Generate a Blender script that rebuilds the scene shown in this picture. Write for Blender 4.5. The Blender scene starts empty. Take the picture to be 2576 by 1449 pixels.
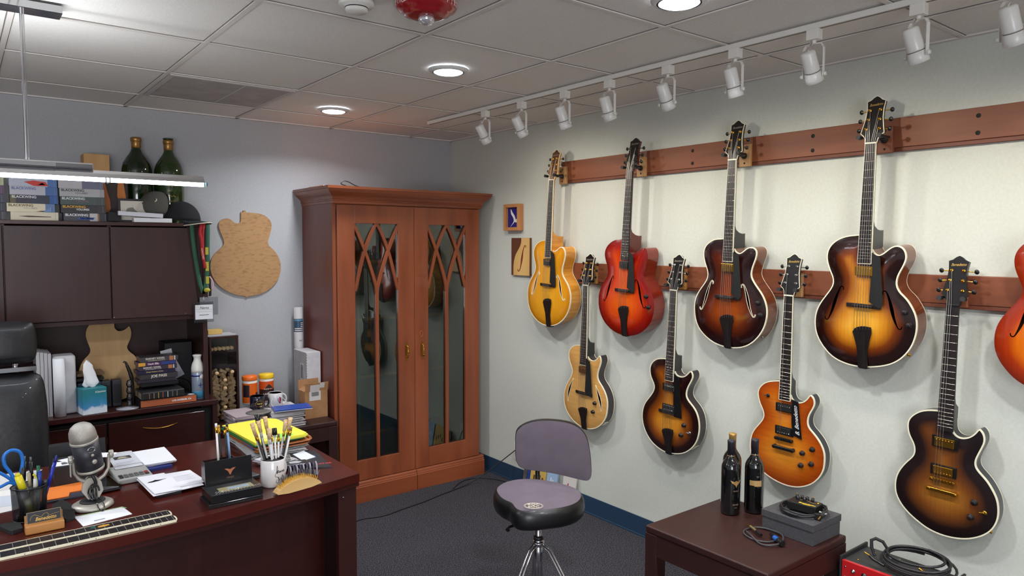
import bpy, bmesh, math, random
from mathutils import Vector, Matrix
from mathutils.geometry import delaunay_2d_cdt
PI = math.pi
S = bpy.context.scene
COL = S.collection
random.seed(7)

# ------------------------------------------------------------------ camera
cam_d = bpy.data.cameras.new('camera'); cam = bpy.data.objects.new('camera', cam_d); COL.objects.link(cam)
cam_d.sensor_fit = 'HORIZONTAL'; cam_d.sensor_width = 36.0; cam_d.lens = 25.095; cam_d.clip_start = 0.05; cam_d.clip_end = 60
R3 = Matrix(((0.7876373, -0.6161327, 0.0028263), (0.0357297, 0.0502538, 0.9980972), (-0.6151023, -0.7860376, 0.0615960))).transposed()
cam.matrix_world = Matrix.Translation((-2.97492, -4.54613, 1.62313)) @ R3.to_4x4()
S.camera = cam

# ------------------------------------------------------------------ world, exposure, lights
W = bpy.data.worlds.new('world'); S.world = W; W.use_nodes = True
W.node_tree.nodes['Background'].inputs[0].default_value = (0.93, 0.95, 1.0, 1)   # sky light that enters as fill through the window added behind the viewer
W.node_tree.nodes['Background'].inputs[1].default_value = 8.6
S.view_settings.view_transform = 'Standard'; S.view_settings.look = 'None'
S.view_settings.gamma = 1.0; S.view_settings.use_curve_mapping = False
S.view_settings.exposure = 0.40
S.cycles.use_denoising = True
S.cycles.max_bounces = 7; S.cycles.diffuse_bounces = 4; S.cycles.glossy_bounces = 4; S.cycles.transparent_max_bounces = 8
S.cycles.caustics_reflective = False; S.cycles.caustics_refractive = False
S.cycles.sample_clamp_indirect = 4.0
H = 2.386                                   # ceiling height
DOWN = [(-1.232, -0.66), (-1.232, -1.86), (-1.16, -3.07), (-1.2, -4.3), (-3.9, -0.9), (-4.3, -3.0), (-3.3, -5.4), (-1.2, -5.5)]
def area_lamp(name, loc, size, power, color, rot=(0, 0, 0)):
    d = bpy.data.lights.new(name, 'AREA'); d.shape = 'DISK'; d.size = size; d.energy = power; d.color = color; d.spread = math.radians(150)
    o = bpy.data.objects.new(name, d); o.location = loc; o.rotation_euler = rot; COL.objects.link(o); return o
for i, (x, y) in enumerate(DOWN):
    area_lamp('downlight_lamp', (x, y, H - 0.022), 0.13, (9, 10, 11, 14, 16, 16, 14, 14)[i], (0.93, 0.96, 1.0))
SPOT_Y = [-1.264, -1.589, -1.925, -2.225, -2.562, -2.888, -3.205, -3.545, -3.80, -4.25, -4.6]
SPOT_PW = 5.2
FILL_WIN = [(-5.1, -3.15, .45, 2.25)]     # window added in the unseen wall behind the viewer for fill light (x0, x1, z0, z1)
for wx0, wx1, wz0, wz1 in FILL_WIN:                              # portals only guide sampling of the added window's fill light, they emit nothing
    pl_ = area_lamp('fill_window_portal', ((wx0 + wx1) / 2, -6.905, (wz0 + wz1) / 2), 1.0, 1.0, (1, 1, 1), (math.radians(90), 0, 0))
    pl_.data.shape = 'RECTANGLE'; pl_.data.size = wx1 - wx0; pl_.data.size_y = wz1 - wz0; pl_.data.cycles.is_portal = True

# ------------------------------------------------------------------ material helpers
def lin(c):
    def f(v):
        v /= 255.0
        return v / 12.92 if v <= 0.04045 else ((v + 0.055) / 1.055) ** 2.4
    return (f(c[0]), f(c[1]), f(c[2]), 1)
MATS = {}
def mat(name, c, rough=0.5, metal=0.0, coat=0.0, spec=0.5, emit=None, es=0.0):
    if name in MATS: return MATS[name]
    m = bpy.data.materials.new(name); m.use_nodes = True; b = m.node_tree.nodes['Principled BSDF']
    b.inputs['Base Color'].default_value = lin(c); b.inputs['Roughness'].default_value = rough; b.inputs['Metallic'].default_value = metal
    b.inputs['Coat Weight'].default_value = coat; b.inputs['Coat Roughness'].default_value = 0.05; b.inputs['Specular IOR Level'].default_value = spec
    if emit: b.inputs['Emission Color'].default_value = lin(emit); b.inputs['Emission Strength'].default_value = es
    MATS[name] = m; return m
def nd(m, t, **kw):
    n = m.node_tree.nodes.new(t)
    for k, v in kw.items(): setattr(n, k, v)
    return n
def ln(m, a, b): m.node_tree.links.new(a, b)
def ramp(m, stops):
    r = nd(m, 'ShaderNodeValToRGB'); e = r.color_ramp.elements
    while len(e) > 1: e.remove(e[-1])
    e[0].position = stops[0][0]; e[0].color = lin(stops[0][1])
    for p, c in stops[1:]: q = e.new(p); q.color = lin(c)
    return r
def bump(m, src, strength, dist=0.002):
    b = nd(m, 'ShaderNodeBump'); b.inputs['Strength'].default_value = strength; b.inputs['Distance'].default_value = dist
    ln(m, src, b.inputs['Height']); ln(m, b.outputs[0], m.node_tree.nodes['Principled BSDF'].inputs['Normal'])
def noisy(name, c1, c2, scale=(1, 1, 1), nscale=5.0, rough=0.5, detail=3.0, bumps=0.0, p0=0.35, p1=0.65, coat=0.0, metal=0.0, spec=0.5):
    if name in MATS: return MATS[name]
    m = mat(name, c1, rough, metal, coat, spec); b = m.node_tree.nodes['Principled BSDF']
    tc = nd(m, 'ShaderNodeTexCoord'); mp = nd(m, 'ShaderNodeMapping'); mp.inputs['Scale'].default_value = scale
    nz = nd(m, 'ShaderNodeTexNoise'); nz.inputs['Scale'].default_value = nscale; nz.inputs['Detail'].default_value = detail
    ln(m, tc.outputs['Object'], mp.inputs[0]); ln(m, mp.outputs[0], nz.inputs['Vector'])
    r = ramp(m, [(p0, c1), (p1, c2)]); ln(m, nz.outputs['Fac'], r.inputs[0]); ln(m, r.outputs[0], b.inputs['Base Color'])
    if bumps: bump(m, nz.outputs['Fac'], bumps)
    return m
def wood(name, c1, c2, axis='z', fine=60.0, rough=0.35, coat=0.0, long=2.5):
    sc = {'x': (long, fine, fine), 'y': (fine, long, fine), 'z': (fine, fine, long)}[axis]
    return noisy(name, c1, c2, sc, 1.0, rough, 4.0, 0.0, 0.3, 0.7, coat)
GLASS = None
def thin_glass(name, tint=(255, 255, 255), boost=1.0):
    if name in MATS: return MATS[name]
    m = bpy.data.materials.new(name); m.use_nodes = True; t = m.node_tree; t.nodes.remove(t.nodes['Principled BSDF'])
    out = t.nodes['Material Output']; a = nd(m, 'ShaderNodeBsdfTransparent'); a.inputs[0].default_value = lin(tint)
    g = nd(m, 'ShaderNodeBsdfGlossy'); g.inputs['Roughness'].default_value = 0.02; f = nd(m, 'ShaderNodeFresnel'); f.inputs[0].default_value = 1.5
    mul = nd(m, 'ShaderNodeMath', operation='MULTIPLY'); mul.inputs[1].default_value = boost; mul.use_clamp = True
    mx = nd(m, 'ShaderNodeMixShader'); ln(m, f.outputs[0], mul.inputs[0]); ln(m, mul.outputs[0], mx.inputs[0])
    ln(m, a.outputs[0], mx.inputs[1]); ln(m, g.outputs[0], mx.inputs[2]); ln(m, mx.outputs[0], out.inputs[0])
    MATS[name] = m; return m

# ------------------------------------------------------------------ mesh helpers
class MB:
    def __init__(s): s.v = []; s.f = []; s.mi = []; s.sm = []
    def add(s, vs, fs, mi=0, smooth=False, M=None):
        o = len(s.v)
        for p in vs: s.v.append(tuple(M @ Vector(p)) if M is not None else tuple(p))
        for f in fs: s.f.append([o + i for i in f]); s.mi.append(mi); s.sm.append(smooth)
        return s
    def box(s, x0, x1, y0, y1, z0, z1, mi=0, M=None):
        v = [(x, y, z) for x in (x0, x1) for y in (y0, y1) for z in (z0, z1)]
        return s.add(v, [(0, 1, 3, 2), (4, 6, 7, 5), (0, 4, 5, 1), (2, 3, 7, 6), (0, 2, 6, 4), (1, 5, 7, 3)], mi, False, M)
    def tube(s, pts, r, n=8, mi=0, M=None, caps=True, closed=False):
        P = [Vector(p) for p in pts]; N = len(P); rs = r if isinstance(r, (list, tuple)) else [r] * N
        vs = []; up = None
        for i in range(N):
            if closed: t = P[(i + 1) % N] - P[i - 1]
            else: t = P[min(i + 1, N - 1)] - P[max(i - 1, 0)]
            if t.length < 1e-9: t = Vector((0, 0, 1))
            t.normalize()
            if up is None: up = Vector((0, 0, 1)) if abs(t.z) < .9 else Vector((1, 0, 0))
            a = up - t * up.dot(t)
            if a.length < 1e-6: a = t.orthogonal()
            a.normalize(); up = a; b = t.cross(a)
            for k in range(n): q = 2 * PI * k / n; vs.append(P[i] + (a * math.cos(q) + b * math.sin(q)) * rs[i])
        fs = []
        for i in range(N if closed else N - 1):
            j = (i + 1) % N
            for k in range(n): l = (k + 1) % n; fs.append((i * n + k, i * n + l, j * n + l, j * n + k))
        s.add(vs, fs, mi, True, M)
        if caps and not closed:
            s.add(vs[:n], [tuple(range(n))[::-1]], mi, False, M); s.add(vs[-n:], [tuple(range(n))], mi, False, M)
        return s
    def lathe(s, prof, n=24, mi=0, M=None, smooth=True, sx=1.0, sy=1.0):
        vs = []; fs = []
        for r, z in prof:
            for k in range(n): q = 2 * PI * k / n; vs.append((r * math.cos(q) * sx, r * math.sin(q) * sy, z))
        for i in range(len(prof) - 1):
            for k in range(n): l = (k + 1) % n; fs.append((i * n + k, i * n + l, (i + 1) * n + l, (i + 1) * n + k))
        if prof[0][0] > 1e-6: fs.append(tuple(range(n))[::-1])
        if prof[-1][0] > 1e-6: fs.append(tuple((len(prof) - 1) * n + k for k in range(n)))
        return s.add(vs, fs, mi, smooth, M)
    def prism(s, poly, z0, z1, mi=0, M=None, mside=None, smooth=False):
        """2-D polygon (x, y) extruded between z0 and z1; capped with triangles."""
        n = len(poly); a = [(x, y, z0) for x, y in poly]; b = [(x, y, z1) for x, y in poly]
        ar = sum(poly[i][0] * poly[(i + 1) % n][1] - poly[(i + 1) % n][0] * poly[i][1] for i in range(n))
        if ar < 0: a.reverse(); b.reverse()
        s.add(a + b, [(i, (i + 1) % n, n + (i + 1) % n, n + i) for i in range(n)], mi if mside is None else mside, smooth, M)
        s.add(b, [tuple(range(n))], mi, False, M); s.add(a, [tuple(range(n))[::-1]], mi, False, M); return s
    def build(s, name, mats, parent=None, bevel=0.0, seg=2, auto=None, sub=0, solid=0.0):
        me = bpy.data.meshes.new(name); me.from_pydata(s.v, [], s.f)
        for m in (mats if isinstance(mats, (list, tuple)) else [mats]): me.materials.append(m)
        me.polygons.foreach_set('material_index', s.mi); me.polygons.foreach_set('use_smooth', s.sm); me.update()
        o = bpy.data.objects.new(name, me); COL.objects.link(o)
        if parent is not None: o.parent = parent
        if solid: md = o.modifiers.new('solid', 'SOLIDIFY'); md.thickness = solid; md.offset = 0
        if sub: md = o.modifiers.new('sub', 'SUBSURF'); md.levels = sub; md.render_levels = sub
        if bevel: md = o.modifiers.new('bevel', 'BEVEL'); md.width = bevel; md.segments = seg; md.limit_method = 'ANGLE'; md.angle_limit = 0.7
        return o
def weld(o, d=1e-5):
    b = bmesh.new(); b.from_mesh(o.data); bmesh.ops.remove_doubles(b, verts=b.verts, dist=d); b.to_mesh(o.data); b.free(); return o
def tag(o, label, cat, group=None, kind=None):
    o['label'] = label; o['category'] = cat
    if group: o['group'] = group
    if kind: o['kind'] = kind
    return o
def struct(o): o['kind'] = 'structure'; return o
def empty(name, loc=(0, 0, 0), rz=0.0, M=None, scale=None):
    o = bpy.data.objects.new(name, None); COL.objects.link(o); o.empty_display_size = 0.05
    if M is not None: o.matrix_world = M
    else: o.location = loc; o.rotation_euler = (0, 0, rz)
    return o
def kids(o): return [c for c in ALLK.get(o.name, [])] if False else list(o.children)
def copy_tree(o, parent=None):
    c = o.copy(); COL.objects.link(c)
    if parent is not None: c.parent = parent; c.matrix_parent_inverse = o.matrix_parent_inverse
    for ch in kids(o): copy_tree(ch, c)
    return c
def text_obj(name, body, size, m, parent, M, extr=0.0003, shear=0.0, align='CENTER', sx=1.0, bold=0.0):
    cu = bpy.data.curves.new('t', 'FONT'); cu.body = body; cu.size = size; cu.extrude = extr; cu.shear = shear; cu.align_x = align; cu.align_y = 'CENTER'
    cu.resolution_u = 3; cu.offset = bold
    t = bpy.data.objects.new('t', cu); COL.objects.link(t); dg = bpy.context.evaluated_depsgraph_get()
    me = bpy.data.meshes.new_from_object(t.evaluated_get(dg)); bpy.data.objects.remove(t); me.materials.clear(); me.materials.append(m)
    me.transform(Matrix.Diagonal((sx, 1, 1, 1))); me.transform(M)
    me.name = name; o = bpy.data.objects.new(name, me); COL.objects.link(o)
    if parent is not None: o.parent = parent
    return o
def frameM(o, x, y, z): # matrix with origin o and axis columns
    x, y, z = Vector(x).normalized(), Vector(y).normalized(), Vector(z).normalized()
    return Matrix(((x[0], y[0], z[0], o[0]), (x[1], y[1], z[1], o[1]), (x[2], y[2], z[2], o[2]), (0, 0, 0, 1)))
def T(x, y, z): return Matrix.Translation((x, y, z))
def RX(a): return Matrix.Rotation(a, 4, 'X')
def RY(a): return Matrix.Rotation(a, 4, 'Y')
def RZ(a): return Matrix.Rotation(a, 4, 'Z')
def catmull(p, n=4, closed=False):
    out = []; N = len(p)
    for i in range(N if closed else N - 1):
        g = lambda k: p[k % N] if closed else p[max(0, min(N - 1, k))]
        a, b, c, d = g(i - 1), g(i), g(i + 1), g(i + 2)
        for j in range(n):
            t = j / n
            out.append(tuple(0.5 * (2 * b[q] + (c[q] - a[q]) * t + (2 * a[q] - 5 * b[q] + 4 * c[q] - d[q]) * t * t + (3 * b[q] - a[q] - 3 * c[q] + d[q]) * t ** 3) for q in range(len(b))))
    if not closed: out.append(tuple(p[-1]))
    return out
def relax(p, it=2, closed=False):
    for _ in range(it):
        q = list(p)
        for i in (range(len(p)) if closed else range(1, len(p) - 1)):
            a, b, c = p[i - 1], p[i], p[(i + 1) % len(p)]
            q[i] = tuple(.25 * a[k] + .5 * b[k] + .25 * c[k] for k in range(len(b)))
        p = q
    return p

# ------------------------------------------------------------------ shared materials
m_paint = noisy('wall_paint', (196, 198, 188), (201, 203, 193), (1, 1, 1), 90.0, 0.75, 2.0, 0.06)
m_paint_b = noisy('back_wall_paint', (168, 169, 172), (173, 174, 177), (1, 1, 1), 90.0, 0.75, 2.0, 0.06)
m_tile = noisy('ceiling_tile', (228, 225, 220), (236, 233, 228), (1, 1, 1), 160.0, 0.85, 3.0, 0.35)
m_grid = mat('ceiling_grid', (222, 216, 210), 0.5)
m_gridsh = mat('grid_reveal', (120, 112, 106), 0.8)
m_base = mat('vinyl_baseboard', (34, 58, 82), 0.5)
m_white = mat('white_enamel', (225, 222, 215), 0.35)
m_chrome = mat('chrome', (215, 215, 218), 0.12, 1.0)
m_gold = mat('gold_plate', (235, 180, 70), 0.2, 1.0)
m_brass = mat('antique_brass', (170, 125, 55), 0.3, 1.0)
m_black = mat('black_plastic', (16, 16, 18), 0.35)
m_matblack = mat('matte_black', (14, 14, 15), 0.7)
m_rubber = mat('black_rubber', (20, 20, 21), 0.6)
m_cream = mat('cream_binding', (236, 228, 200), 0.35)
m_ebony = noisy('ebony', (20, 16, 17), (34, 26, 26), (80, 4, 80), 1.0, 0.4)
m_paper = mat('white_paper', (232, 232, 236), 0.8)
m_cork = noisy('cork', (196, 160, 116), (232, 200, 156), (1, 1, 1), 120.0, 0.85)
m_mahog = wood('mahogany_veneer', (44, 13, 9), (58, 18, 12), 'x', 40.0, 0.35, 0.1)
m_mahog_v = wood('mahogany_veneer_upright', (42, 13, 9), (52, 17, 12), 'z', 40.0, 0.42, 0.0)
m_dark_end = wood('espresso_wood', (42, 16, 12), (50, 20, 16), 'x', 30.0, 0.5, 0.0)
m_cherry = wood('cherry_wood', (122, 60, 34), (148, 78, 46), 'z', 14.0, 0.38, 0.2, 1.6)
m_cherry_x = wood('cherry_wood_along', (122, 60, 34), (148, 78, 46), 'x', 14.0, 0.38, 0.2, 1.6)
m_cherry_side = wood('cherry_side', (112, 56, 44), (122, 62, 48), 'z', 10.0, 0.4, 0.1, 1.6)
m_rail = wood('rail_cherry', (112, 60, 37), (134, 76, 48), 'y', 22.0, 0.5, 0.0, 2.0)
# ------------------------------------------------------------------ room
XL, YB = -5.2, -6.9
struct(MB().box(0.0, 0.12, YB, 0.12, 0, H + .05).build('wall_right', m_paint))
struct(MB().box(XL, 0.0, 0.0, 0.12, 0, H + .05).build('wall_back', m_paint_b))
struct(MB().box(XL - .12, XL, YB, 0.12, 0, H + .05).build('wall_left', m_paint_b))
wf = MB(); wf.box(XL - .12, FILL_WIN[0][0], YB - .12, YB, 0, H + .05).box(FILL_WIN[0][1], .12, YB - .12, YB, 0, H + .05)
for wx0, wx1, wz0, wz1 in FILL_WIN: wf.box(wx0, wx1, YB - .12, YB, 0, wz0).box(wx0, wx1, YB - .12, YB, wz1, H + .05)
struct(wf.build('wall_front', m_paint_b))
for i, (wx0, wx1, wz0, wz1) in enumerate(FILL_WIN):  # frame of the window added to let in fill light
    fr = MB(); y_ = YB - .06
    for a in (wx0, (wx0 + wx1) / 2 - .02, wx1 - .04): fr.box(a, a + .04, y_ - .02, y_ + .02, wz0, wz1)
    fr.box(wx0, wx1, y_ - .019, y_ + .019, wz0, wz0 + .04).box(wx0, wx1, y_ - .019, y_ + .019, wz1 - .04, wz1); struct(fr.build('fill_window_%d' % (i + 1), m_white))
m_carpet = noisy('carpet', (42, 41, 47), (118, 114, 118), (1, 1, 1), 210.0, 1.0, 6.0, 0.8, 0.48, 0.74, spec=0.1)
struct(MB().box(XL - .12, 0.12, YB - .12, 0.12, -0.1, 0).build('floor', m_carpet))
# ceiling: tiles lie a little above the grid so that each tile shows its reveal
m_ceil = MB(); A0, B0, TS = 0.356, 0.410, 0.6096
m_ceil.box(XL, 0.0, YB, 0.0, H + .006, H + .05)
ceil = struct(m_ceil.build('ceiling', m_tile))
gm = MB(); xs = [-(A0 + i * TS) for i in range(8)]; ys = [-(B0 + j * TS) for j in range(11)]
for x in xs: gm.box(x - .009, x + .009, YB, 0, H, H + .0059)
for y in ys: gm.box(XL, 0, y - .009, y + .009, H + .0004, H + .0058)
gm.box(-.022, 0, YB, 0, H, H + .0059); gm.box(XL, 0, -.022, 0, H, H + .0059)
g = gm.build('ceiling_grid', m_grid, ceil, 0.0); g['label'] = 'off-white metal grid between the ceiling tiles'
gm = MB()
for x in xs:
    gm.box(x - .012, x - .009, YB, 0, H + .004, H + .0059); gm.box(x + .009, x + .012, YB, 0, H + .004, H + .0059)
for y in ys:
    gm.box(XL, 0, y - .012, y - .009, H + .004, H + .0058); gm.box(XL, 0, y + .009, y + .012, H + .004, H + .0058)
gm.build('tile_reveal', m_gridsh, ceil)
struct(MB().box(-.006, 0, YB, -.0, 0, .105).box(-.014, 0, YB, 0, 0, .008).build('baseboard_right', m_base, bevel=.002))
struct(MB().box(XL, -.006, -.006, 0, 0, .105).build('baseboard_back', m_base))
struct(MB().box(XL, XL + .006, YB, -.006, 0, .105).build('baseboard_left', m_base))
# air diffuser panel in the tile beside the hutch
m_vent = mat('vent_grey', (196, 191, 188), 0.6); m_ventp = noisy('vent_perforated', (168, 163, 162), (184, 179, 177), (1, 1, 1), 9.0, 0.8)
vx0, vx1, vy0, vy1 = xs[3] + .014, xs[2] - .014, ys[1] + .014, ys[0] - .014
vent = empty('air_vent', ((vx0 + vx1) / 2, (vy0 + vy1) / 2, H))
tag(vent, 'square perforated air vent panel set into the ceiling grid near the wood hutch', 'vent')
wx, wy = (vx1 - vx0) / 2, (vy1 - vy0) / 2
MB().box(-wx, wx, -wy, -wy + .02, -.004, .005).box(-wx, wx, wy - .02, wy, -.004, .005).box(-wx, -wx + .02, -wy + .0201, wy - .0201, -.004, .005).box(wx - .02, wx, -wy + .0201, wy - .0201, -.004, .005).build('vent_frame', m_vent, vent)
MB().box(-wx + .02, wx - .02, -wy + .02, wy - .02, -.001, .005).build('perforated_panel', m_ventp, vent)
MB().box(-wx + .34, -wx + .345, -wy + .03, wy - .03, -.0035, -.001).build('panel_seam', m_vent, vent)
# recessed downlights
m_lamp = mat('downlight_lens', (255, 255, 255), 0.5, emit=(235, 242, 255), es=14.0)
m_lampoff = mat('trim_ring_white', (225, 225, 225), 0.35)
def downlight(i, x, y, label):
    e = empty('recessed_downlight', (x, y, H)); tag(e, label, 'ceiling light', 'recessed downlights')
    ring = MB(); ring.lathe([(.072, -.012), (.079, -.010), (.088, -.003), (.089, .0), (.070, .0), (.070, -.012)], 40); ring.build('trim_ring', m_lampoff, e)
    lens = MB(); lens.lathe([(0, -.021), (.03, -.020), (.055, -.016), (.070, -.009), (.070, -.002), (0, -.002)], 36); lens.build('lens', m_lamp, e)
DL = ['glowing recessed downlight above the guitar cabinet', 'glowing recessed downlight midway between cabinet and fire alarm', 'recessed downlight between the fire alarm and the track, cut by the photo edge',
      'recessed downlight behind the viewer along the track', 'recessed downlight over the far end of the hutch', 'recessed downlight over the desk end', 'recessed downlight at the unseen rear corner', 'recessed downlight at the rear beside the guitar wall']
for i, (x, y) in enumerate(DOWN[:4]): downlight(i, x, y, DL[i])
for i, (x, y) in enumerate(DOWN[4:]): downlight(i, x, y, DL[4 + i])
# fire alarm strobe
m_red = mat('alarm_red', (150, 22, 28), 0.25, coat=.4); m_letter = mat('alarm_lettering', (225, 190, 190), 0.6)
fa = empty('fire_alarm', (-1.768, -2.56, H)); tag(fa, 'round red fire alarm with clear strobe bulb on the ceiling', 'fire alarm')
MB().lathe([(.088, 0), (.096, -.008), (.098, -.016), (.092, -.026), (.078, -.034), (.074, -.036), (.072, -.041), (.052, -.047), (0, -.049)], 48).build('housing', m_red, fa)
MB().lathe([(0, -.045), (.024, -.046), (.026, -.056), (.021, -.066), (.010, -.071), (0, -.072)], 24).build('strobe_lens', mat('strobe_clear', (220, 220, 225), 0.08, 0.6), fa)
for a in (-3.14, -1.08, 1.04):
    for k, chx in enumerate('FIRE'):
        aa = a + (k - 1.5) * .19
        text_obj('lettering', chx, .024, m_letter, fa, RZ(aa) @ T(.0972, 0, -.0150) @ RY(.05) @ frameM((0, 0, 0), (0, 1, 0), (0, 0, 1), (1, 0, 0)), .0006)
sd = empty('smoke_detector', (-1.945, -2.43, H)); tag(sd, 'small round white smoke detector on the ceiling', 'smoke detector')
MB().lathe([(.055, 0), (.056, -.012), (.050, -.018), (.036, -.020), (.036, -.030), (.030, -.036), (0, -.037)], 32).build('housing', m_white, sd)
MB().lathe([(.0365, -.0215), (.0368, -.0245)], 32).build('sensor_slots', m_black, sd)

# ------------------------------------------------------------------ hanging rails
def screwcaps(t, ys_, zs):
    for y in ys_:
        for z in zs:
            MB().lathe([(0, .0008), (.008, .0008), (.0085, 0)], 14, M=T(-.0205, y, z) @ RY(-PI / 2)).build('screw_cap', m_matblack, t)
def rail(nm, y1, z0, z1, label, caps):
    t = empty(nm, (0, 0, 0)); tag(t, label, 'wall rail', 'guitar hanging rails')
    MB().box(-.020, -.0005, YB + .05, y1, z0 + .016, z1).build('board', m_rail, t, bevel=.002)
    MB().box(-.017, -.0005, YB + .05, y1, z0, z0 + .0155).build('lower_lip', wood('rail_lip', (98, 50, 32), (112, 60, 40), 'y', 22, .5), t, bevel=.002)
    screwcaps(t, caps, (z0 + .04, z1 - .03))
    return t
rail('guitar_rail', -1.262, 1.992, 2.124, 'long reddish wood rail near the ceiling, upper of the two guitar rails', [-2.245, -2.885, -3.52, -4.1])
rail('guitar_rail', -1.30, 1.386, 1.510, 'long reddish wood rail below the other, lower of the two guitar rails', [-2.5])

# ------------------------------------------------------------------ track lighting
tr = empty('light_track', (-.60, 0, H)); tag(tr, 'long white ceiling track that carries the row of spotlights', 'light track')
MB().box(-.013, .013, YB + .05, -.66, -.020, 0).build('track_rail', m_white, tr, bevel=.002)
MB().box(-.005, .005, YB + .06, -.67, -.0205, -.018).build('track_slot', m_gridsh, tr)
m_can = mat('spotlight_white', (228, 226, 220), 0.3)
m_bulb = mat('spotlight_bulb', (255, 250, 235), 0.4, emit=(255, 240, 210), es=25.0)
SPL = ['white track spotlight closest to the room corner', 'white track spotlight, second along the track from the room corner', 'white track spotlight, third along the track from the room corner',
       'white track spotlight above the red archtop, fourth from the room corner', 'white track spotlight aimed between the red and the brown archtop, fifth from the room corner', 'white track spotlight just ahead of the brown archtop, sixth from the room corner',
       'white track spotlight tilted over the brown archtop, seventh from the room corner', 'white upright track spotlight beside the large sunburst archtop headstock, seen with its whole yoke', 'white track spotlight cut by the photo edge with its bulb showing',
       'white track spotlight beyond the photo edge', 'white track spotlight farthest from the room corner']
# tilt toward the wall, swing along the track
AIM = [(.50, .10), (.46, .05), (.30, -.05), (.30, -.05), (.42, .02), (.25, -.1), (.46, .05), (.30, -.35), (.32, -.2), (.4, 0), (.4, 0)]
def spotlight(i, y):
    e = empty('track_spotlight', (-.60, y, H - .020)); tag(e, SPL[i], 'spotlight', 'track spotlights')
    MB().box(-.016, .016, -.022, .022, -.036, 0).build('adapter', m_white, e, bevel=.002)
    y0 = MB(); ty, sw = AIM[i]; ty += .12
    Rm = RZ(sw)
    y0.lathe([(.007, -.046), (.007, -.036)], 12)
    w, d = .036, .162
    pts = [(-w, -d), (-w, -.066), (-w + .008, -.052), (0, -.047), (w - .008, -.052), (w, -.066), (w, -d)]
    for a, b in zip(pts[:-1], pts[1:]):
        dx, dz = b[0] - a[0], b[1] - a[1]; L = math.hypot(dx, dz)
        y0.box(-.006, .006, -.0012, .0012, -L / 2 - .0008, L / 2 + .0008, 0, Rm @ T(0, (a[0] + b[0]) / 2, (a[1] + b[1]) / 2) @ RX(math.atan2(-dx, dz)))
    y0.lathe([(.006, 0), (.007, .003), (.007, .009), (0, .010)], 12, M=Rm @ T(0, -w - .001, -d + .006) @ RX(PI / 2))
    y0.lathe([(.006, 0), (.007, .003), (.007, .009), (0, .010)], 12, M=Rm @ T(0, w + .001, -d + .006) @ RX(-PI / 2))
    y0.build('yoke', m_can, e)
    # can: local axis -Z is the beam, pivots between the yoke ends
    Mc = Rm @ T(0, 0, -d + .010) @ RY(-ty)
    c = MB(); c.lathe([(0, .082), (.020, .082), (.0245, .077), (.0255, .015), (.0255, .012), (.024, .011), (.024, .008), (.028, .004), (.030, -.012), (.030, -.026), (.027, -.028), (.0265, -.010), (0, -.008)], 32, M=Mc); c.build('lamp_can', m_can, e)
    MB().lathe([(.0242, .0078), (.0245, .0108)], 32, M=Mc).build('seam', m_gridsh, e)
    MB().lathe([(0, -.020), (.015, -.019), (.022, -.014), (.022, -.010), (0, -.010)], 20, M=Mc).build('bulb', m_bulb, e)
    MB().tube([(-.004, .010, -.045), (-.014, .012, -.055), (-.02, .004, -.06), (-.016, 0, -.05), tuple((Mc @ Vector((0, 0, .080))))], .0022, 6, 0).build('lamp_cord', m_white, e)
    ld = bpy.data.lights.new('spot_lamp', 'SPOT'); ld.energy = SPOT_PW; ld.color = (1.0, 0.93, 0.80); ld.spot_size = math.radians(150); ld.spot_blend = 1.0; ld.shadow_soft_size = 0.012
    lo = bpy.data.objects.new('spot_lamp', ld); COL.objects.link(lo); lo.parent = e; lo.matrix_basis = Mc @ T(0, 0, -.036)
    # the lamp's beam is a wide flood from the can, directed at the wall below
for i, y in enumerate(SPOT_Y): spotlight(i, y)
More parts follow.
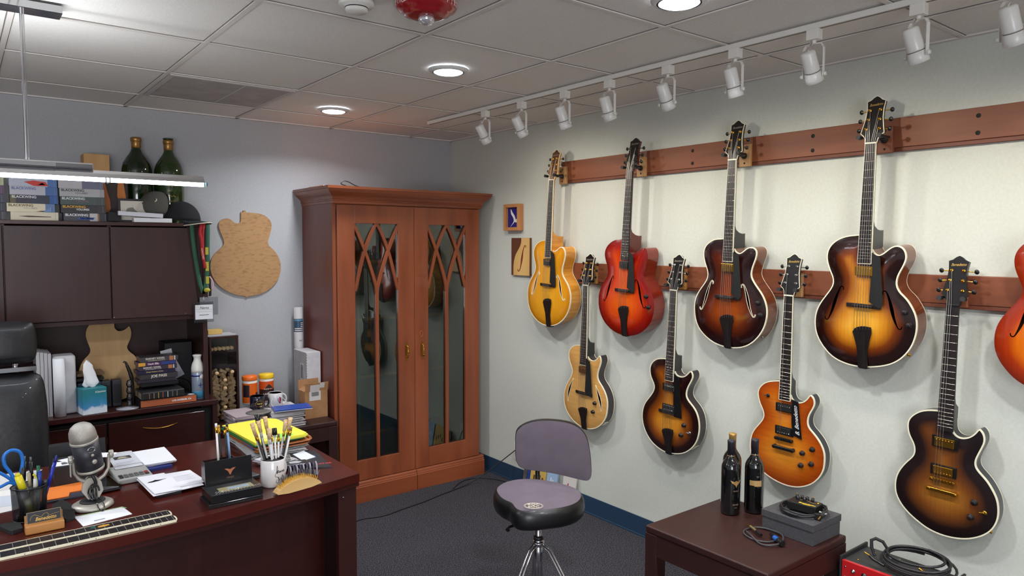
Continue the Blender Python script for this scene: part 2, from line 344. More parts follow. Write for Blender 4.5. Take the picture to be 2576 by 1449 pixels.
# ------------------------------------------------------------------ guitars
# each guitar: nut at the origin of its local frame, x across the face, y up the neck, z out of the face (metres)
GD = {
'g1':dict(o=[-0.1327,-1.2916,2.0071],u=[-0.0,-0.9986,-0.0532],v=[0.0411,0.0531,-0.9977],n=[-0.9992,0.0022,-0.041],
loc=[(-0.061,0.364),(-0.096,0.371),(-0.132,0.393),(-0.154,0.423),(-0.159,0.454),(-0.15,0.49),(-0.136,0.53),(-0.144,0.564),(-0.169,0.598),(-0.198,0.64),(-0.214,0.689),(-0.213,0.747),(-0.2,0.798),(-0.171,0.837),(-0.126,0.87),(-0.078,0.887),(-0.023,0.892),(0.031,0.884),(0.077,0.867),(0.121,0.838),(0.157,0.798),(0.181,0.75),(0.189,0.7),(0.183,0.656),(0.16,0.614),(0.134,0.587),(0.116,0.564),(0.11,0.54),(0.118,0.505),(0.132,0.469),(0.137,0.435),(0.127,0.408),(0.105,0.395),(0.083,0.401),(0.061,0.417),(0.035,0.427),(0.016,0.42),(0.012,0.398),(0.014,0.356)]),
'g2':dict(o=[-0.1311,-1.9208,2.0068],u=[-0.0,-0.9987,-0.0516],v=[0.0393,0.0515,-0.9979],n=[-0.9992,0.002,-0.0392],
loc=[(-0.06,0.362),(-0.097,0.367),(-0.133,0.385),(-0.161,0.414),(-0.171,0.447),(-0.162,0.483),(-0.145,0.518),(-0.142,0.555),(-0.159,0.589),(-0.184,0.619),(-0.206,0.663),(-0.213,0.711),(-0.207,0.757),(-0.186,0.802),(-0.152,0.839),(-0.107,0.866),(-0.056,0.881),(-0.001,0.884),(0.053,0.876),(0.1,0.857),(0.139,0.829),(0.172,0.793),(0.19,0.751),(0.197,0.703),(0.19,0.66),(0.171,0.619),(0.145,0.587),(0.124,0.562),(0.12,0.541),(0.128,0.505),(0.141,0.47),(0.145,0.439),(0.138,0.409),(0.121,0.397),(0.101,0.401),(0.079,0.417),(0.056,0.434),(0.033,0.436),(0.014,0.421),(0.009,0.395),(0.007,0.347)]),
'g3':dict(o=[-0.1402,-2.5617,2.0111],u=[-0.0,-0.9995,-0.0322],v=[0.0532,0.0322,-0.9981],n=[-0.9986,0.0017,-0.0532],
loc=[(-0.051,0.362),(-0.086,0.365),(-0.115,0.378),(-0.14,0.4),(-0.151,0.43),(-0.147,0.468),(-0.134,0.501),(-0.124,0.531),(-0.13,0.561),(-0.153,0.593),(-0.181,0.629),(-0.199,0.67),(-0.202,0.714),(-0.195,0.762),(-0.176,0.803),(-0.144,0.834),(-0.102,0.859),(-0.062,0.872),(-0.012,0.878),(0.046,0.873),(0.093,0.858),(0.129,0.834),(0.16,0.801),(0.184,0.761),(0.196,0.72),(0.199,0.68),(0.19,0.641),(0.171,0.606),(0.146,0.577),(0.125,0.55),(0.114,0.527),(0.117,0.499),(0.127,0.47),(0.138,0.441),(0.14,0.418),(0.13,0.402),(0.11,0.396),(0.089,0.402),(0.071,0.416),(0.053,0.427),(0.032,0.422),(0.02,0.406),(0.017,0.382),(0.017,0.354)]),
'g4':dict(o=[-0.1634,-3.2016,2.0156],u=[-0.0,-0.9994,-0.0334],v=[0.0766,0.0333,-0.9965],n=[-0.9971,0.0026,-0.0766],
loc=[(-0.045,0.355),(-0.077,0.359),(-0.109,0.369),(-0.138,0.388),(-0.158,0.414),(-0.165,0.443),(-0.161,0.475),(-0.147,0.511),(-0.135,0.539),(-0.138,0.568),(-0.158,0.599),(-0.183,0.634),(-0.202,0.67),(-0.211,0.709),(-0.209,0.756),(-0.195,0.796),(-0.17,0.831),(-0.135,0.864),(-0.092,0.882),(-0.05,0.889),(-0.006,0.889),(0.049,0.879),(0.094,0.864),(0.131,0.842),(0.162,0.808),(0.183,0.77),(0.194,0.73),(0.197,0.692),(0.191,0.654),(0.175,0.622),(0.155,0.593),(0.132,0.573),(0.119,0.551),(0.117,0.528),(0.124,0.501),(0.138,0.473),(0.148,0.446),(0.148,0.424),(0.139,0.404),(0.122,0.393),(0.102,0.394),(0.083,0.406),(0.063,0.424),(0.046,0.432),(0.029,0.425),(0.019,0.406),(0.018,0.379),(0.019,0.348)]),
'g5':dict(o=[-0.1032,-1.5628,1.3852],u=[-0.0,-0.9997,-0.026],v=[0.0417,0.0259,-0.9988],n=[-0.9991,0.0011,-0.0417],
loc=[(-0.049,0.356),(-0.085,0.361),(-0.117,0.378),(-0.139,0.405),(-0.143,0.441),(-0.132,0.474),(-0.114,0.507),(-0.113,0.536),(-0.133,0.57),(-0.162,0.611),(-0.183,0.656),(-0.189,0.703),(-0.182,0.748),(-0.16,0.784),(-0.124,0.817),(-0.08,0.837),(-0.031,0.851),(0.018,0.849),(0.066,0.837),(0.107,0.816),(0.14,0.787),(0.167,0.747),(0.178,0.701),(0.18,0.653),(0.167,0.612),(0.14,0.574),(0.111,0.546),(0.101,0.524),(0.104,0.494),(0.117,0.463),(0.129,0.432),(0.126,0.407),(0.114,0.394),(0.101,0.413),(0.078,0.429),(0.051,0.433),(0.027,0.424),(0.017,0.402),(0.017,0.355)]),
'g6':dict(o=[-0.1014,-2.2021,1.3902],u=[-0.0,-0.9994,-0.035],v=[0.0396,0.035,-0.9986],n=[-0.9992,0.0014,-0.0396],
loc=[(-0.049,0.359),(-0.085,0.365),(-0.115,0.379),(-0.14,0.408),(-0.145,0.442),(-0.136,0.476),(-0.118,0.504),(-0.112,0.529),(-0.126,0.559),(-0.151,0.591),(-0.179,0.628),(-0.193,0.672),(-0.194,0.714),(-0.182,0.757),(-0.158,0.796),(-0.123,0.828),(-0.078,0.848),(-0.033,0.858),(0.016,0.853),(0.069,0.84),(0.11,0.817),(0.146,0.783),(0.17,0.743),(0.181,0.698),(0.181,0.655),(0.171,0.615),(0.15,0.582),(0.122,0.559),(0.101,0.538),(0.097,0.513),(0.107,0.481),(0.126,0.448),(0.136,0.421),(0.128,0.401),(0.117,0.397),(0.1,0.417),(0.075,0.434),(0.043,0.436),(0.025,0.424),(0.017,0.4),(0.019,0.357)]),
'g7':dict(o=[-0.0998,-2.8368,1.4001],u=[-0.0,-0.9997,-0.0231],v=[0.0493,0.0231,-0.9985],n=[-0.9988,0.0011,-0.0493],
loc=[(-0.04,0.386),(-0.069,0.392),(-0.103,0.404),(-0.129,0.427),(-0.142,0.453),(-0.14,0.481),(-0.13,0.511),(-0.114,0.54),(-0.11,0.567),(-0.124,0.594),(-0.148,0.624),(-0.169,0.657),(-0.178,0.696),(-0.179,0.738),(-0.167,0.776),(-0.144,0.807),(-0.117,0.826),(-0.077,0.845),(-0.034,0.856),(0.012,0.86),(0.062,0.853),(0.105,0.834),(0.14,0.808),(0.166,0.774),(0.181,0.739),(0.185,0.704),(0.184,0.667),(0.172,0.636),(0.154,0.61),(0.13,0.586),(0.11,0.568),(0.104,0.543),(0.109,0.515),(0.122,0.489),(0.133,0.465),(0.132,0.442),(0.122,0.427),(0.111,0.423),(0.099,0.443),(0.08,0.46),(0.056,0.468),(0.036,0.464),(0.024,0.449),(0.019,0.423),(0.02,0.388)]),
'g8':dict(o=[-0.1039,-3.4905,1.4023],u=[-0.0,-0.9997,-0.0253],v=[0.0506,0.0253,-0.9984],n=[-0.9987,0.0013,-0.0505],
loc=[(-0.038,0.4),(-0.063,0.404),(-0.092,0.414),(-0.118,0.434),(-0.135,0.459),(-0.137,0.488),(-0.13,0.519),(-0.115,0.544),(-0.108,0.57),(-0.112,0.596),(-0.132,0.621),(-0.153,0.652),(-0.169,0.686),(-0.175,0.721),(-0.173,0.758),(-0.161,0.787),(-0.143,0.811),(-0.116,0.835),(-0.081,0.856),(-0.044,0.872),(-0.004,0.878),(0.038,0.876),(0.082,0.865),(0.121,0.844),(0.152,0.817),(0.171,0.787),(0.181,0.753),(0.182,0.719),(0.176,0.683),(0.162,0.654),(0.143,0.625),(0.123,0.605),(0.106,0.587),(0.101,0.565),(0.107,0.541),(0.118,0.511),(0.127,0.483),(0.124,0.457),(0.114,0.443),(0.106,0.439),(0.096,0.456),(0.081,0.473),(0.061,0.484),(0.041,0.485),(0.025,0.473),(0.019,0.452),(0.019,0.403)]),
}
def pip(x, y, P):
    c = False; j = len(P) - 1
    for i in range(len(P)):
        if (P[i][1] > y) != (P[j][1] > y) and x < (P[j][0] - P[i][0]) * (y - P[i][1]) / (P[j][1] - P[i][1] + 1e-12) + P[i][0]: c = not c
        j = i
    return c
def segd(x, y, P):
    m = 1e9
    for i in range(len(P)):
        a = P[i - 1]; b = P[i]; dx, dy = b[0] - a[0], b[1] - a[1]; L = dx * dx + dy * dy
        t = 0 if L < 1e-12 else max(0, min(1, ((x - a[0]) * dx + (y - a[1]) * dy) / L)); q = (x - a[0] - t * dx) ** 2 + (y - a[1] - t * dy) ** 2
        if q < m: m = q
    return math.sqrt(m)
def burst(name, stops, rough=0.18, coat=0.8, flame=0.0, grain=0.05):
    m = mat(name, stops[-1][1], rough, 0, coat); b = m.node_tree.nodes['Principled BSDF']
    at = nd(m, 'ShaderNodeAttribute', attribute_name='rim_distance')
    tc = nd(m, 'ShaderNodeTexCoord'); mp = nd(m, 'ShaderNodeMapping'); mp.inputs['Scale'].default_value = (9, 70, 9) if flame else (160, 5, 5)
    nz = nd(m, 'ShaderNodeTexNoise'); nz.inputs['Scale'].default_value = 1.0; nz.inputs['Detail'].default_value = 3
    ln(m, tc.outputs['Object'], mp.inputs[0]); ln(m, mp.outputs[0], nz.inputs['Vector'])
    sc = nd(m, 'ShaderNodeMath', operation='MULTIPLY'); sc.inputs[1].default_value = 1 / .15; ln(m, at.outputs['Fac'], sc.inputs[0])
    r = ramp(m, stops); ln(m, sc.outputs[0], r.inputs[0])
    mx = nd(m, 'ShaderNodeMix', data_type='RGBA', blend_type='MULTIPLY'); mx.inputs[0].default_value = flame or grain * 4
    r2 = ramp(m, [(.35, (150, 150, 150)), (.65, (255, 255, 255))]); ln(m, nz.outputs['Fac'], r2.inputs[0])
    ln(m, r.outputs[0], mx.inputs[6]); ln(m, r2.outputs[0], mx.inputs[7]); ln(m, mx.outputs[2], b.inputs['Base Color']); return m
FHC = [(.036, -.060), (.038, -.069), (.031, -.075), (.023, -.068), (.012, -.042), (.002, -.008), (-.008, .028), (-.020, .058), (-.028, .069), (-.036, .066), (-.037, .058)]
FHW = [.0035, .004, .004, .005, .009, .013, .010, .005, .004, .004, .0035]
CEC = [(.032, -.074), (.014, -.038), (-.002, 0), (-.012, .038), (-.013, .078)]; CEW = [.0008, .010, .017, .010, .0008]
def ribbon(C, Wd, cx, cy, mir):
    P = catmull([(a[0], a[1], w) for a, w in zip(C, Wd)], 4); L = []; Rr = []
    for i, p in enumerate(P):
        a = P[max(0, i - 1)]; b = P[min(len(P) - 1, i + 1)]; dx, dy = b[0] - a[0], b[1] - a[1]; q = math.hypot(dx, dy) or 1
        nx, ny = -dy / q, dx / q; L.append((p[0] + nx * p[2] / 2, p[1] + ny * p[2] / 2)); Rr.append((p[0] - nx * p[2] / 2, p[1] - ny * p[2] / 2))
    poly = L + Rr[::-1]
    return [(cx + (-x if mir else x), cy + y) for x, y in poly]
def plate(outer, holes, arch, step=.011, z0=0.0, thick=.0):
    """triangulated plate arched away from its rim; returns MB and rim distances"""
    pts = [Vector(p) for p in outer]; n0 = len(pts); edges = [(i, (i + 1) % n0) for i in range(n0)]
    for h in holes:
        o = len(pts); pts += [Vector(p) for p in h]; edges += [(o + i, o + (i + 1) % len(h)) for i in range(len(h))]
    x0, x1 = min(p[0] for p in outer), max(p[0] for p in outer); y0, y1 = min(p[1] for p in outer), max(p[1] for p in outer)
    j = 0; y = y0 + step / 2
    while y < y1:
        x = x0 + (step / 2 if j % 2 else 0)
        while x < x1:
            if pip(x, y, outer) and segd(x, y, outer) > step * .4 and not any(pip(x, y, h) or segd(x, y, h) < step * .3 for h in holes): pts.append(Vector((x, y)))
            x += step
        y += step * .87; j += 1
    V, E_, F_, *_ = delaunay_2d_cdt(pts, edges, [], 0, 1e-7)
    fs = []
    for f in F_:
        cx = sum(V[i][0] for i in f) / 3; cy = sum(V[i][1] for i in f) / 3
        if pip(cx, cy, outer) and not any(pip(cx, cy, h) for h in holes): fs.append(tuple(f))
    ds = [segd(v[0], v[1], outer) for v in V]
    def hgt(d): return arch * (1 - math.exp(-d / .045))
    mb = MB(); mb.add([(v[0], v[1], z0 + hgt(d)) for v, d in zip(V, ds)], fs, 0, True)
    return mb, ds, hgt
def set_attr(o, ds):
    a = o.data.attributes.new('rim_distance', 'FLOAT', 'POINT'); a.data.foreach_set('value', ds)
HSL = [(.0215, .003), (.0235, .018), (.030, .030), (.0435, .041), (.038, .065), (.0315, .100), (.030, .135), (.0335, .165), (.021, .170), (.010, .180), (0, .185)]
def offset_poly(P, d):
    n = len(P); out = []; ar = sum(P[i][0] * P[(i + 1) % n][1] - P[(i + 1) % n][0] * P[i][1] for i in range(n)); sg = 1 if ar > 0 else -1
    for i in range(n):
        a, b, c = P[i - 1], P[i], P[(i + 1) % n]
        n1 = (b[1] - a[1], a[0] - b[0]); n2 = (c[1] - b[1], b[0] - c[0]); l1 = math.hypot(*n1) or 1; l2 = math.hypot(*n2) or 1
        nx = n1[0] / l1 + n2[0] / l2; ny = n1[1] / l1 + n2[1] / l2; q = math.hypot(nx, ny) or 1; out.append((b[0] + sg * d * nx / q, b[1] + sg * d * ny / q))
    return out
OUT = {}
def outline(key):
    if key not in OUT:
        P = relax(catmull([(u, -v) for u, v in GD[key]['loc']], 3), 2); OUT[key] = P
    return OUT[key]
# per guitar: top and side finish, binding, hardware, options
m_side_amber = noisy('flamed_amber_side', (196, 126, 36), (222, 156, 60), (45, 45, 4), 1.0, 0.2, 2, 0, .35, .65, .6)
m_side_red = noisy('red_brown_side', (112, 30, 16), (134, 40, 20), (6, 60, 6), 1.0, 0.2, 2, 0, .3, .7, .7)
m_side_brown = noisy('amber_brown_side', (92, 42, 18), (122, 62, 28), (6, 60, 6), 1.0, 0.2, 2, 0, .3, .7, .7)
m_side_dark = mat('dark_purple_side', (38, 26, 30), .25, 0, .6)
m_side_navy = mat('blue_black_side', (34, 36, 44), .3, 0, .4)
m_inside = mat('guitar_inside', (62, 36, 20), .9)
T_HONEY = burst('honey_top', [(0, (196, 122, 14)), (.25, (226, 152, 28)), (1, (240, 168, 34))])
T_RED = burst('cherry_burst_top', [(0, (110, 10, 6)), (.28, (150, 24, 10)), (.62, (206, 66, 12)), (1, (226, 92, 16))])
T_BROWN = burst('tobacco_burst_top', [(0, (26, 10, 10)), (.3, (40, 14, 12)), (.6, (92, 34, 14)), (1, (150, 66, 20))])
T_SUN = burst('golden_sunburst_top', [(0, (24, 10, 8)), (.26, (38, 14, 10)), (.48, (116, 52, 14)), (.75, (206, 130, 30)), (1, (236, 168, 52))])
T_NAT = burst('natural_flame_top', [(0, (208, 154, 84)), (1, (222, 172, 102))], .3, .5, .16)
T_SUN2 = burst('amber_sunburst_top', [(0, (22, 8, 10)), (.22, (40, 14, 10)), (.5, (140, 72, 18)), (.8, (204, 130, 36)), (1, (214, 140, 42))], .25, .6)
T_FLAME = burst('flamed_amber_top', [(0, (150, 56, 10)), (.3, (184, 86, 16)), (.7, (216, 128, 30)), (1, (226, 142, 40))], .22, .7, .22)
T_SATIN = burst('satin_sunburst_top', [(0, (18, 8, 12)), (.25, (30, 12, 12)), (.55, (112, 60, 16)), (1, (178, 114, 36))], .38, .2)
T_ORANGE = burst('orange_burst_top', [(0, (132, 34, 12)), (.28, (168, 52, 14)), (.5, (214, 104, 12)), (1, (232, 128, 22))])
m_script = mat('gold_script', (200, 160, 80), .35, .6); m_script_dim = mat('dim_pearl_script', (130, 120, 110), .4)
m_hs_brown = noisy('brown_headstock', (74, 44, 20), (100, 64, 30), (60, 8, 8), 1.0, .3, 3, 0, .3, .7, .5)
m_hs = mat('black_headstock', (16, 12, 14), .22, 0, .5)
m_string = mat('steel_strings', (200, 195, 185), .3, 1.0); m_nut = mat('bone_nut', (240, 232, 210), .4); m_fret = mat('fret_wire', (225, 220, 205), .25, 1.0)
m_neck = wood('maple_neck', (120, 66, 30), (140, 80, 38), 'y', 50, .3, .5); m_neck_dark = mat('dark_neck_finish', (30, 28, 30), .3, 0, .4); m_neck_red = mat('red_brown_neck', (96, 34, 26), .3, 0, .4)
m_chr = mat('polished_nickel', (200, 200, 202), .15, 1.0)
GT = {
 'g1': dict(top=T_HONEY, side=m_side_amber, bind=1, D=.085, hw=m_gold, btn=m_black, hs=m_hs_brown, pick='dark', fh='f', fbind=1, neck=m_side_amber, L=.635, fbb=1),
 'g2': dict(top=T_RED, side=m_side_red, bind=0, D=.085, hw=m_black, btn=m_black, hs=m_hs, pick='dark', fh='f', fbind=0, neck=m_neck_red, L=.635, fbb=0, knobs=[(.150, .650), (.168, .705)]),
 'g3': dict(top=T_BROWN, side=m_side_brown, bind=1, D=.082, hw=m_gold, btn=m_black, hs=m_hs, pick='gold', fh='f', fbind=1, neck=m_neck_dark, L=.635, fbb=1, knobs=[(.158, .647), (.172, .701)]),
 'g4': dict(top=T_SUN, side=m_side_brown, bind=1, D=.085, hw=m_gold, btn=m_black, hs=m_hs, pick='gold', fh='f', fbind=0, neck=m_neck_dark, L=.635, fbb=1, knobs=[(.155, .645), (.172, .693)]),
 'g5': dict(top=T_NAT, side=m_side_dark, bind=1, D=.055, hw=m_gold, btn=m_black, hs=m_hs, pick='brown', fh='c', fbind=1, neck=m_neck_dark, L=.635, fbb=1, knobs=[(.091, .676), (.076, .730)]),
 'g6': dict(top=T_SUN2, side=m_side_dark, bind=1, D=.055, hw=m_chr, btn=m_black, hs=m_hs, pick='two', fh=None, neck=m_neck_dark, L=.635, fbb=1, knobs=[(.096, .679), (.079, .734)], sw=(.128, .713)),
 'g7': dict(top=T_FLAME, side=m_side_navy, bind=1, D=.045, hw=m_chr, btn=m_black, hs=m_hs, pick='hb', hbm=m_black, fh=None, neck=m_neck_dark, L=.645, fbb=1, knobs=[(.132, .659), (.088, .686), (.129, .725), (.082, .743)], sw=(-.086, .462), strings=(1,)),
 'g8': dict(top=T_SATIN, side=m_side_navy, bind=1, D=.048, hw=m_gold, btn=m_black, hs=m_hs, pick='hb', hbm=m_gold, fh=None, neck=m_neck_dark, L=.66, fbb=0, knobs=[(.107, .712), (.097, .771)], sw=(.140, .742), strings=(0, 1, 2)),
 'g9': dict(top=T_ORANGE, side=m_side_red, bind=0, D=.085, hw=m_gold, btn=m_black, hs=m_hs, pick='dark', fh='f', fbind=0, neck=m_neck_red, L=.635, fbb=0, knobs=[(.155, .645), (.172, .693)], like='g4'),
}
def guitar(key, M, name, label, cat='guitar', script='Benedetto', group='guitars on the wall', inner=False):
    c = GT[key]; e = empty(name, M=M); tag(e, label, cat, group); P = outline(c.get('like', key)); D = c['D']; archtop = c['fh'] == 'f'
    arch = .017 if archtop else (.012 if c['pick'] in ('two', 'brown') else .009); L = c['L']
    holes = []
    if c['fh'] == 'f': holes = [ribbon(FHC, FHW, -.123, -.645, 0), ribbon(FHC, FHW, .108, -.640, 1)]
    if c['fh'] == 'c': holes = [ribbon(CEC, CEW, -.130, -.645, 0), ribbon(CEC, CEW, .122, -.640, 1)]
    holes = [[(x, 2 * (-.642) - y) for x, y in h] for h in holes]
    # outline y is negative down the body; the f-holes were drawn in the same sense
    mb, ds, hg = plate(P, holes, arch); top = mb.build('top', c['top'], e); set_attr(top, ds)
    b = MB(); n = len(P)
    if sum(P[i][0] * P[(i + 1) % n][1] - P[(i + 1) % n][0] * P[i][1] for i in range(n)) < 0: Q = P[::-1]
    else: Q = P
    b.add([(x, y, 0) for x, y in Q] + [(x, y, -D) for x, y in Q], [(i, n + i, n + (i + 1) % n, (i + 1) % n) for i in range(n)], 0, True)
    b.add([(x, y, -D) for x, y in Q], [tuple(range(n))[::-1]], 0)
    I = offset_poly(Q, -.003)
    b.add([(x, y, -.001) for x, y in I] + [(x, y, -D + .003) for x, y in I], [(i, (i + 1) % n, n + (i + 1) % n, n + i) for i in range(n)], 1, True)
    b.add([(x, y, -D + .003) for x, y in I], [tuple(range(n))], 1)
    b.build('body', [c['side'], m_inside], e)
    if c['bind']:
        k = offset_poly(Q, .0004); bb = MB(); nn = len(k)
        def band(z0, z1, o=.0005, inn=.004):
            a = offset_poly(Q, o); c2 = offset_poly(Q, -inn)
            vs = [(x, y, z1) for x, y in c2] + [(x, y, z1) for x, y in a] + [(x, y, z0) for x, y in a] + [(x, y, z0) for x, y in c2]
            fs = [(r * nn + i, ((r + 1) % 4) * nn + i, ((r + 1) % 4) * nn + (i + 1) % nn, r * nn + (i + 1) % nn) for i in range(nn) for r in range(4)]
            bb.add(vs, fs, 0, False)
        band(-.0055, .0022)
        if c['D'] < .06 or archtop: band(-D - .0006, -D + .003)
        bb.build('binding', m_cream, e)
    if c.get('fbind'):
        fb = MB()
        for h in holes: fb.tube([(x, y, hg(segd(x, y, P)) + .0004) for x, y in h], .0013, 5, closed=True)
        fb.build('soundhole_binding', m_cream, e)
    # neck and heel
    sl = .049 if archtop else (.045 if c['pick'] in ('two', 'brown') else .035); fbz = lambda v: sl * v
    wd = lambda v: .0215 + .0065 * v / .467; ve = .467; vj = .352 if c['D'] > .05 else .395
    nk = MB(); rings = []; N = 10
    for v in [0, .04, .12, .22, .32, vj]:
        z = fbz(v) - .006; r = []
        for q in range(N + 1): a = PI * q / N; r.append((wd(v) * math.cos(a), -v, z - .016 * math.sin(a) - (.003 * v / .35 if math.sin(a) > .5 else 0)))
        rings.append(r)
    vs = [p for r in rings for p in r]; m_ = N + 1
    nk.add(vs, [(i * m_ + k, i * m_ + k + 1, (i + 1) * m_ + k + 1, (i + 1) * m_ + k) for i in range(len(rings) - 1) for k in range(N)], 0, True)
    z1 = fbz(vj) - .006
    hp = [(vj - .055, z1 - .012), (vj - .032, z1 - .022), (vj - .018, -.4 * D), (vj - .010, -.75 * D), (vj - .012, -D + .001), (vj + .055, -D + .001), (vj + .075, -.3 * D), (vj + .08, 0), (ve, .004), (ve, fbz(ve) - .006), (vj, z1), (vj - .055, fbz(vj - .055) - .006)]
    if c['D'] < .05: hp = [(vj - .06, z1 - .012), (vj - .03, z1 - .022), (vj - .012, -.8 * D), (vj + .03, -.8 * D), (vj + .05, 0), (ve, .004), (ve, fbz(ve) - .006), (vj, z1), (vj - .06, fbz(vj - .06) - .006)]
    # profile in the (v, z) plane widened across x
    Mx = Matrix(((0, 0, 1, 0), (-1, 0, 0, 0), (0, 1, 0, 0), (0, 0, 0, 1)))
    nk.prism(hp, -wd(vj) * .82, wd(vj) * .82, 0, Mx)
    nk.build('neck', c['neck'], e)
    fb = MB()
    def wedge(u0a, u1a, u0b, u1b, va, vb, t0, t1, mi):
        fb.add([(u0a, -va, fbz(va) + t0), (u1a, -va, fbz(va) + t0), (u1b, -vb, fbz(vb) + t0), (u0b, -vb, fbz(vb) + t0), (u0a, -va, fbz(va) + t1), (u1a, -va, fbz(va) + t1), (u1b, -vb, fbz(vb) + t1), (u0b, -vb, fbz(vb) + t1)],
               [(0, 1, 2, 3), (7, 6, 5, 4), (0, 4, 5, 1), (1, 5, 6, 2), (2, 6, 7, 3), (3, 7, 4, 0)], mi)
    w0, w1 = wd(0), wd(ve); k = .0022 if c['fbb'] else 0
    wedge(-w0 + k, w0 - k, -w1 + k, w1 - k, 0, ve - k, -.006, 0, 0)
    if k:
        wedge(-w0, -w0 + k, -w1, -w1 + k, 0, ve, -.006, .0001, 1); wedge(w0 - k, w0, w1 - k, w1, 0, ve, -.006, .0001, 1); wedge(-w1, w1, -w1, w1, ve - k, ve, -.006, .0001, 1)
    for i in range(1, 22):
        v = L * (1 - 2 ** (-i / 12))
        if v < ve - .004: fb.tube([(-wd(v) + .001, -v, fbz(v)), (wd(v) - .001, -v, fbz(v))], .0009, 5, 2)
    fb.build('fingerboard', [m_ebony, m_cream, m_fret], e)
    MB().box(-w0, w0, -.001, .004, -.004, .003).build('nut', m_nut if c['fbb'] else m_black, e)
    # headstock tilted back
    Hm = T(0, 0, -.001) @ RX(-.235)
    hs = HSL + [(-x, y) for x, y in HSL[:-1]][::-1]
    h = MB(); h.prism(hs, -.004, 0, 0, Hm)
    if c['bind'] and key != 'g8': h.prism(offset_poly(hs, .0022), -.0042, -.0004, 1, Hm)
    h.prism(offset_poly(hs, .0004), -.016, -.0043, 2, Hm); h.build('headstock', [c['hs'], m_cream, c['neck']], e)
    text_obj('script_lettering', script, .0150, m_script if key in ('g4', 'g7', 'g8', 'g9') else m_script_dim, e, Hm @ T(.001, .152, .0001) @ RZ(.06), .0002, .35, sx=.8)
    posts = [(sx_ * a, y) for sx_ in (-1, 1) for a, y in ((.0255, .056), (.0215, .093), (.020, .130))]
    for px, py in posts:
        t = MB(); Mt = Hm @ T(px, py, 0); t.lathe([(.0068, 0), (.0068, .0022), (.0045, .003), (.0032, .004), (.0030, .008), (.0036, .010), (0, .0105)], 16, M=Mt)
        s_ = 1 if px > 0 else -1; t.tube([tuple(Hm @ Vector((px, py, -.012))), tuple(Hm @ Vector((s_ * .052, py, -.012)))], .0024, 8)
        t.box(px - .006, px + .006, py - .009, py + .009, -.019, -.0155, 0, Hm)
        to = t.build('tuning_machine', c['hw'], e)
        MB().lathe([(0, -.0032), (.0078, -.0028), (.0092, 0), (.0078, .0028), (0, .0032)], 16, M=Hm @ T(s_ * .0585, py, -.012) @ RX(.35), sx=.9).build('tuner_button', c['btn'], to)
    # bridge, tailpiece, strings
    zb = {True: .036}.get(archtop, .031 if c['pick'] in ('two', 'brown') else .022)
    Mz = lambda x, y: hg(segd(x, y, P))
    if c['pick'] != 'hb':
        br = MB(); zt = Mz(0, -L); br.box(-.068, .068, -L - .008, -L + .008, zt - .004, zt + .006).box(-.040, .040, -L - .004, -L + .004, zt + .008, zb - .001)
        for sx_ in (-.030, .030): br.lathe([(.005, zt + .004), (.005, zt + .010)], 12, M=T(sx_, -L, 0))
        br.build('bridge', m_ebony, e, bevel=.0015)
        tl = [(-.038, -.742), (-.030, -.729), (-.018, -.721), (0, -.716), (.018, -.715), (.036, -.717), (.037, -.740), (.028, -.775), (.021, -.81), (.019, -.884), (-.019, -.884), (-.021, -.81), (-.029, -.775)]
        bot = min(p[1] for p in P); kk = (bot + .001 - -.716) / (-.884 - -.716); tl = [(x, -.716 + (y + .716) * kk) for x, y in tl]
        tp = MB(); a0 = .022; a1 = .006
        zz = lambda y: a0 + (a1 - a0) * (-.716 - y) / .168
        nn = len(tl); tp.add([(x, y, zz(y)) for x, y in tl] + [(x, y, zz(y) + .006) for x, y in tl], [tuple(range(nn)), tuple(range(nn, 2 * nn))[::-1]] + [(i, nn + i, nn + (i + 1) % nn, (i + 1) % nn) for i in range(nn)], 0)
        tp.box(-.016, .016, bot - .003, bot + .004, -.02, .010); tp.build('tailpiece', m_ebony, e, bevel=.001)
        ends = [(-.030 + .012 * i, -.735 + .002 * i, .030) for i in range(6)]
    else:
        br = MB(); v = L; br.box(-.043, .043, -v - .007, -v + .007, .012, zb - .001)
        for sx_ in (-.038, .038): br.lathe([(.0055, .004), (.0055, zb + .001)], 12, M=T(sx_, -v, 0))
        for i in range(6): br.box(-.028 + .0105 * i, -.022 + .0105 * i, -v - .004, -v + .004, zb - .001, zb + .001)
        hm = m_black if key == 'g7' else m_gold
        br.build('bridge', hm, e, bevel=.001)
        v2 = v + .040; st = MB(); st.box(-.044, .044, -v2 - .007, -v2 + .007, .014, .026)
        for sx_ in (-.044, .044): st.lathe([(.009, .006), (.009, .024), (.006, .027), (0, .027)], 16, M=T(sx_, -v2, 0))
        st.build('stop_tailpiece', hm, e, bevel=.003, seg=3); ends = [(-.026 + .0104 * i, -v2, .024) for i in range(6)]
    for i in range(6):
        if i not in c.get('strings', range(6)): continue
        xn = -.0175 + .007 * i; xb = -.026 + .0104 * i; p = posts[2 - i] if i < 3 else posts[i]
        p = [posts[0], posts[1], posts[2], posts[5], posts[4], posts[3]][i]
        pz = Hm @ Vector((p[0] + (.003 if p[0] < 0 else -.003), p[1], .006))
        MB().tube([tuple(pz), (xn, .002, .0045), (xb, -L, zb + .0005), ends[i]], .00075 - .00005 * i, 5).build('string', m_string, e)
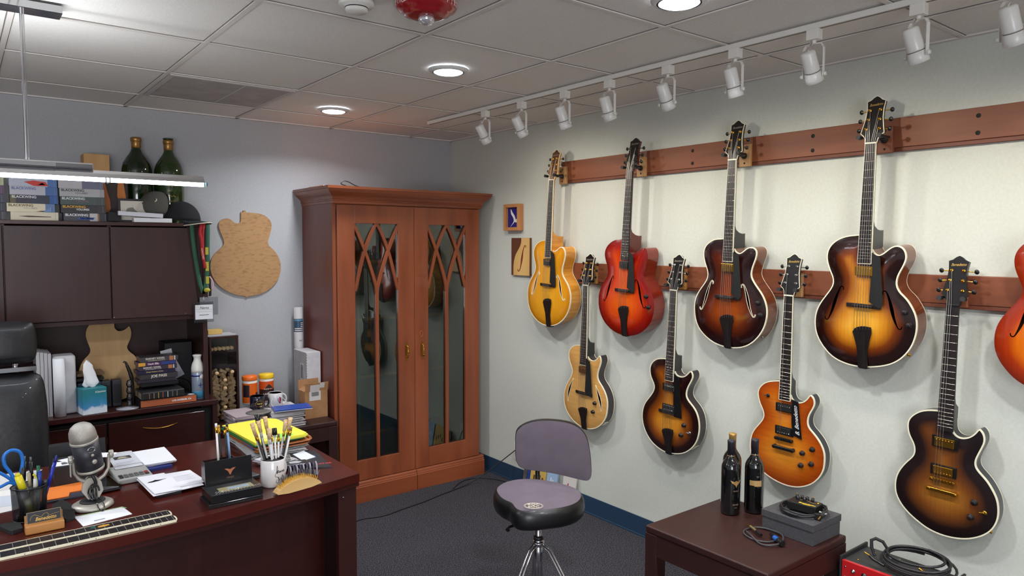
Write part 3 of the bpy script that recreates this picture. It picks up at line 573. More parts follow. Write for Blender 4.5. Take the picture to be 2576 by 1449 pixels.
    # pickups and pickguard
    def humb(va, vb, cov, ring=True, z=.008):
        q = MB(); ym = -(va + vb) / 2; hl = (vb - va) / 2
        zc = Mz(0, ym)
        if ring: q.box(-.044, .044, ym - hl, ym + hl, zc - .004, zc + z * .7, 0)
        o = q.build('pickup_ring', m_black, e, bevel=.001) if ring else None
        q = MB(); hh = hl * (.78 if ring else 1); q.box(-.034, .034, ym - hh, ym + hh, zc - .003, zc + z + .004, 0); o2 = q.build('pickup', cov, e, bevel=.0018)
        q = MB()
        for i in range(6): q.lathe([(.0024, 0), (.0024, .0012), (0, .0015)], 10, M=T(-.026 + .0104 * i, ym + (hh * .5 if va < .55 else -hh * .5), zc + z + .004))
        q.build('pole_screws', c['hw'] if cov is not m_gold else m_gold, o2)
    if c['pick'] in ('dark', 'gold', 'brown'):
        cov = {'dark': m_black, 'gold': m_gold, 'brown': mat('bronze_cover', (150, 96, 50), .25, .8)}[c['pick']]
        humb(.476, .514, cov, False, .009)
    if c['pick'] == 'two': humb(.484, .522, m_chr, True); humb(.592, .632, m_chr, True)
    if c['pick'] == 'hb':
        cv = {True: m_gold, False: m_matblack}[key == 'g8']
        humb(.483 if key == 'g7' else .492, .521 if key == 'g7' else .536, cv, True); humb(.588 if key == 'g7' else .602, .626 if key == 'g7' else .644, cv, True)
    pg = {'g6': [(.030, -.424), (.058, -.440), (.064, -.452), (.084, -.648), (.036, -.648), (.030, -.60)], 'g7': [(.034, -.456), (.064, -.463), (.084, -.627), (.040, -.616), (.034, -.56)], 'g5': [(.030, -.420), (.062, -.436), (.078, -.646), (.052, -.640), (.020, -.618), (.030, -.50)]}.get(key, [(.030, -.422), (.062, -.440), (.078, -.624), (.064, -.640), (.024, -.616), (.031, -.50)])
    if key != 'g8':
        z = .010 if key == 'g7' else .022
        if key in ('g6',): z = .016
        o = MB().prism(pg, z, z + .0025).build('pickguard', m_matblack if archtop or key == 'g5' else m_black, e)
        if key == 'g7': text_obj('signature', 'B. Benedetto', .026, m_paper, o, T(.058, -.548, z + .0027) @ RZ(PI / 2 + .12) , .0002, .5, sx=.95)
    for kx, kv in c.get('knobs', []):
        z = Mz(kx, -kv) if abs(kx) < .16 else Mz(kx * .95, -kv)
        MB().lathe([(.0115, 0), (.0115, .003), (.0098, .004), (.0090, .014), (.0078, .0155), (0, .0155)], 20, M=T(kx, -kv, z - .0005)).build('knob', m_ebony if not inner else m_black, e)
    if c.get('sw'):
        kx, kv = c['sw']; z = Mz(kx, -kv)
        q = MB(); q.lathe([(.0085, 0), (.0085, .003), (.005, .0045), (0, .0045)], 16, M=T(kx, -kv, z)); q.tube([(kx, -kv, z + .003), (kx - .014, -kv + .001, z + .012)], [.0016, .0026], 8)
        q.build('toggle_switch', m_gold if key == 'g8' else (m_black if key == 'g7' else m_chr), e)
    if key in ('g5', 'g6'):
        i = min(range(len(P)), key=lambda q: abs(P[q][1] + .80) + (10 if P[q][0] < 0 else 0)); px, py = P[i]; a = math.atan2(P[i][1] - P[i - 1][1], P[i][0] - P[i - 1][0])
        MB().box(-.018, .018, -.0012, .0012, -.014, .014, 0, T(px, py, -D / 2) @ RZ(a) @ T(0, -.0006 if key else 0, 0)).build('jack_plate', m_cream, e)
    elif key in ('g3', 'g4', 'g8'):
        i = min(range(len(P)), key=lambda q: abs(P[q][1] + .815) + (10 if P[q][0] < 0 else 0)); px, py = P[i]
        MB().lathe([(.008, -.002), (.008, .002), (.0045, .003), (.0045, .008), (0, .008)], 16, M=T(px, py, -D / 2) @ RZ(-.75) @ RY(PI / 2)).build('output_jack', m_gold if key != 'g3' else m_chr, e)
    return e
def gmat(k):
    d = GD[k]; return frameM(d['o'], d['u'], [-q for q in d['v']], d['n'])
GL = {'g1': ('archtop_guitar', 'honey blonde archtop guitar with white-edged f-holes and brown headstock, hung on the upper rail'),
 'g2': ('archtop_guitar', 'bright red-orange archtop guitar with all-black hardware, hung on the upper rail'),
 'g3': ('archtop_guitar', 'dark brown burst archtop guitar with white-edged f-holes and a gold pickup'),
 'g4': ('archtop_guitar', 'big golden sunburst archtop guitar with dark shoulders and plain f-holes'),
 'g5': ('electric_guitar', 'natural blonde single-cut guitar with slim crescent soundholes, hung on the lower rail'),
 'g6': ('electric_guitar', 'amber sunburst single-cut guitar with two chrome pickups and a black wooden tailpiece'),
 'g7': ('electric_guitar', 'flamed orange solid-body guitar with a signed black pickguard and four knobs'),
 'g8': ('electric_guitar', 'satin brown sunburst solid-body guitar with gold pickups and gold tailpiece')}
m_hook = wood('hanger_maple', (186, 138, 88), (204, 160, 108), 'z', 30, .45)
m_hook2 = wood('hanger_spalted', (150, 104, 52), (190, 140, 80), 'z', 60, .45)
def hanger(k, o, z, label):
    """wooden block on the rail with a black forked yoke that holds the headstock"""
    e = empty('guitar_hanger', (-.020, o.y + .004, z)); tag(e, label, 'guitar hanger', 'wooden guitar hangers')
    MB().box(-.018, 0, -.030, .030, -.052, .052).build('wood_block', m_hook2 if k in ('g5', 'g6') else (m_rail if k in ('g4', 'g8') else m_hook), e, bevel=.003)
    for zz in (-.036, .036): MB().lathe([(0, .001), (.0045, .001), (.0048, 0)], 10, M=T(-.018, 0, zz) @ RY(-PI / 2)).build('screw', m_matblack, e)
    # the yoke cradles the flare of the headstock just above the nut
    fx = o.x + .020; dz = o.z + .026 - z
    q = MB(); q.lathe([(.014, -.001), (.014, .006), (.008, .010), (.008, .02)], 14, M=T(-.018, 0, min(max(dz, -.034), .034)) @ RY(-PI / 2))
    zc = min(max(dz, -.034), .034); bx = -.044
    q.tube([(-.018, 0, zc), (bx, 0, zc)], .006, 10)
    for s_ in (-1, 1): q.tube([(bx, 0, zc), (bx - .008, s_ * .022, zc), (bx - .02, s_ * .036, zc + .002), (fx - .004, s_ * .0395, dz)], .005, 8)
    q.build('yoke', m_black, e)
    for s_ in (-1, 1):
        MB().tube([(fx + .012, s_ * .0395, dz - .001), (fx - .006, s_ * .0395, dz), (fx - .012, s_ * .0395, dz + .001)], [.0080, .0080, .0092], 14).build('rubber_sleeve', m_rubber, e)
for k, (nm, lb) in GL.items():
    guitar(k, gmat(k), nm, lb)
HLB = {'g1': 'pale wood hanger block holding the honey blonde archtop', 'g2': 'pale wood hanger block holding the red-orange archtop', 'g3': 'pale wood hanger block holding the dark brown archtop', 'g4': 'reddish wood hanger block holding the big golden sunburst archtop',
 'g5': 'streaked wood hanger block holding the natural blonde guitar', 'g6': 'streaked wood hanger block holding the amber sunburst guitar', 'g7': 'pale wood hanger block holding the flamed orange guitar', 'g8': 'reddish wood hanger block holding the satin brown guitar', 'g9': 'wooden hanger block for the guitar cut by the photo edge'}
GD['g9'] = dict(GD['g4'], o=[GD['g4']['o'][0], -3.864, 2.012])
guitar('g9', gmat('g9'), 'archtop_guitar', 'orange-red archtop guitar cut off by the edge of the photo')
for k in HLB:
    z = 2.040 if k in ('g1', 'g2', 'g3', 'g4', 'g9') else 1.444
    hanger(k, Vector(GD[k]['o']), z, HLB[k])
# ------------------------------------------------------------------ guitar cabinet with gothic glass doors
m_int = noisy('cabinet_interior', (96, 98, 98), (110, 112, 110), (1, 1, 1), 6.0, .8)
m_rack = wood('rack_birch', (150, 118, 82), (168, 136, 98), 'z', 30, .6)
def cabinet():
    t = empty('guitar_cabinet', (-.628, -.25, 0)); tag(t, 'tall reddish cherry cabinet with two gothic-arched glass doors', 'cabinet')
    O = T(.628, .25, 0)
    def B(mb, name, m, parent=t, **kw):
        for i, v in enumerate(mb.v): mb.v[i] = (v[0] + .628, v[1] + .25, v[2])
        return mb.build(name, m, parent, **kw)
    X0, X1, YF = -1.170, -.086, -.478
    B(MB().box(X0, X0 + .02, YF, -.012, .0, 1.865), 'side_panel', m_cherry_side, bevel=.0015)
    B(MB().box(X1 - .02, X1, YF, -.012, .0, 1.865), 'side_panel', m_cherry_side, bevel=.0015)
    B(MB().box(X0 + .02, X1 - .02, -.024, -.012, .06, 1.86), 'back_panel', m_int)
    B(MB().box(X0 + .02, X1 - .02, YF, -.024, .10, .13), 'bottom_panel', m_cherry_x)
    B(MB().box(X0 + .02, X1 - .02, YF, -.024, 1.835, 1.865), 'top_panel', m_cherry_x)
    B(MB().box(X0, X0 + .022, YF - .002, YF + .0, .13, 1.862).box(X1 - .012, X1, YF - .002, YF, .13, 1.862), 'face_frame', m_cherry)
    # crown
    def ringed(prof, name, m):
        mb = MB(); vs = []
        for o, z in prof: vs += [(X0 - o, -.012, z), (X0 - o, YF - .022 - o, z), (X1 + o, YF - .022 - o, z), (X1 + o, -.012, z)]
        n = len(prof); fs = [(i * 4 + k, i * 4 + k + 1, (i + 1) * 4 + k + 1, (i + 1) * 4 + k) for i in range(n - 1) for k in range(3)]
        fs += [(i * 4 + 3, i * 4, (i + 1) * 4, (i + 1) * 4 + 3) for i in range(n - 1)] + [(3, 2, 1, 0), tuple((n - 1) * 4 + k for k in range(4))]
        mb.add(vs, fs, 0, False); return B(mb, name, m)
    ringed([(-.002, 1.862), (.003, 1.866), (.004, 1.880), (.009, 1.882), (.010, 1.888), (.007, 1.891), (.010, 1.898), (.018, 1.908), (.032, 1.920), (.044, 1.932), (.050, 1.944), (.051, 1.949), (.057, 1.951), (.059, 1.967)], 'crown', m_cherry_x)
    # plinth in two lengths with moulded top
    def plin(x0, x1):
        mb = MB(); y = YF - .038
        prof = [(y, 0), (y, .098), (y + .004, .102), (y + .004, .108), (y + .008, .112), (y + .010, .124), (y + .016, .132), (y + .030, .134)]
        n = len(prof); vs = [(x0, a, b) for a, b in prof] + [(x1, a, b) for a, b in prof]
        mb.add(vs, [(i, n + i, n + i + 1, i + 1) for i in range(n - 1)], 0); mb.box(x0, x1, y + .0302, YF + .0, 0, .1335)
        mb.box(x0, x0 + .0005, y, y + .03, 0, .1).box(x1 - .0005, x1, y, y + .03, 0, .1); return B(mb, 'plinth', m_cherry_x)
    plin(X0 - .012, -.6115); plin(-.6085, X1 + .022)
    B(MB().box(X0 - .012, X0, YF - .008, -.012, 0, .13).box(X1, X1 + .022, YF - .008, -.012, 0, .13), 'side_plinth', m_cherry_x)
    gl = thin_glass('cabinet_glass', (205, 215, 210), 2.4)
    def door(x0, x1, g0, g1, hx):
        zb, zt, gb, gt = .136, 1.858, .262, 1.747; y0, y1 = YF - .022, YF - .0025
        mb = MB(); mb.box(x0, g0, y0, y1, zb, zt).box(g1, x1, y0, y1, zb, zt).box(g0, g1, y0, y1, zb, gb).box(g0, g1, y0, y1, gt, zt)
        d = B(mb, 'door', m_cherry, bevel=.0012)
        w = g1 - g0
        la = [(.5, 1.30), (.47, 1.363), (.36, 1.472), (.235, 1.575), (.11, 1.663), (.0, 1.735), (-.02, 1.75)]; lb = [(.0, 1.330), (.03, 1.36), (.10, 1.44), (.20, 1.55), (.28, 1.62), (.39, 1.693), (.5, 1.752)]
        tr = MB()
        for ci, C in enumerate((la, lb)):
            for mir in (0, 1):
                P = catmull([(g0 + w * (1 - u if mir else u), z) for u, z in C], 5); hw = .0095; L = []; R_ = []
                for i, p in enumerate(P):
                    a = P[max(0, i - 1)]; b = P[min(len(P) - 1, i + 1)]; dx, dz = b[0] - a[0], b[1] - a[1]; q = math.hypot(dx, dz)
                    cl = lambda x: min(max(x, g0), g1)
                    L.append((cl(p[0] - dz / q * hw), min(p[1] + dx / q * hw, gt))); R_.append((cl(p[0] + dz / q * hw), min(p[1] - dx / q * hw, gt)))
                n = len(L); off = .0006 * mir + .0013 * ci
                vs = [(x, y0 + .002 + off, z) for x, z in L] + [(x, y0 + .002 + off, z) for x, z in R_] + [(x, y1 - .003, z) for x, z in L] + [(x, y1 - .003, z) for x, z in R_]
                fs = []
                for i in range(n - 1): fs += [(i, n + i, n + i + 1, i + 1), (2 * n + i, i, i + 1, 2 * n + i + 1), (n + i, 3 * n + i, 3 * n + i + 1, n + i + 1)]
                tr.add(vs, fs, 0)
        m_ = g0 + w / 2; tr.box(m_ - .010, m_ + .010, y0 + .0015, y1 - .003, gb, 1.345)
        B(tr, 'tracery', m_cherry, d)
        B(MB().box(g0, g1, y1 - .002, y1, gb, gt), 'glass_pane', gl, d)
        h = MB(); hz = .924
        h.prism([(hx - .011, hz - .040), (hx - .006, hz - .052), (hx, hz - .060), (hx + .006, hz - .052), (hx + .011, hz - .040), (hx + .011, hz + .040), (hx + .006, hz + .052), (hx, hz + .060), (hx - .006, hz + .052), (hx - .011, hz + .040)], 0, .002, 0, Matrix(((1, 0, 0, 0), (0, 0, -1, y0), (0, 1, 0, 0), (0, 0, 0, 1))))
        h.tube([(hx, y0 - .001, hz + .038), (hx, y0 - .018, hz + .034), (hx, y0 - .022, hz + .01), (hx, y0 - .022, hz - .01), (hx, y0 - .018, hz - .034), (hx, y0 - .001, hz - .038)], [.004, .004, .0055, .0055, .004, .004], 10)
        for k in range(-3, 4): h.lathe([(.0, -.003), (.0068, -.002), (.0068, .002), (0, .003)], 12, M=T(hx, y0 - .0215, hz + k * .009))
        B(h, 'door_pull', m_brass, d)
        return d
    door(-1.146, -.6165, -1.033, -.732, -.676); d2 = door(-.6135, -.099, -.512, -.212, -.560)
    # small hanging ring on the stile of the door with the lock
    q = MB(); q.tube([(-.566 + .009 * math.sin(a), YF - .0235, 1.035 + (.016 if math.cos(a) > 0 else .024) * math.cos(a)) for a in [2 * PI * i / 20 for i in range(20)]], .0018, 6, closed=True); B(q, 'key_ring', mat('ring_wood', (176, 96, 58), .5), d2)
    r = MB()
    for x in (-1.0, -.90, -.80, -.47, -.37, -.27): r.box(x - .008, x + .008, -.060, -.045, .13, 1.83)
    for z in (.30, .70, 1.10, 1.50): r.box(X0 + .02, X1 - .02, -.046, -.032, z - .010, z + .010)
    B(r, 'back_rack', m_rack)
    for i, (x, z) in enumerate([(-.95, .55), (-.95, .78), (-.95, .95), (-.95, 1.25), (-.84, .50), (-.42, .80), (-.42, .95), (-.42, 1.10), (-.42, 1.35), (-.42, 1.6), (-.5, .85), (-.36, .62)]):
        B(MB().lathe([(.010, 0), (.014, -.004), (.014, -.010), (.008, -.014), (0, -.0145)], 16, M=T(x, -.060, z) @ RX(-PI / 2) @ RX(PI)), 'rack_peg', mat('peg_wood', (180, 150, 110), .5))
    return t
cabinet()
pb = MB().box(-.05, .05, -.03, .03, 0, .16).build('paper_bag', noisy('printed_bag', (90, 110, 130), (170, 150, 90), (1, 1, 1), 60.0, .8), empty('paper_bag', (-.47, -.40, .1302)), bevel=.006)
pb.name = 'bag_body'; tag(pb.parent, 'small crumpled patterned paper bag standing inside the glass cabinet', 'paper bag')
rl = empty('paper_roll', (-.27, -.36, .1302)); tag(rl, 'small white roll lying inside the glass cabinet', 'paper roll')
MB().lathe([(.010, 0), (.020, 0), (.020, .09), (.010, .09), (.010, 0)], 20, M=T(0, .03, .0205) @ RY(.7) @ RX(PI / 2)).build('roll_body', m_paper, rl)
cs = empty('instrument_case', (-.36, -.17, .1302)); tag(cs, 'dark instrument case lying in the bottom of the glass cabinet', 'instrument case')
MB().box(-.20, .20, -.07, .07, 0, .22).build('case_body', mat('case_vinyl', (26, 24, 24), .5), cs, bevel=.02, seg=3); MB().tube([(-.05, -.072, .13), (-.045, -.10, .13), (.045, -.10, .13), (.05, -.072, .13)], .006, 8).build('case_handle', m_black, cs)
# things on top of the cabinet
tb = MB().box(-.075, .055, -.09, .14, 0, .006).build('wooden_board', mat('pale_board', (190, 160, 126), .6)); tb.location = (-1.135, -.36, 1.9675); tag(tb, 'thin pale board lying on top of the cherry cabinet', 'board')
cb = MB().tube(catmull([(-1.06, -.40, 1.9738), (-1.05, -.44, 1.974), (-1.10, -.46, 1.985), (-1.085, -.465, 2.003), (-1.05, -.46, 1.999), (-1.00, -.45, 1.980), (-.95, -.44, 1.972), (-.93, -.40, 1.9710), (-.97, -.36, 1.9710), (-1.03, -.37, 1.9712)], 6), .0032, 8).build('black_cable', m_rubber)
tag(cb, 'black cable loop resting on top of the cherry cabinet', 'cable')

# ------------------------------------------------------------------ mahogany hutch and credenza
def hutch():
    t = empty('desk_hutch', (-2.73, -.2, .75)); tag(t, 'dark mahogany overhead hutch with flat cupboard doors, standing on the credenza', 'hutch')
    def B(mb, name, m, parent=t, **kw):
        for i, v in enumerate(mb.v): mb.v[i] = (v[0] + 2.73, v[1] + .2, v[2] - .75)
        return mb.build(name, m, parent, **kw)
    B(MB().box(-3.60, -1.868, -.405, -.006, 1.711, 1.731), 'top_panel', m_mahog, bevel=.002)
    B(MB().prism([(-.006, .7505), (-.375, .7505), (-.375, 1.20), (-.400, 1.24), (-.400, 1.7105), (-.006, 1.7105)], -1.893, -1.870, 0, Matrix(((0, 0, 1, 0), (1, 0, 0, 0), (0, 1, 0, 0), (0, 0, 0, 1)))), 'side_panel', m_mahog_v, bevel=.001)
    B(MB().box(-3.598, -3.575, -.385, -.006, .7505, 1.7105), 'side_panel', m_mahog_v)
    B(MB().box(-3.575, -1.893, -.022, -.006, .7505, 1.7105), 'back_panel', m_mahog_v)
    B(MB().box(-3.575, -1.893, -.375, -.022, 1.205, 1.228), 'shelf', m_mahog, bevel=.001)
    for x in (-2.340, -2.787, -3.235): B(MB().box(x - .009, x + .009, -.375, -.022, 1.2285, 1.7105), 'divider', m_mahog_v)
    for x0, x1 in ((-3.565, -3.239), (-3.233, -2.791), (-2.785, -2.344)): B(MB().box(x0, x1, -.402, -.384, 1.232, 1.704), 'door', m_mahog_v, bevel=.002)
    B(MB().prism([(-2.338, 1.232), (-1.918, 1.232), (-1.964, 1.704), (-2.338, 1.704)], .384, .402, 0, Matrix(((1, 0, 0, 0), (0, 0, -1, 0), (0, 1, 0, 0), (0, 0, 0, 1)))), 'door', m_mahog_v, bevel=.002)
    B(MB().box(-1.966, -1.893, -.380, -.372, 1.2285, 1.7105), 'filler_strip', m_mahog_v)
    for x in (-2.335, -1.99): B(MB().box(x, x + .004, -.4045, -.402, 1.237, 1.242), 'door_bumper', m_chrome)
hutch()
def credenza():
    t = empty('credenza', (-2.73, -.2, 0)); tag(t, 'dark mahogany credenza with drawers under the hutch', 'credenza')
    def B(mb, name, m, parent=t, **kw):
        for i, v in enumerate(mb.v): mb.v[i] = (v[0] + 2.73, v[1] + .2, v[2])
        return mb.build(name, m, parent, **kw)
    B(MB().box(-3.62, -1.829, -.412, -.006, .722, .750), 'top_panel', m_mahog, bevel=.003)
    B(MB().box(-1.858, -1.832, -.395, -.010, 0, .7215), 'end_panel', m_mahog_v); B(MB().box(-3.615, -3.59, -.395, -.010, 0, .7215), 'end_panel', m_mahog_v)
    B(MB().box(-1.905, -1.858, -.340, -.330, .08, .7215), 'stile', m_mahog_v)
    B(MB().box(-3.59, -1.858, -.36, -.012, .06, .70), 'carcass', mat('carcass_dark', (16, 8, 8), .7))
    for x0, x1, z0, z1, hz in ((-2.372, -1.898, .388, .688, .642), (-2.372, -1.898, .08, .382, .35), (-2.86, -2.382, .53, .688, .625), (-2.86, -2.382, .08, .524, .45), (-3.34, -2.87, .08, .688, .62)):
        d = B(MB().box(x0, x1, -.385, -.365, z0, z1), 'drawer', m_mahog, bevel=.002); xc = (x0 + x1) / 2 + .008
        B(MB().tube([(xc - .085 + .017 * i, -.388 - .022 * math.sin(PI * i / 10), hz - .010 * math.sin(PI * i / 10)) for i in range(11)], [.002, .003, .0035, .0038, .004, .004, .004, .0038, .0035, .003, .002], 8), 'bow_handle', m_brass, d)
    B(MB().box(-2.380, -2.376, -.386, -.378, .58, .615), 'lock_plate', m_brass)
credenza()
# ------------------------------------------------------------------ bow-front desk
m_desktop = wood('desk_top_mahogany', (62, 16, 9), (78, 22, 12), 'x', 26.0, .28, .3)
def desk():
    t = empty('office_desk', (-2.68, -1.7, 0)); tag(t, 'glossy dark mahogany bow-front office desk covered with papers', 'desk')
    def B(mb, name, m, parent=t, **kw):
        for i, v in enumerate(mb.v): mb.v[i] = (v[0] + 2.68, v[1] + 1.7, v[2])
        return mb.build(name, m, parent, **kw)
    fr = catmull([(-1.786, -2.089), (-1.95, -2.120), (-2.166, -2.150), (-2.40, -2.180), (-2.68, -2.192), (-2.95, -2.180), (-3.2, -2.150), (-3.41, -2.120), (-3.57, -2.089)], 5)
    top = fr + [(-3.57, -1.27), (-1.786, -1.27)]
    B(MB().prism(top, .718, .750), 'desk_top', m_desktop, bevel=.002)
    B(MB().prism([(x, y + .006) for x, y in fr] + [(x, y + .030) for x, y in fr[::-1]], .700, .7178), 'edge_band', m_mahog)
    B(MB().box(-1.865, -1.792, -2.070, -2.045, 0, .7175).box(-1.815, -1.792, -2.0449, -1.29, 0, .7175), 'end_panel', m_mahog_v); B(MB().box(-3.56, -3.49, -2.070, -2.045, 0, .7175).box(-3.56, -3.54, -2.0449, -1.29, 0, .7175), 'end_panel', m_mahog_v)
    mp = [(x, y + .15) for x, y in fr if -3.5 < x < -1.87]; B(MB().prism(mp + [(x, y + .02) for x, y in mp[::-1]], .06, .699), 'modesty_panel', m_mahog_v)
    B(MB().lathe([(.003, 0), (.003, .002), (0, .002)], 10, M=T(-1.845, -2.0705, .665) @ RX(PI / 2)), 'screw_cap', m_chrome)
desk()
# ------------------------------------------------------------------ square end tables
def end_table(x0, x1, y0, y1, z, label):
    t = empty('end_table', ((x0 + x1) / 2, (y0 + y1) / 2, 0)); tag(t, label, 'table'); hx, hy = (x1 - x0) / 2, (y1 - y0) / 2
    MB().box(-hx, hx, -hy, hy, z - .028, z).build('table_top', m_dark_end, t, bevel=.006, seg=3)
    a = MB(); i = .055
    for s in (-1, 1): a.box(-hx + i, hx - i, s * (hy - .012) - .010, s * (hy - .012) + .010, z - .110, z - .0285).box(s * (hx - .012) - .010, s * (hx - .012) + .010, -hy + i, hy - i, z - .110, z - .0285)
    a.build('apron', m_dark_end, t)
    for sx_ in (-1, 1):
        for sy_ in (-1, 1): MB().box(min(sx_ * hx, sx_ * (hx - .056)), max(sx_ * hx, sx_ * (hx - .056)), min(sy_ * hy, sy_ * (hy - .056)), max(sy_ * hy, sy_ * (hy - .056)), 0, z - .0285).build('leg', m_dark_end, t, bevel=.002)
    return t
end_table(-.883, -.360, -3.255, -2.722, .530, 'square dark wood end table holding wine bottles and a grey box, below the guitars')
end_table(-1.825, -1.190, -.570, -.03, .560, 'low dark wood table piled with papers and cartons, between credenza and cabinet')

# ------------------------------------------------------------------ executive chair behind the desk
m_leather = noisy('black_leather', (20, 20, 23), (30, 30, 34), (1, 1, 1), 60.0, .42, 4.0, .25, coat=.15)
def cushion(w, h, d, nx=10, nz=8, puff=.5):
    mb = MB(); vs = []; fs = []
    for side in (1, -1):
        o = len(vs)
        for j in range(nz + 1):
            for i in range(nx + 1):
                u = 2 * i / nx - 1; v = 2 * j / nz - 1; e = (1 - abs(u) ** 5) * (1 - abs(v) ** 5)
                r = .5 * (1 - .06 * (abs(u) * abs(v)) ** 3)
                vs.append((u * w * r, -side * d * (.10 + .40 * max(0, e) ** .4), v * h * r))
        for j in range(nz):
            for i in range(nx):
                a = o + j * (nx + 1) + i; q = (a, a + 1, a + nx + 2, a + nx + 1); fs.append(q if side > 0 else q[::-1])
    n = (nx + 1) * (nz + 1); rim = [i for i in range(nx)] + [nx + j * (nx + 1) for j in range(nz)] + [nz * (nx + 1) + nx - i for i in range(nx)] + [(nz - j) * (nx + 1) for j in range(nz)]
    for k in range(len(rim)): a, b = rim[k], rim[(k + 1) % len(rim)]; fs.append((b, a, n + a, n + b))
    mb.add(vs, fs, 0, True); return mb
ch = empty('office_chair', (-2.955, -.98, 0)); tag(ch, 'black leather executive chair with padded headrest behind the desk', 'chair')
def put(o, *a): o.matrix_basis = a[0]; return o
put(cushion(.56, .62, .11).build('backrest', m_leather, ch, sub=1), T(0, .02, .78) @ RX(-.10))
put(cushion(.50, .185, .10).build('headrest', m_leather, ch, sub=1), T(0, .055, 1.205) @ RX(-.08))
MB().tube([(-.17, .09, 1.04), (-.17, .085, 1.16)], .010, 8).tube([(.17, .09, 1.04), (.17, .085, 1.16)], .010, 8).box(-.24, .24, .005, .07, 1.088, 1.106).build('headrest_bracket', m_chrome, ch)
put(cushion(.54, .50, .12).build('seat', m_leather, ch, sub=1), T(0, -.20, .46) @ RX(PI / 2))
for s in (-1, 1):
    MB().tube([(s * .30, .0, .62), (s * .31, -.02, .655), (s * .31, -.22, .66), (s * .30, -.25, .62), (s * .27, -.22, .43)], .016, 10).build('armrest', m_black, ch)
MB().lathe([(.03, .09), (.03, .25), (.022, .25), (.022, .40), (.09, .405), (.09, .42), (0, .42)], 20, M=T(0, -.15, 0)).build('gas_column', m_chrome, ch)
for k in range(5):
    a = 2 * PI * k / 5 + .3; c, s = math.cos(a), math.sin(a)
    lg = MB().tube([(0, -.15, .12), (.30 * c, -.15 + .30 * s, .075)], [.028, .016], 10).build('base_leg', m_black, ch)
    MB().lathe([(0, -.012), (.026, -.012), (.030, -.006), (.030, .006), (.026, .012), (0, .012)], 18, M=T(.31 * c, -.15 + .31 * s, .0305) @ RZ(a) @ RX(PI / 2)).build('caster', m_black, lg)

# ------------------------------------------------------------------ padded stool
m_velour = noisy('purple_grey_velour', (96, 86, 96), (102, 92, 102), (1, 1, 1), 14.0, .95, 3.0, .1); m_vinyl = mat('black_vinyl', (17, 17, 18), .38, 0, .1)
st = empty('padded_stool', (-1.03, -2.25, 0)); tag(st, 'padded stool with purple-grey velour seat and low backrest on a chrome tripod', 'stool')
SO = [(-1.131, -2.067), (-1.078, -2.031), (-1.012, -2.012), (-.943, -2.030), (-.888, -2.078), (-.848, -2.160), (-.832, -2.245), (-.840, -2.310), (-.878, -2.370), (-.937, -2.413), (-1.0, -2.428), (-1.07, -2.417), (-1.135, -2.392), (-1.192, -2.362), (-1.212, -2.325), (-1.198, -2.280), (-1.180, -2.244), (-1.186, -2.195), (-1.166, -2.13)]
SO = relax(catmull([(x + 1.03, y + 2.25) for x, y in SO], 3, True), 3, True)
def loftp(prof, P, mi=0, dome=None, cap=True):
    mb = MB(); n = len(P); vs = []
    for sc, z in prof: q = offset_poly(P, -sc); vs += [(x, y, z) for x, y in q]
    fs = [(i * n + k, i * n + (k + 1) % n, (i + 1) * n + (k + 1) % n, (i + 1) * n + k) for i in range(len(prof) - 1) for k in range(n)]
    mb.add(vs, fs, mi, True); return mb, n
if sum(SO[i][0] * SO[(i + 1) % len(SO)][1] - SO[(i + 1) % len(SO)][0] * SO[i][1] for i in range(len(SO))) < 0: SO = SO[::-1]
mb, n = loftp([(.03, .462), (.004, .463), (-.004, .472), (-.008, .492), (-.006, .520), (.001, .538), (.010, .5445)], SO)
mb.add(mb.v[:n], [tuple(range(n))[::-1]], 0)
mb.build('seat_base', m_vinyl, st)
mb, ds, _h = plate(offset_poly(SO, -.009), [], .012, .02, .5442); o = mb.build('seat', m_velour, st)
lg = MB(); Lm = T(-.115, -.105, .5568) @ RZ(-.70)
for r in (.034, .030): lg.tube([tuple(Lm @ Vector((r * 1.15 * math.cos(a), r * .95 * math.sin(a), .0))) for a in [2 * PI * i / 28 for i in range(28)]], .0009, 5, closed=True)
m_emb = mat('cream_embroidery', (206, 196, 176), .8)
em = lg.build('embroidered_ring', m_emb, o)
Lt = T(-.115, -.105, .5572) @ RZ(-.70)
text_obj('embroidered_lettering', 'ROC', .024, m_emb, o, Lt @ T(0, .012, 0), .0004, bold=.0003); text_obj('embroidered_lettering', 'N', .010, m_emb, o, Lt, .0004); text_obj('embroidered_lettering', 'SOC', .024, m_emb, o, Lt @ T(0, -.012, 0), .0004, bold=.0003)
BO = [(-.105, .757), (-.081, .785), (-.029, .809), (.045, .817), (.13, .808), (.182, .788), (.214, .756), (.233, .708), (.244, .628), (.247, .558), (.232, .533), (.195, .536), (.089, .562), (.01, .574), (-.07, .583), (-.097, .607), (-.107, .65), (-.106, .714)]
BO = relax(catmull(BO, 3, True), 2, True)
Mb = frameM((.145, .175, 0), (.765, -.645, 0), (0, 0, 1), (-.645, -.765, 0))
BO = [(x, y) for x, y in BO][::-1]
if sum(BO[i][0] * BO[(i + 1) % len(BO)][1] - BO[(i + 1) % len(BO)][0] * BO[i][1] for i in range(len(BO))) < 0: BO = BO[::-1]
mb, n = loftp([(.012, -.042), (.003, -.040), (0, -.034), (0, -.010), (.003, -.003)], BO); mb.add(mb.v[:n], [tuple(range(n))[::-1]], 0)
b = mb.build('backrest_shell', m_vinyl, st); b.matrix_basis = Mb
mb, ds, _h = plate(offset_poly(BO, -.003), [], .010, .02, -.003); b = mb.build('backrest', m_velour, st); b.matrix_basis = Mb
MB().tube([(.04, .05, .46), (.145, .175, .455), (.175, .215, .50), (.185, .225, .66)], .011, 8).build('backrest_post', m_black, st)
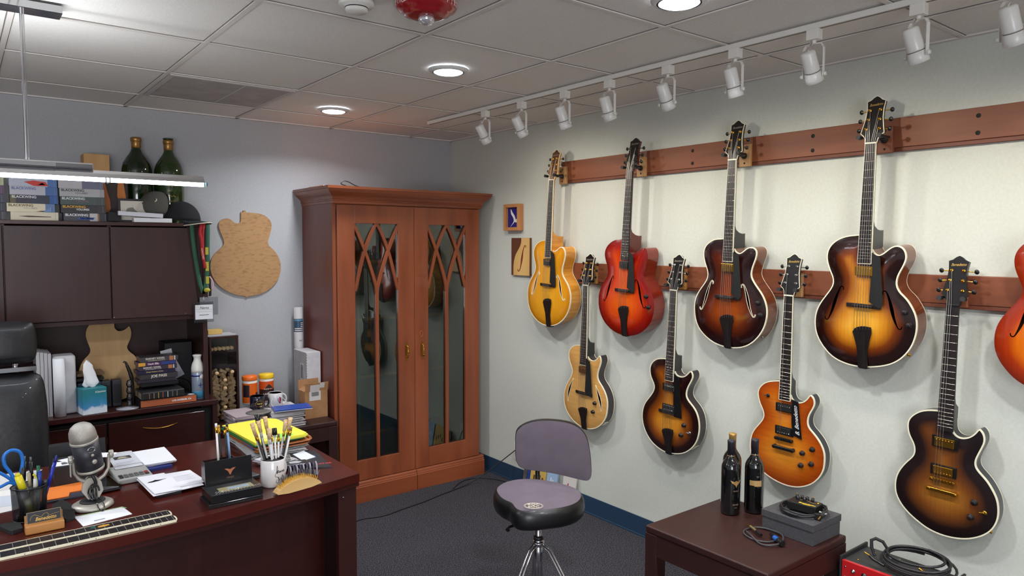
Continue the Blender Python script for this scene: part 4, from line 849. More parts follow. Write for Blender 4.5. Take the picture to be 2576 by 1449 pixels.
MB().lathe([(.012, .0), (.045, .44), (.045, .46), (0, .46)][1:], 20).build('seat_mount', m_black, st)
MB().lathe([(.0125, .25), (.0125, .45)], 20).lathe([(.019, .12), (.019, .355), (.0125, .360)], 20).lathe([(.0215, .352), (.0215, .365), (.013, .368)], 20, mi=1).lathe([(.025, .325), (.027, .33), (.027, .340), (.025, .345), (.019, .345)], 20).build('pedestal', [m_chrome, m_black], st)
for k, a in enumerate((PI + .25, -1.35, .95)):
    c, s = math.cos(a), math.sin(a); L_ = MB(); pr = (-s * .008, c * .008)
    for q in (-1, 1):
        ox, oy = pr[0] * q, pr[1] * q
        L_.tube([(.020 * c + ox, .020 * s + oy, .335), (.06 * c + ox, .06 * s + oy, .318), (.28 * c + ox, .28 * s + oy, .022)], .0045, 8)
    L_.tube([(.018 * c, .018 * s, .14), (.165 * c, .165 * s, .175)], .0045, 8)
    o = L_.build('tripod_leg', m_chrome, st)
    MB().tube([(.265 * c, .265 * s, .034), (.295 * c, .295 * s, .0145)], [.014, .015], 12).build('rubber_foot', m_rubber, o)
MB().tube([(-.10, -.02, .455), (-.16, .0, .445), (-.175, -.01, .44)], [.005, .006, .010], 8).build('height_lever', m_black, st)
# ------------------------------------------------------------------ small things on and around the hutch
def obj1(name, mb, m, label, cat, loc=(0, 0, 0), rz=0.0, group=None, **kw):
    """a thing that is one mesh"""
    o = mb.build(name, m, None, **kw); o.location = loc; o.rotation_euler = (0, 0, rz); tag(o, label, cat, group); return o
def C_(c, r=.6, **k): return mat('plain_%d_%d_%d_%d' % (c[0], c[1], c[2], int(r * 10)), c, r, **k)
HT = 1.7315
FRONT = Matrix(((1, 0, 0, 0), (0, 0, -1, 0), (0, 1, 0, 0), (0, 0, 0, 1)))     # x right, y up, faces -y
def pencil_box(x0, z, segs, texts, label, w=.196, y=-.335, art=None, h=.0408):
    e = empty('pencil_box', (x0 + w / 2, y + .036, z)); tag(e, label, 'pencil box', 'boxes of pencils stacked on the hutch')
    mb = MB(); ms = []; a = -w / 2
    for i, (fr, c) in enumerate(segs):
        b = a + w * fr; mb.box(a, b, -.036, .036, 0, h); ms.append(C_(c, .45)); mb.mi[-6:] = [i] * 6; a = b
    mb.build('box_body', ms, e, bevel=.0004, seg=1)
    MB().box(w / 2 - .013, w / 2 - .012, -.0364, -.0359, .003, h - .003).build('band_line', C_((150, 150, 155)), e)
    for s, sz, c, tx, tz in texts: text_obj('lettering', s, sz, C_(c, .6), e, T(-w / 2 + .006 + tx, -.0362, tz) @ FRONT, .0002, align='LEFT', bold=.0004)
    for pl, c in (art or []): MB().prism([(-w / 2 + x, zz) for x, zz in pl], 0, .0003, 0, T(0, -.0361, 0) @ FRONT).build('printed_art', C_(c, .6), e)
BT = lambda c: ('BLACKWING', .0170, c, .001, .031); VT = lambda c: ('VOLUMES', .0130, c, .060, .018)
st_ = [
 (-2.750, 0, [(1, (214, 204, 178))], [], 'cream box printed with a long pencil, bottom of the middle hutch stack', [([(.03, .020), (.07, .023), (.165, .020), (.165, .017), (.07, .016)], (62, 56, 50))]),
 (-2.764, 1, [(.80, (222, 212, 182)), (.20, (96, 124, 170))], [BT((110, 92, 50)), VT((190, 184, 168))], 'cream and blue pencil box with brown lettering, second up in the middle stack', [([(.125, .002), (.150, .008), (.168, .014), (.185, .030), (.185, .002)], (120, 146, 190)), ([(.115, .002), (.140, .008), (.158, .002)], (206, 150, 70))]),
 (-2.750, 2, [(.12, (96, 90, 60)), (.30, (58, 48, 62)), (.40, (48, 52, 70)), (.18, (40, 86, 150))], [BT((225, 225, 225))], 'dark rainbow-tinted pencil box with white lettering, third from the bottom of the middle stack', []),
 (-2.750, 3, [(.74, (186, 186, 196)), (.26, (70, 104, 160))], [BT((92, 110, 160))], 'pale grey pencil box with a blue end, just below the red and yellow one', []),
 (-2.752, 4, [(.80, (186, 190, 206)), (.20, (78, 116, 176))], [], 'white pencil box with red and yellow artwork, topmost of the middle stack', [([(.060, .022), (.10, .004), (.16, .004), (.15, .024), (.10, .030)], (206, 70, 60)), ([(.115, .008), (.135, .020), (.150, .010)], (232, 170, 80))]),
 (-2.532, 0, [(.58, (66, 66, 74)), (.18, (196, 190, 190)), (.04, (150, 110, 80)), (.20, (58, 56, 62))], [BT((230, 230, 230)), ('PALOMINO', .011, (200, 205, 225), .066, .015)], 'grey and white pencil box with a blue strip, bottom of the stack beside the caps', [([(.060, .009), (.130, .009), (.136, .020), (.066, .020)], (64, 90, 160))]),
 (-2.542, 1, [(.80, (46, 42, 44)), (.20, (54, 50, 54))], [BT((222, 168, 60)), VT((225, 222, 220))], 'black pencil box with golden lettering, second from the bottom of the stack next to the caps', []),
 (-2.544, 2, [(.82, (72, 84, 80)), (.18, (70, 78, 76))], [BT((226, 228, 228)), VT((120, 100, 110))], 'grey-green pencil box in the stack next to the caps', []),
 (-2.546, 3, [(.90, (176, 176, 176)), (.10, (160, 160, 164))], [BT((60, 56, 60)), VT((130, 128, 130))], 'pale grey pencil box with black lettering in the stack next to the caps', []),
 (-2.550, 4, [(.52, (190, 186, 190)), (.48, (110, 110, 134))], [], 'half white half violet-grey pencil box, topmost of the stack next to the caps', []),
 (-2.965, 0, [(.90, (50, 50, 56)), (.10, (60, 60, 66))], [], 'dark grey pencil box at the bottom of the stack cut by the photo edge', []),
 (-2.968, 1, [(1, (44, 44, 60))], [], 'navy pencil box, second from the bottom of the stack cut by the photo edge', []),
 (-2.966, 2, [(.90, (48, 50, 64)), (.10, (58, 60, 74))], [], 'slate pencil box in the middle of the stack cut by the photo edge', []),
 (-2.966, 3, [(.90, (84, 50, 84)), (.10, (96, 66, 96))], [], 'purple pencil box in the stack cut by the photo edge', []),
 (-2.968, 4, [(1, (186, 190, 150))], [], 'pale yellow-green pencil box, topmost of the stack cut by the photo edge', [])]
for x0, k, segs, tx, lb, art in st_: pencil_box(x0, HT + .0412 * k, segs, tx, lb, art=art)
obj1('wooden_gift_box', MB().box(-.060, .060, -.06, .06, 0, .365), wood('gift_box_pine', (186, 140, 86), (200, 156, 100), 'z', 20, .6), 'tall plain wooden box standing behind the pencil boxes', 'box', (-2.352, -.085, HT), bevel=.002)
m_gglass = mat('green_glass', (20, 34, 14), .06, 0, .6); m_gglass_lit = mat('green_glass_lit', (34, 52, 18), .06, 0, .6)  # second glass is a brighter copy, with light on the bottle put into its colour
def magnum(x, label, open_, mg):
    e = empty('magnum_bottle', (x, -.088, HT)); tag(e, label, 'bottle', 'magnum bottles on the hutch')
    MB().lathe([(0, .004), (.070, 0), (.076, .006), (.078, .02), (.078, .285), (.076, .305), (.068, .335), (.052, .365), (.036, .388), (.027, .405), (.0245, .42)], 40).build('bottle_body', mg, e)
    n = MB(); n.lathe([(.0248, .398), (.0248, .450), (.0245, .452), (.028, .455), (.0285, .468), (.027, .476), (.022, .478), (0, .478 if not open_ else .470)], 28); n.build('foil_capsule', mat('bronze_foil', (160, 120, 66), .35, .7), e)
    if open_: MB().lathe([(.0225, .4785), (.0285, .4800), (.0285, .4865), (.018, .488), (.018, .479)], 24).build('lip', m_gglass_lit, e)
    if open_:
        for s_, z in (('Rombauer', .21), ('2006', .175), ('For Bob', .14)): pass
        for i in range(6): MB().tube([(.0785 * math.sin(a), -.0785 * math.cos(a), .10 + .028 * i + .004 * math.sin(a * 30)) for a in [(-.30 + .05 * k) for k in range(5 + (i % 3) * 3)]], .0012, 5).build('gold_handwriting', m_script, e)
magnum(-2.150, 'large dark green magnum bottle with bronze foil neck, beside the wooden box', False, m_gglass)
magnum(-1.984, 'large green magnum bottle with an open mouth and gold handwriting', True, m_gglass_lit)
e = empty('display_board', (-2.288, -.20, HT)); tag(e, 'dark board with two orange wood pieces leaning behind the white boxes', 'display board')
MB().box(-.072, .072, 0, .014, 0, .255).build('board', C_((46, 28, 22), .5), e); e.rotation_euler = (-.06, 0, 0)
m_or = wood('orange_maple', (176, 96, 34), (200, 120, 50), 'z', 30, .4)
MB().prism(relax([(-.070, .245), (-.045, .245), (-.030, .20), (-.030, .16), (-.012, .12), (-.008, .07), (-.025, .03), (-.070, .03)], 1, True), 0, .004, 0, T(0, -.0002, 0) @ FRONT).build('orange_piece', m_or, e)
MB().prism([(.030, .235), (.050, .235), (.062, .13), (.030, .10), (.020, .14), (.022, .19)], 0, .004, 0, T(0, -.0002, 0) @ FRONT).build('orange_piece', m_or, e)
e = empty('framed_drawing', (-2.205, -.315, HT)); tag(e, 'small dark framed drawing of a guitar propped beside the grey cap', 'picture')
MB().box(-.080, .080, 0, .012, 0, .125).build('frame', C_((40, 36, 40), .4), e, bevel=.001); MB().box(-.068, .068, -.001, 0, .012, .113).build('drawing', C_((196, 190, 176), .7), e)
MB().prism([(-.05, .05), (-.035, .075), (-.010, .080), (.0, .065), (.02, .050), (.05, .045), (.03, .035), (-.02, .030)], 0, .0006, 0, T(0, -.0012, 0) @ FRONT).build('drawn_guitar', C_((110, 106, 100)), e); e.rotation_euler = (-.05, 0, 0)
obj1('white_box', MB().box(-.092, .092, -.024, .024, 0, .022), C_((214, 214, 218), .5), 'flat white box lying at the hutch edge, lowest of the two white boxes', 'box', (-2.136, -.376, HT), .0, bevel=.001)
o = obj1('white_box', MB().box(-.105, .105, -.024, .024, 0, .022), C_((206, 206, 212), .5), 'flat white box lying askew on top of the other white box', 'box', (-2.192, -.372, HT + .0228), -.10, bevel=.001); o.rotation_euler = (0, .05, -.06); o.location[2] += .006
o = obj1('black_case', MB().box(-.030, .030, -.02, .02, 0, .045), C_((28, 24, 26), .4), 'small black case tilted against the white boxes on the hutch', 'case', (-2.312, -.350, HT + .004), .1); o.rotation_euler = (0, .0, .12)
def cap(label, M, mc, mb_, piping, w=.085, bl=.070, sy=1.15):
    e = empty('baseball_cap', M=M); tag(e, label, 'cap', 'baseball caps on the hutch')
    c = MB(); prof = [(math.cos(a) * w, math.sin(a) * w * 1.12) for a in [PI / 2 * i / 9 for i in range(10)]]; prof[-1] = (0, w * 1.12)
    c.lathe(prof, 28, sy=sy, smooth=True); o = c.build('crown', mc, e); md = o.modifiers.new('s', 'SOLIDIFY'); md.thickness = .002
    MB().lathe([(0, w * 1.12 + .004), (.007, w * 1.12 + .003), (.008, w * 1.12)], 12).build('top_button', mc, e)
    vs = []; n = 14
    for i in range(n + 1):
        u = -1 + 2 * i / n; a = -PI / 2 + u * 1.05; x0, y0 = w * math.cos(a), w * sy * math.sin(a); L = bl * math.sqrt(max(0, 1 - u * u * .95)); 
        for k in range(4): t = k / 3; vs.append((x0 * (1 + .05 * t), y0 - L * t, .002 - .022 * u * u * (.3 + .7 * t) - .006 * t))
    b = MB(); b.add(vs, [(i * 4 + k, (i + 1) * 4 + k, (i + 1) * 4 + k + 1, i * 4 + k + 1) for i in range(n) for k in range(3)], 0, True); o = b.build('brim', mb_, e, solid=.003)
    MB().tube([vs[i * 4 + 3] for i in range(n + 1)], .0022, 6).build('brim_piping', piping, e)
    return e
m_capg = noisy('grey_cotton', (74, 72, 68), (84, 82, 76), (1, 1, 1), 200, .95); m_capb = mat('black_cotton', (20, 20, 24), .9)
g_ = cap('grey baseball cap standing on edge with a white embroidered mark', T(-2.085, -.265, HT + .088) @ RZ(.45) @ RY(-1.40) @ RZ(PI), m_capg, m_capg, C_((96, 92, 84)), .085, .012, 1.0)
MB().tube([(-.030, .060, .058), (-.020, .064, .060), (-.012, .060, .066)], .003, 6).tube([(-.006, .066, .054), (.012, .066, .052), (.024, .062, .050)], .0028, 6).build('embroidery', m_emb, g_)
cap('black baseball cap with cream piping drooping over the hutch corner', T(-1.975, -.300, HT + .016) @ RZ(.80) @ RX(.05), m_capb, m_capb, m_cream, .094, .070, 1.08)
# lanyards and badges
def ribbon3(pts, w, m, name, parent=None, thick=.0012, dirv=(1, 0, 0)):
    P = catmull(pts, 5); vs = []; d = Vector(dirv).normalized() * w / 2
    for p in P: v = Vector(p); vs += [tuple(v - d), tuple(v + d)]
    mb = MB(); mb.add(vs, [(2 * i, 2 * i + 1, 2 * i + 3, 2 * i + 2) for i in range(len(P) - 1)], 0, True); return mb.build(name, m, parent, solid=thick)
def badge(label, pts1, pts2, m1, m2, hold, marks=()):
    e = empty('lanyard_badge', (0, 0, 0)); tag(e, label, 'lanyard', 'lanyards hanging from the hutch corner'); x, y, z = hold
    for p, m in ((pts1, m1), (pts2, m2)): ribbon3(p, .021, m, 'ribbon', e)
    MB().tube([(x, y, z + .050), (x + .004, y - .002, z + .035), (x, y - .001, z + .02), (x - .004, y - .002, z + .035)], .0018, 6, closed=True).build('clip', m_chrome, e)
    MB().box(x - .052, x + .052, y - .001, y + .0015, z - .095, z + .018).build('badge_sleeve', thin_glass('badge_plastic', (225, 228, 230), 2.0), e)
    cc = MB().box(x - .046, x + .046, y - .0022, y - .0012, z - .078, z + .002).build('badge_card', C_((214, 214, 218), .6), e)
    return e, cc
yl = -.420
m_grn = mat('green_ribbon', (38, 84, 62), .8); m_redr = mat('red_ribbon', (150, 20, 28), .8); m_yel = mat('yellow_ribbon', (170, 160, 50), .8); m_blk = mat('black_ribbon', (18, 18, 22), .8)
e, cc = badge('green lanyard with a white name badge hanging from the hutch corner', [(-1.953, -.395, 1.7345), (-1.952, -.412, 1.733), (-1.951, yl, 1.72), (-1.944, yl, 1.62), (-1.930, yl, 1.50), (-1.914, yl, 1.40), (-1.898, yl, 1.345)],
      [(-1.868, -.395, 1.7345), (-1.868, -.412, 1.733), (-1.868, yl, 1.70), (-1.872, yl, 1.58), (-1.876, yl, 1.48), (-1.884, yl, 1.40), (-1.896, yl, 1.345)], m_grn, m_grn, (-1.899, yl - .004, 1.283))
text_obj('badge_lettering', 'Nama', .020, m_black, cc, T(-1.899, yl - .0064, 1.268) @ FRONT, .0002, .35)
MB().box(-1.943, -1.855, yl - .0066, yl - .0062, 1.2585, 1.2592).box(-1.943, -1.855, yl - .0066, yl - .0062, 1.247, 1.2476).box(-1.925, -1.875, yl - .0066, yl - .0062, 1.228, 1.2305).build('badge_rules', m_black, cc)
for z0, z1 in ((1.56, 1.60), (1.47, 1.52), (1.40, 1.44)): MB().box(-1.884, -1.868, yl - .0016, yl - .0010, z0, z1).build('yellow_patch', m_yel, e)
MB().lathe([(0, -.012), (.012, -.010), (.018, 0), (.012, .010), (0, .012)], 12, M=T(-1.884, yl - .016, 1.365)).build('ribbon_knot', m_yel, e)
e = empty('lanyard', (0, 0, 0)); tag(e, 'red lanyard with white lettering looped over the hutch corner', 'lanyard', 'lanyards hanging from the hutch corner')
yr = yl - .010
ribbon3([(-1.893, -.393, 1.7355), (-1.897, -.42, 1.734), (-1.905, yr, 1.715), (-1.912, yr, 1.68), (-1.904, yr, 1.63), (-1.903, yr, 1.57), (-1.894, yr, 1.52), (-1.889, yr, 1.485)], .016, m_redr, 'ribbon', e)
ribbon3([(-1.887, -.393, 1.7358), (-1.888, -.42, 1.734), (-1.890, yr + .002, 1.715), (-1.896, yr + .002, 1.68), (-1.897, yr + .002, 1.58), (-1.889, yr + .002, 1.485)], .012, m_redr, 'ribbon', e)
text_obj('lettering', 'CONCORD', .012, m_emb, e, T(-1.901, yr - .0012, 1.565) @ FRONT @ RZ(-PI / 2 + .12), .0002)
e = empty('lanyard', (0, 0, 0)); tag(e, 'black lanyard with a folded end hanging at the hutch side beside the green one', 'lanyard', 'lanyards hanging from the hutch corner')
ribbon3([(-1.876, -.393, 1.7362), (-1.872, -.42, 1.735), (-1.868, yl + .006, 1.70), (-1.866, yl + .006, 1.50), (-1.862, yl + .006, 1.36), (-1.864, yl + .006, 1.33)], .014, m_blk, 'ribbon', e)
ribbon3([(-1.864, yl + .004, 1.44), (-1.852, yl + .004, 1.42), (-1.846, yl + .004, 1.395), (-1.852, yl + .004, 1.365)], .008, C_((200, 150, 160), .8), 'pink_tail', e)
o = obj1('badge', MB().box(-.048, .048, -.001, .001, -.10, 0), C_((120, 120, 126), .4), 'grey plastic badge hanging behind the white name badge', 'badge', (-1.868, yl + .012, 1.325), 0, bevel=.0004); 
# ------------------------------------------------------------------ guitar-shaped wood template on the back wall
TP = [(-1.561, 1.814), (-1.529, 1.815), (-1.48, 1.812), (-1.435, 1.807), (-1.398, 1.788), (-1.375, 1.759), (-1.371, 1.726), (-1.383, 1.676), (-1.396, 1.638), (-1.391, 1.609), (-1.364, 1.584), (-1.335, 1.546), (-1.318, 1.499), (-1.317, 1.452), (-1.331, 1.402), (-1.359, 1.36), (-1.402, 1.324), (-1.457, 1.301), (-1.506, 1.293), (-1.539, 1.293), (-1.587, 1.3), (-1.638, 1.319), (-1.681, 1.347), (-1.715, 1.38), (-1.741, 1.429), (-1.749, 1.473), (-1.745, 1.513), (-1.731, 1.545), (-1.703, 1.576), (-1.677, 1.6), (-1.665, 1.625), (-1.669, 1.649), (-1.68, 1.677), (-1.692, 1.712), (-1.694, 1.74), (-1.682, 1.761), (-1.66, 1.772), (-1.637, 1.774), (-1.617, 1.764), (-1.602, 1.75), (-1.578, 1.745), (-1.564, 1.753), (-1.56, 1.776)]
tp = [(x + 1.533, z - 1.55) for x, z in relax(catmull(TP[:-1], 3), 1)] + [(TP[-1][0] + 1.533, TP[-1][1] - 1.55)]
m_tmpl = noisy('scarred_plywood', (172, 132, 88), (134, 96, 60), (34, 34, 80), 1.0, .7, 8.0, .1, .50, .80)
e = empty('guitar_template', (-1.533, -.0015, 1.55)); tag(e, 'flat scarred wooden guitar body template hanging on the blue-grey wall', 'wooden template')
MB().prism(tp, 0, .010, 0, FRONT).build('template_board', m_tmpl, e, bevel=.001)
MB().box(-.014, .002, -.0098, 0, .2655, .276).lathe([(0, -.0098), (.006, -.0098), (.006, 0)], 12, M=T(0, 0, 0)).build('peg_tab', m_tmpl, e)
MB().prism([(-.014, -.2565), (.010, -.2565), (0, -.268)], 0, .0095, 0, FRONT).build('bottom_tab', m_tmpl, e)
# blond template leaning inside the hutch
BL = [(-2.287, 1.192), (-2.346, 1.199), (-2.389, 1.191), (-2.415, 1.165), (-2.425, 1.124), (-2.416, 1.08), (-2.406, 1.045), (-2.413, 1.019), (-2.445, .985), (-2.466, .93), (-2.470, .875), (-2.455, .82), (-2.415, .775), (-2.36, .753), (-2.318, .750), (-2.27, .753), (-2.215, .775), (-2.175, .815), (-2.162, .86), (-2.168, .926), (-2.187, .985), (-2.217, 1.015), (-2.229, 1.041), (-2.221, 1.063), (-2.207, 1.096), (-2.204, 1.13), (-2.213, 1.159), (-2.223, 1.149), (-2.244, 1.136), (-2.271, 1.135), (-2.286, 1.155)]
bl = [(x + 2.316, z - .750) for x, z in relax(catmull(BL, 3), 1)]
o = obj1('guitar_template', MB().prism(bl, 0, .012, 0, FRONT), wood('pale_spruce', (186, 146, 96), (204, 166, 116), 'z', 20, .6), 'pale wooden guitar body blank leaning inside the hutch behind the tissue box', 'wooden template', (-2.316, -.135, .7505)); o.rotation_euler = (-.10, 0, 0); o.location[1] = -.125
# contents of the credenza top
CT = .7505
e = empty('rolled_papers', (-2.552, -.285, CT)); tag(e, 'block of tall white paper rolls standing beside the tissue box', 'paper rolls')
MB().lathe([(.0, .0), (.026, .0), (.026, .292), (.012, .292), (.010, .285), (0, .285)], 24, M=T(-.025, -.060, 0)).build('paper_roll', m_paper, e)
MB().box(-.048, .052, -.035, .075, 0, .300).build('paper_block', noisy('off_white_paper', (206, 204, 206), (222, 220, 222), (1, 1, 1), 12, .85), e, bevel=.012, seg=3)
for i, x in enumerate((-.110, -.094, -.078, -.062)): obj1('white_binder', MB().box(-.007, .007, -.09, .09, 0, .330 - .004 * i), C_((210 - 4 * i, 208 - 4 * i, 210 - 4 * i), .7), ['thin white binder nearest the hutch middle, tallest of the four', 'thin white binder, second tallest of the four', 'thin white binder, third tallest of the four', 'thin white binder touching the block of paper rolls'][i], 'binder', (-2.552 + x, -.24, CT), 0, 'white binders beside the paper rolls')
e = empty('tissue_box', (-2.440, -.345, CT), .17); tag(e, 'blue and white cube tissue box with a tissue sticking out', 'tissue box')
mt = mat('tissue_print', (60, 130, 180), .5); b_ = mt.node_tree.nodes['Principled BSDF']; tc = nd(mt, 'ShaderNodeTexCoord'); sx_ = nd(mt, 'ShaderNodeSeparateXYZ'); nz = nd(mt, 'ShaderNodeTexNoise'); nz.inputs['Scale'].default_value = 30; ad = nd(mt, 'ShaderNodeMath', operation='MULTIPLY_ADD'); ad.inputs[1].default_value = .05; vv = nd(mt, 'ShaderNodeMath', operation='MULTIPLY'); vv.inputs[1].default_value = 1 / .13
ln(mt, tc.outputs['Object'], sx_.inputs[0]); ln(mt, tc.outputs['Object'], nz.inputs['Vector']); ln(mt, nz.outputs['Fac'], ad.inputs[0]); ln(mt, sx_.outputs['Z'], ad.inputs[2]); ln(mt, ad.outputs[0], vv.inputs[0])
rr = ramp(mt, [(.0, (236, 240, 244)), (.42, (214, 226, 238)), (.52, (70, 140, 190)), (.75, (40, 130, 160)), (1.0, (34, 120, 130))]); ln(mt, vv.outputs[0], rr.inputs[0]); ln(mt, rr.outputs[0], b_.inputs['Base Color'])
MB().box(-.056, .056, -.056, .056, 0, .132).build('box_body', mt, e, bevel=.002)
text_obj('lettering', 'Kleenex', .015, m_paper, e, T(.026, -.0562, .112) @ FRONT, .0002, .2)
vs = []; random.seed(3)
for k in range(9):
    t = k / 8; z = .132 + .135 * t; r = .034 * (1 - t * .45 - (.35 if k == 8 else 0)) * (1 + .06 * math.sin(k * 1.7)) * (.6 if k == 0 else 1); cx = .002 * math.sin(k) - .014 * t
    for i in range(18): a = 2 * PI * i / 18; q = r * (1 + .25 * math.sin(3 * a + k * .5) + .12 * math.sin(7 * a)); vs.append((cx + q * math.cos(a), q * .42 * math.sin(a), z + .006 * math.sin(2 * a)))
mb = MB(); mb.add(vs, [(k * 18 + i, k * 18 + (i + 1) % 18, (k + 1) * 18 + (i + 1) % 18, (k + 1) * 18 + i) for k in range(8) for i in range(18)], 0, True); mb.build('tissue', mat('tissue_paper', (238, 238, 240), .9), e)
for i in range(8): obj1('disc_case', MB().box(-.062, .062, -.06, .06, 0, .0135), C_([(30, 30, 36), (60, 56, 70), (24, 24, 28), (90, 90, 100), (36, 30, 34), (70, 80, 110), (28, 28, 30), (110, 84, 60)][i], .3), 'plastic disc case in the pile behind the tissue box, %s' % ['lowest of the eight', 'second up', 'third up', 'fourth up', 'fifth up', 'sixth up', 'seventh up', 'topmost and brownish'][i], 'disc case', (-2.430 + .002 * (i % 3), -.205, CT + .0255 * i * .99), .0, 'disc cases behind the tissue box')
for i, x in enumerate((-2.360, -2.311)):
    e = empty('desktop_speaker', (x, -.25, CT)); tag(e, ['small dark speaker touching the tissue box', 'small dark speaker beside the glass ornament'][i], 'speaker', 'small dark speakers under the hutch')
    MB().box(-.022, .022, -.028, .028, 0, .143).build('speaker_cabinet', C_((40, 40, 46), .5), e, bevel=.006, seg=3); MB().box(-.017, .017, -.0295, -.028, .02, .12).build('speaker_grille', C_((30, 30, 34), .8), e)
e = empty('glass_ornament', (-2.262, -.335, CT)); tag(e, 'slim stacked clear glass ornament beside the tapes', 'ornament')
m_clear = thin_glass('clear_glass', (205, 205, 215), 3.0)
for i in range(4): MB().lathe([(0, .0), (.012, .0), (.015, .012), (.012, .030), (.008, .036), (0, .036)], 14, M=T(0, 0, .002 + .036 * i)).build('glass_segment', m_clear, e)
e = empty('carved_scroll', (-2.250, -.27, CT)); tag(e, 'dark carved wood piece with a hooked tip beside the tapes', 'carved wood')
MB().tube(catmull([(.016, 0, 0), (.016, 0, .09), (.012, 0, .14), (.004, 0, .175), (-.006, 0, .205), (-.014, 0, .228), (-.022, 0, .236), (-.027, 0, .230)], 4), [.007] * 4 + [.008] * 4 + [.010] * 4 + [.009] * 3 + [.008] * 3 + [.006] * 4 + [.004] * 3 + [.003] * 4, 10).build('carving', m_ebony, e)
for i, (w, c) in enumerate(((.040, (200, 200, 204)), (.055, (150, 150, 156)))): obj1('glass_coaster', MB().lathe([(0, 0), (w, 0), (w, .006), (0, .008)], 24), C_(c, .2), ['small pale disc lying in front of the glass ornament', 'wider grey disc lying below the dark speaker'][i], 'coaster', (-2.258 + .02 * i * -1, -.345 - .02 * i, CT + (.0 if i else .0)), 0) if i else None
# tapes and books
TPS = [(.870 - .023, .0195, (20, 20, 24), [], 'black video tape box, lowest of the tapes'), (.8675, .0175, (44, 38, 50), [], 'dark video tape box, second lowest of the tapes'),
 (.8860, .0270, (58, 54, 56), [('JOE PASS', .020, (220, 214, 200), .0, .015, .45)], 'grey video tape box with bold white lettering in the middle of the tapes'), (.9140, .0205, (32, 28, 58), [('Great Guitars of Jazz', .010, (196, 176, 110), -.01, .012, .2)], 'navy video tape box with small yellow lettering'),
 (.9355, .0225, (56, 46, 62), [('BARNEY KESSEL', .0125, (220, 210, 200), -.03, .014, .2), ('CHORD-MELODY STYLE', .0075, (200, 196, 200), -.025, .005, .1)], 'video tape box with white capitals, just below the yellow and red one'), (.9590, .0205, (70, 44, 84), [('Herb Ellis', .014, (230, 200, 200), -.02, .010, .5)], 'video tape box with yellow, red and blue spine'),
 (.9805, .0255, (66, 62, 66), [('BARNEY KESSEL', .0135, (226, 216, 206), -.02, .017, .2), ('PROGRESSIVE CONCEPTS', .0075, (200, 190, 170), -.015, .006, .1)], 'grey video tape box with white capitals, topmost of the tapes')]
for i, (z, h, c, tx, lb) in enumerate(TPS):
    e = empty('video_tape_box', (-2.118 + [.006, -.006, .004, -.008, .002, -.003, .008][i], -.275, z)); e.rotation_euler = (0, 0, [.03, -.02, .01, .02, -.01, .015, .0][i]); tag(e, lb, 'video tape', 'video tape boxes under the hutch')
    MB().box(-.094, .094, -.052, .052, 0, h).build('tape_sleeve', C_(c, .35), e, bevel=.0008, seg=1)
    if i >= 4: MB().box(.050, .070, -.0525, -.052, .001, h - .001).build('spine_picture', C_((176, 110, 70)), e); MB().box(.074, .080, -.0525, -.052, .001, h - .001).build('spine_bar', C_((206, 200, 190)), e)
    if i == 5: MB().box(-.094, -.060, -.0528, -.052, .001, h - .001).build('yellow_label', C_((214, 160, 50)), e); MB().box(.02, .088, -.0527, -.052, .001, h - .001).build('blue_label', C_((40, 56, 120)), e)
    for s_, sz, cc_, tx_, tz, sh in tx: text_obj('lettering', s_, sz, C_(cc_), e, T(tx_, -.0526, tz) @ FRONT, .0002, .0, bold=sh * .001)
e = empty('leather_book', (-2.115, -.330, .7905)); e.rotation_euler = (0, 0, .02); tag(e, 'thick black leather-bound book with banded spine below the tapes', 'book')
MB().box(-.105, .108, -.085, .085, 0, .042).build('cover', C_((26, 25, 27), .4), e, bevel=.006, seg=3); MB().box(-.1055, -.1045, -.075, .080, .005, .037).build('page_edge', C_((120, 104, 88)), e)
for i, x in enumerate((-.068, -.046, -.024, -.002, .022, .046, .068)): MB().box(x - .0015, x + .0015, -.0862, -.083, .006, .036).build('spine_band', C_([(150, 90, 70), (150, 130, 90), (170, 160, 80), (170, 80, 60), (200, 200, 200), (110, 110, 110), (130, 120, 110)][i]), e)
e = empty('orange_book', (-2.080, -.290, CT)); tag(e, 'large flat book with an orange spine under the black leather book', 'book')
MB().box(-.142, .136, -.112, .10, .001, .0385).build('cover', C_((34, 28, 30), .4), e); MB().box(-.141, .135, -.1135, -.1120, .0025, .0370).build('spine', C_((176, 92, 52), .5), e)
text_obj('lettering', 'LOS ANGELES, CA', .012, m_paper, e, T(.06, -.1138, .020) @ FRONT, .0002, bold=.0005)
MB().prism([(.09, -.10), (.13, -.10), (.12, -.075), (.10, -.07), (.11, -.085)], .0386, .039, 0).build('cover_print', m_paper, e)
# air freshener
e = empty('air_freshener', (-1.916, -.330, CT)); tag(e, 'silver-blue air freshener can with a white sculpted spray head', 'air freshener')
MB().lathe([(0, 0), (.030, 0), (.033, .004), (.033, .155), (.030, .165), (0, .165)], 32).build('can', C_((150, 160, 176), .3, metal=.3), e)
MB().lathe([(.0332, .006), (.0332, .045), (.033, .046)], 32).build('blue_band', C_((70, 140, 176), .3), e)
MB().lathe([(.0333, .150), (.0333, .165), (.033, .178), (.029, .198), (.021, .215), (.0185, .228), (.0225, .240), (.0255, .247), (.016, .250), (0, .249)], 32).build('spray_head', m_white, e)
m_navy = C_((24, 36, 110), .5)
MB().lathe([(.0336, .128), (.0336, .136)], 32).box(-.002, .002, -.0342, -.0335, .066, .094, 0, RZ(.15)).box(-.012, .012, -.0342, -.0320, .078, .082, 0, RZ(.15)).build('blue_print', m_navy, e)
MB().lathe([(0, -.0005), (.014, -.0005), (.014, .0), (0, .0)], 20, M=RZ(.45) @ T(0, -.0335, .125) @ RX(PI / 2)).build('round_label', m_white, e)
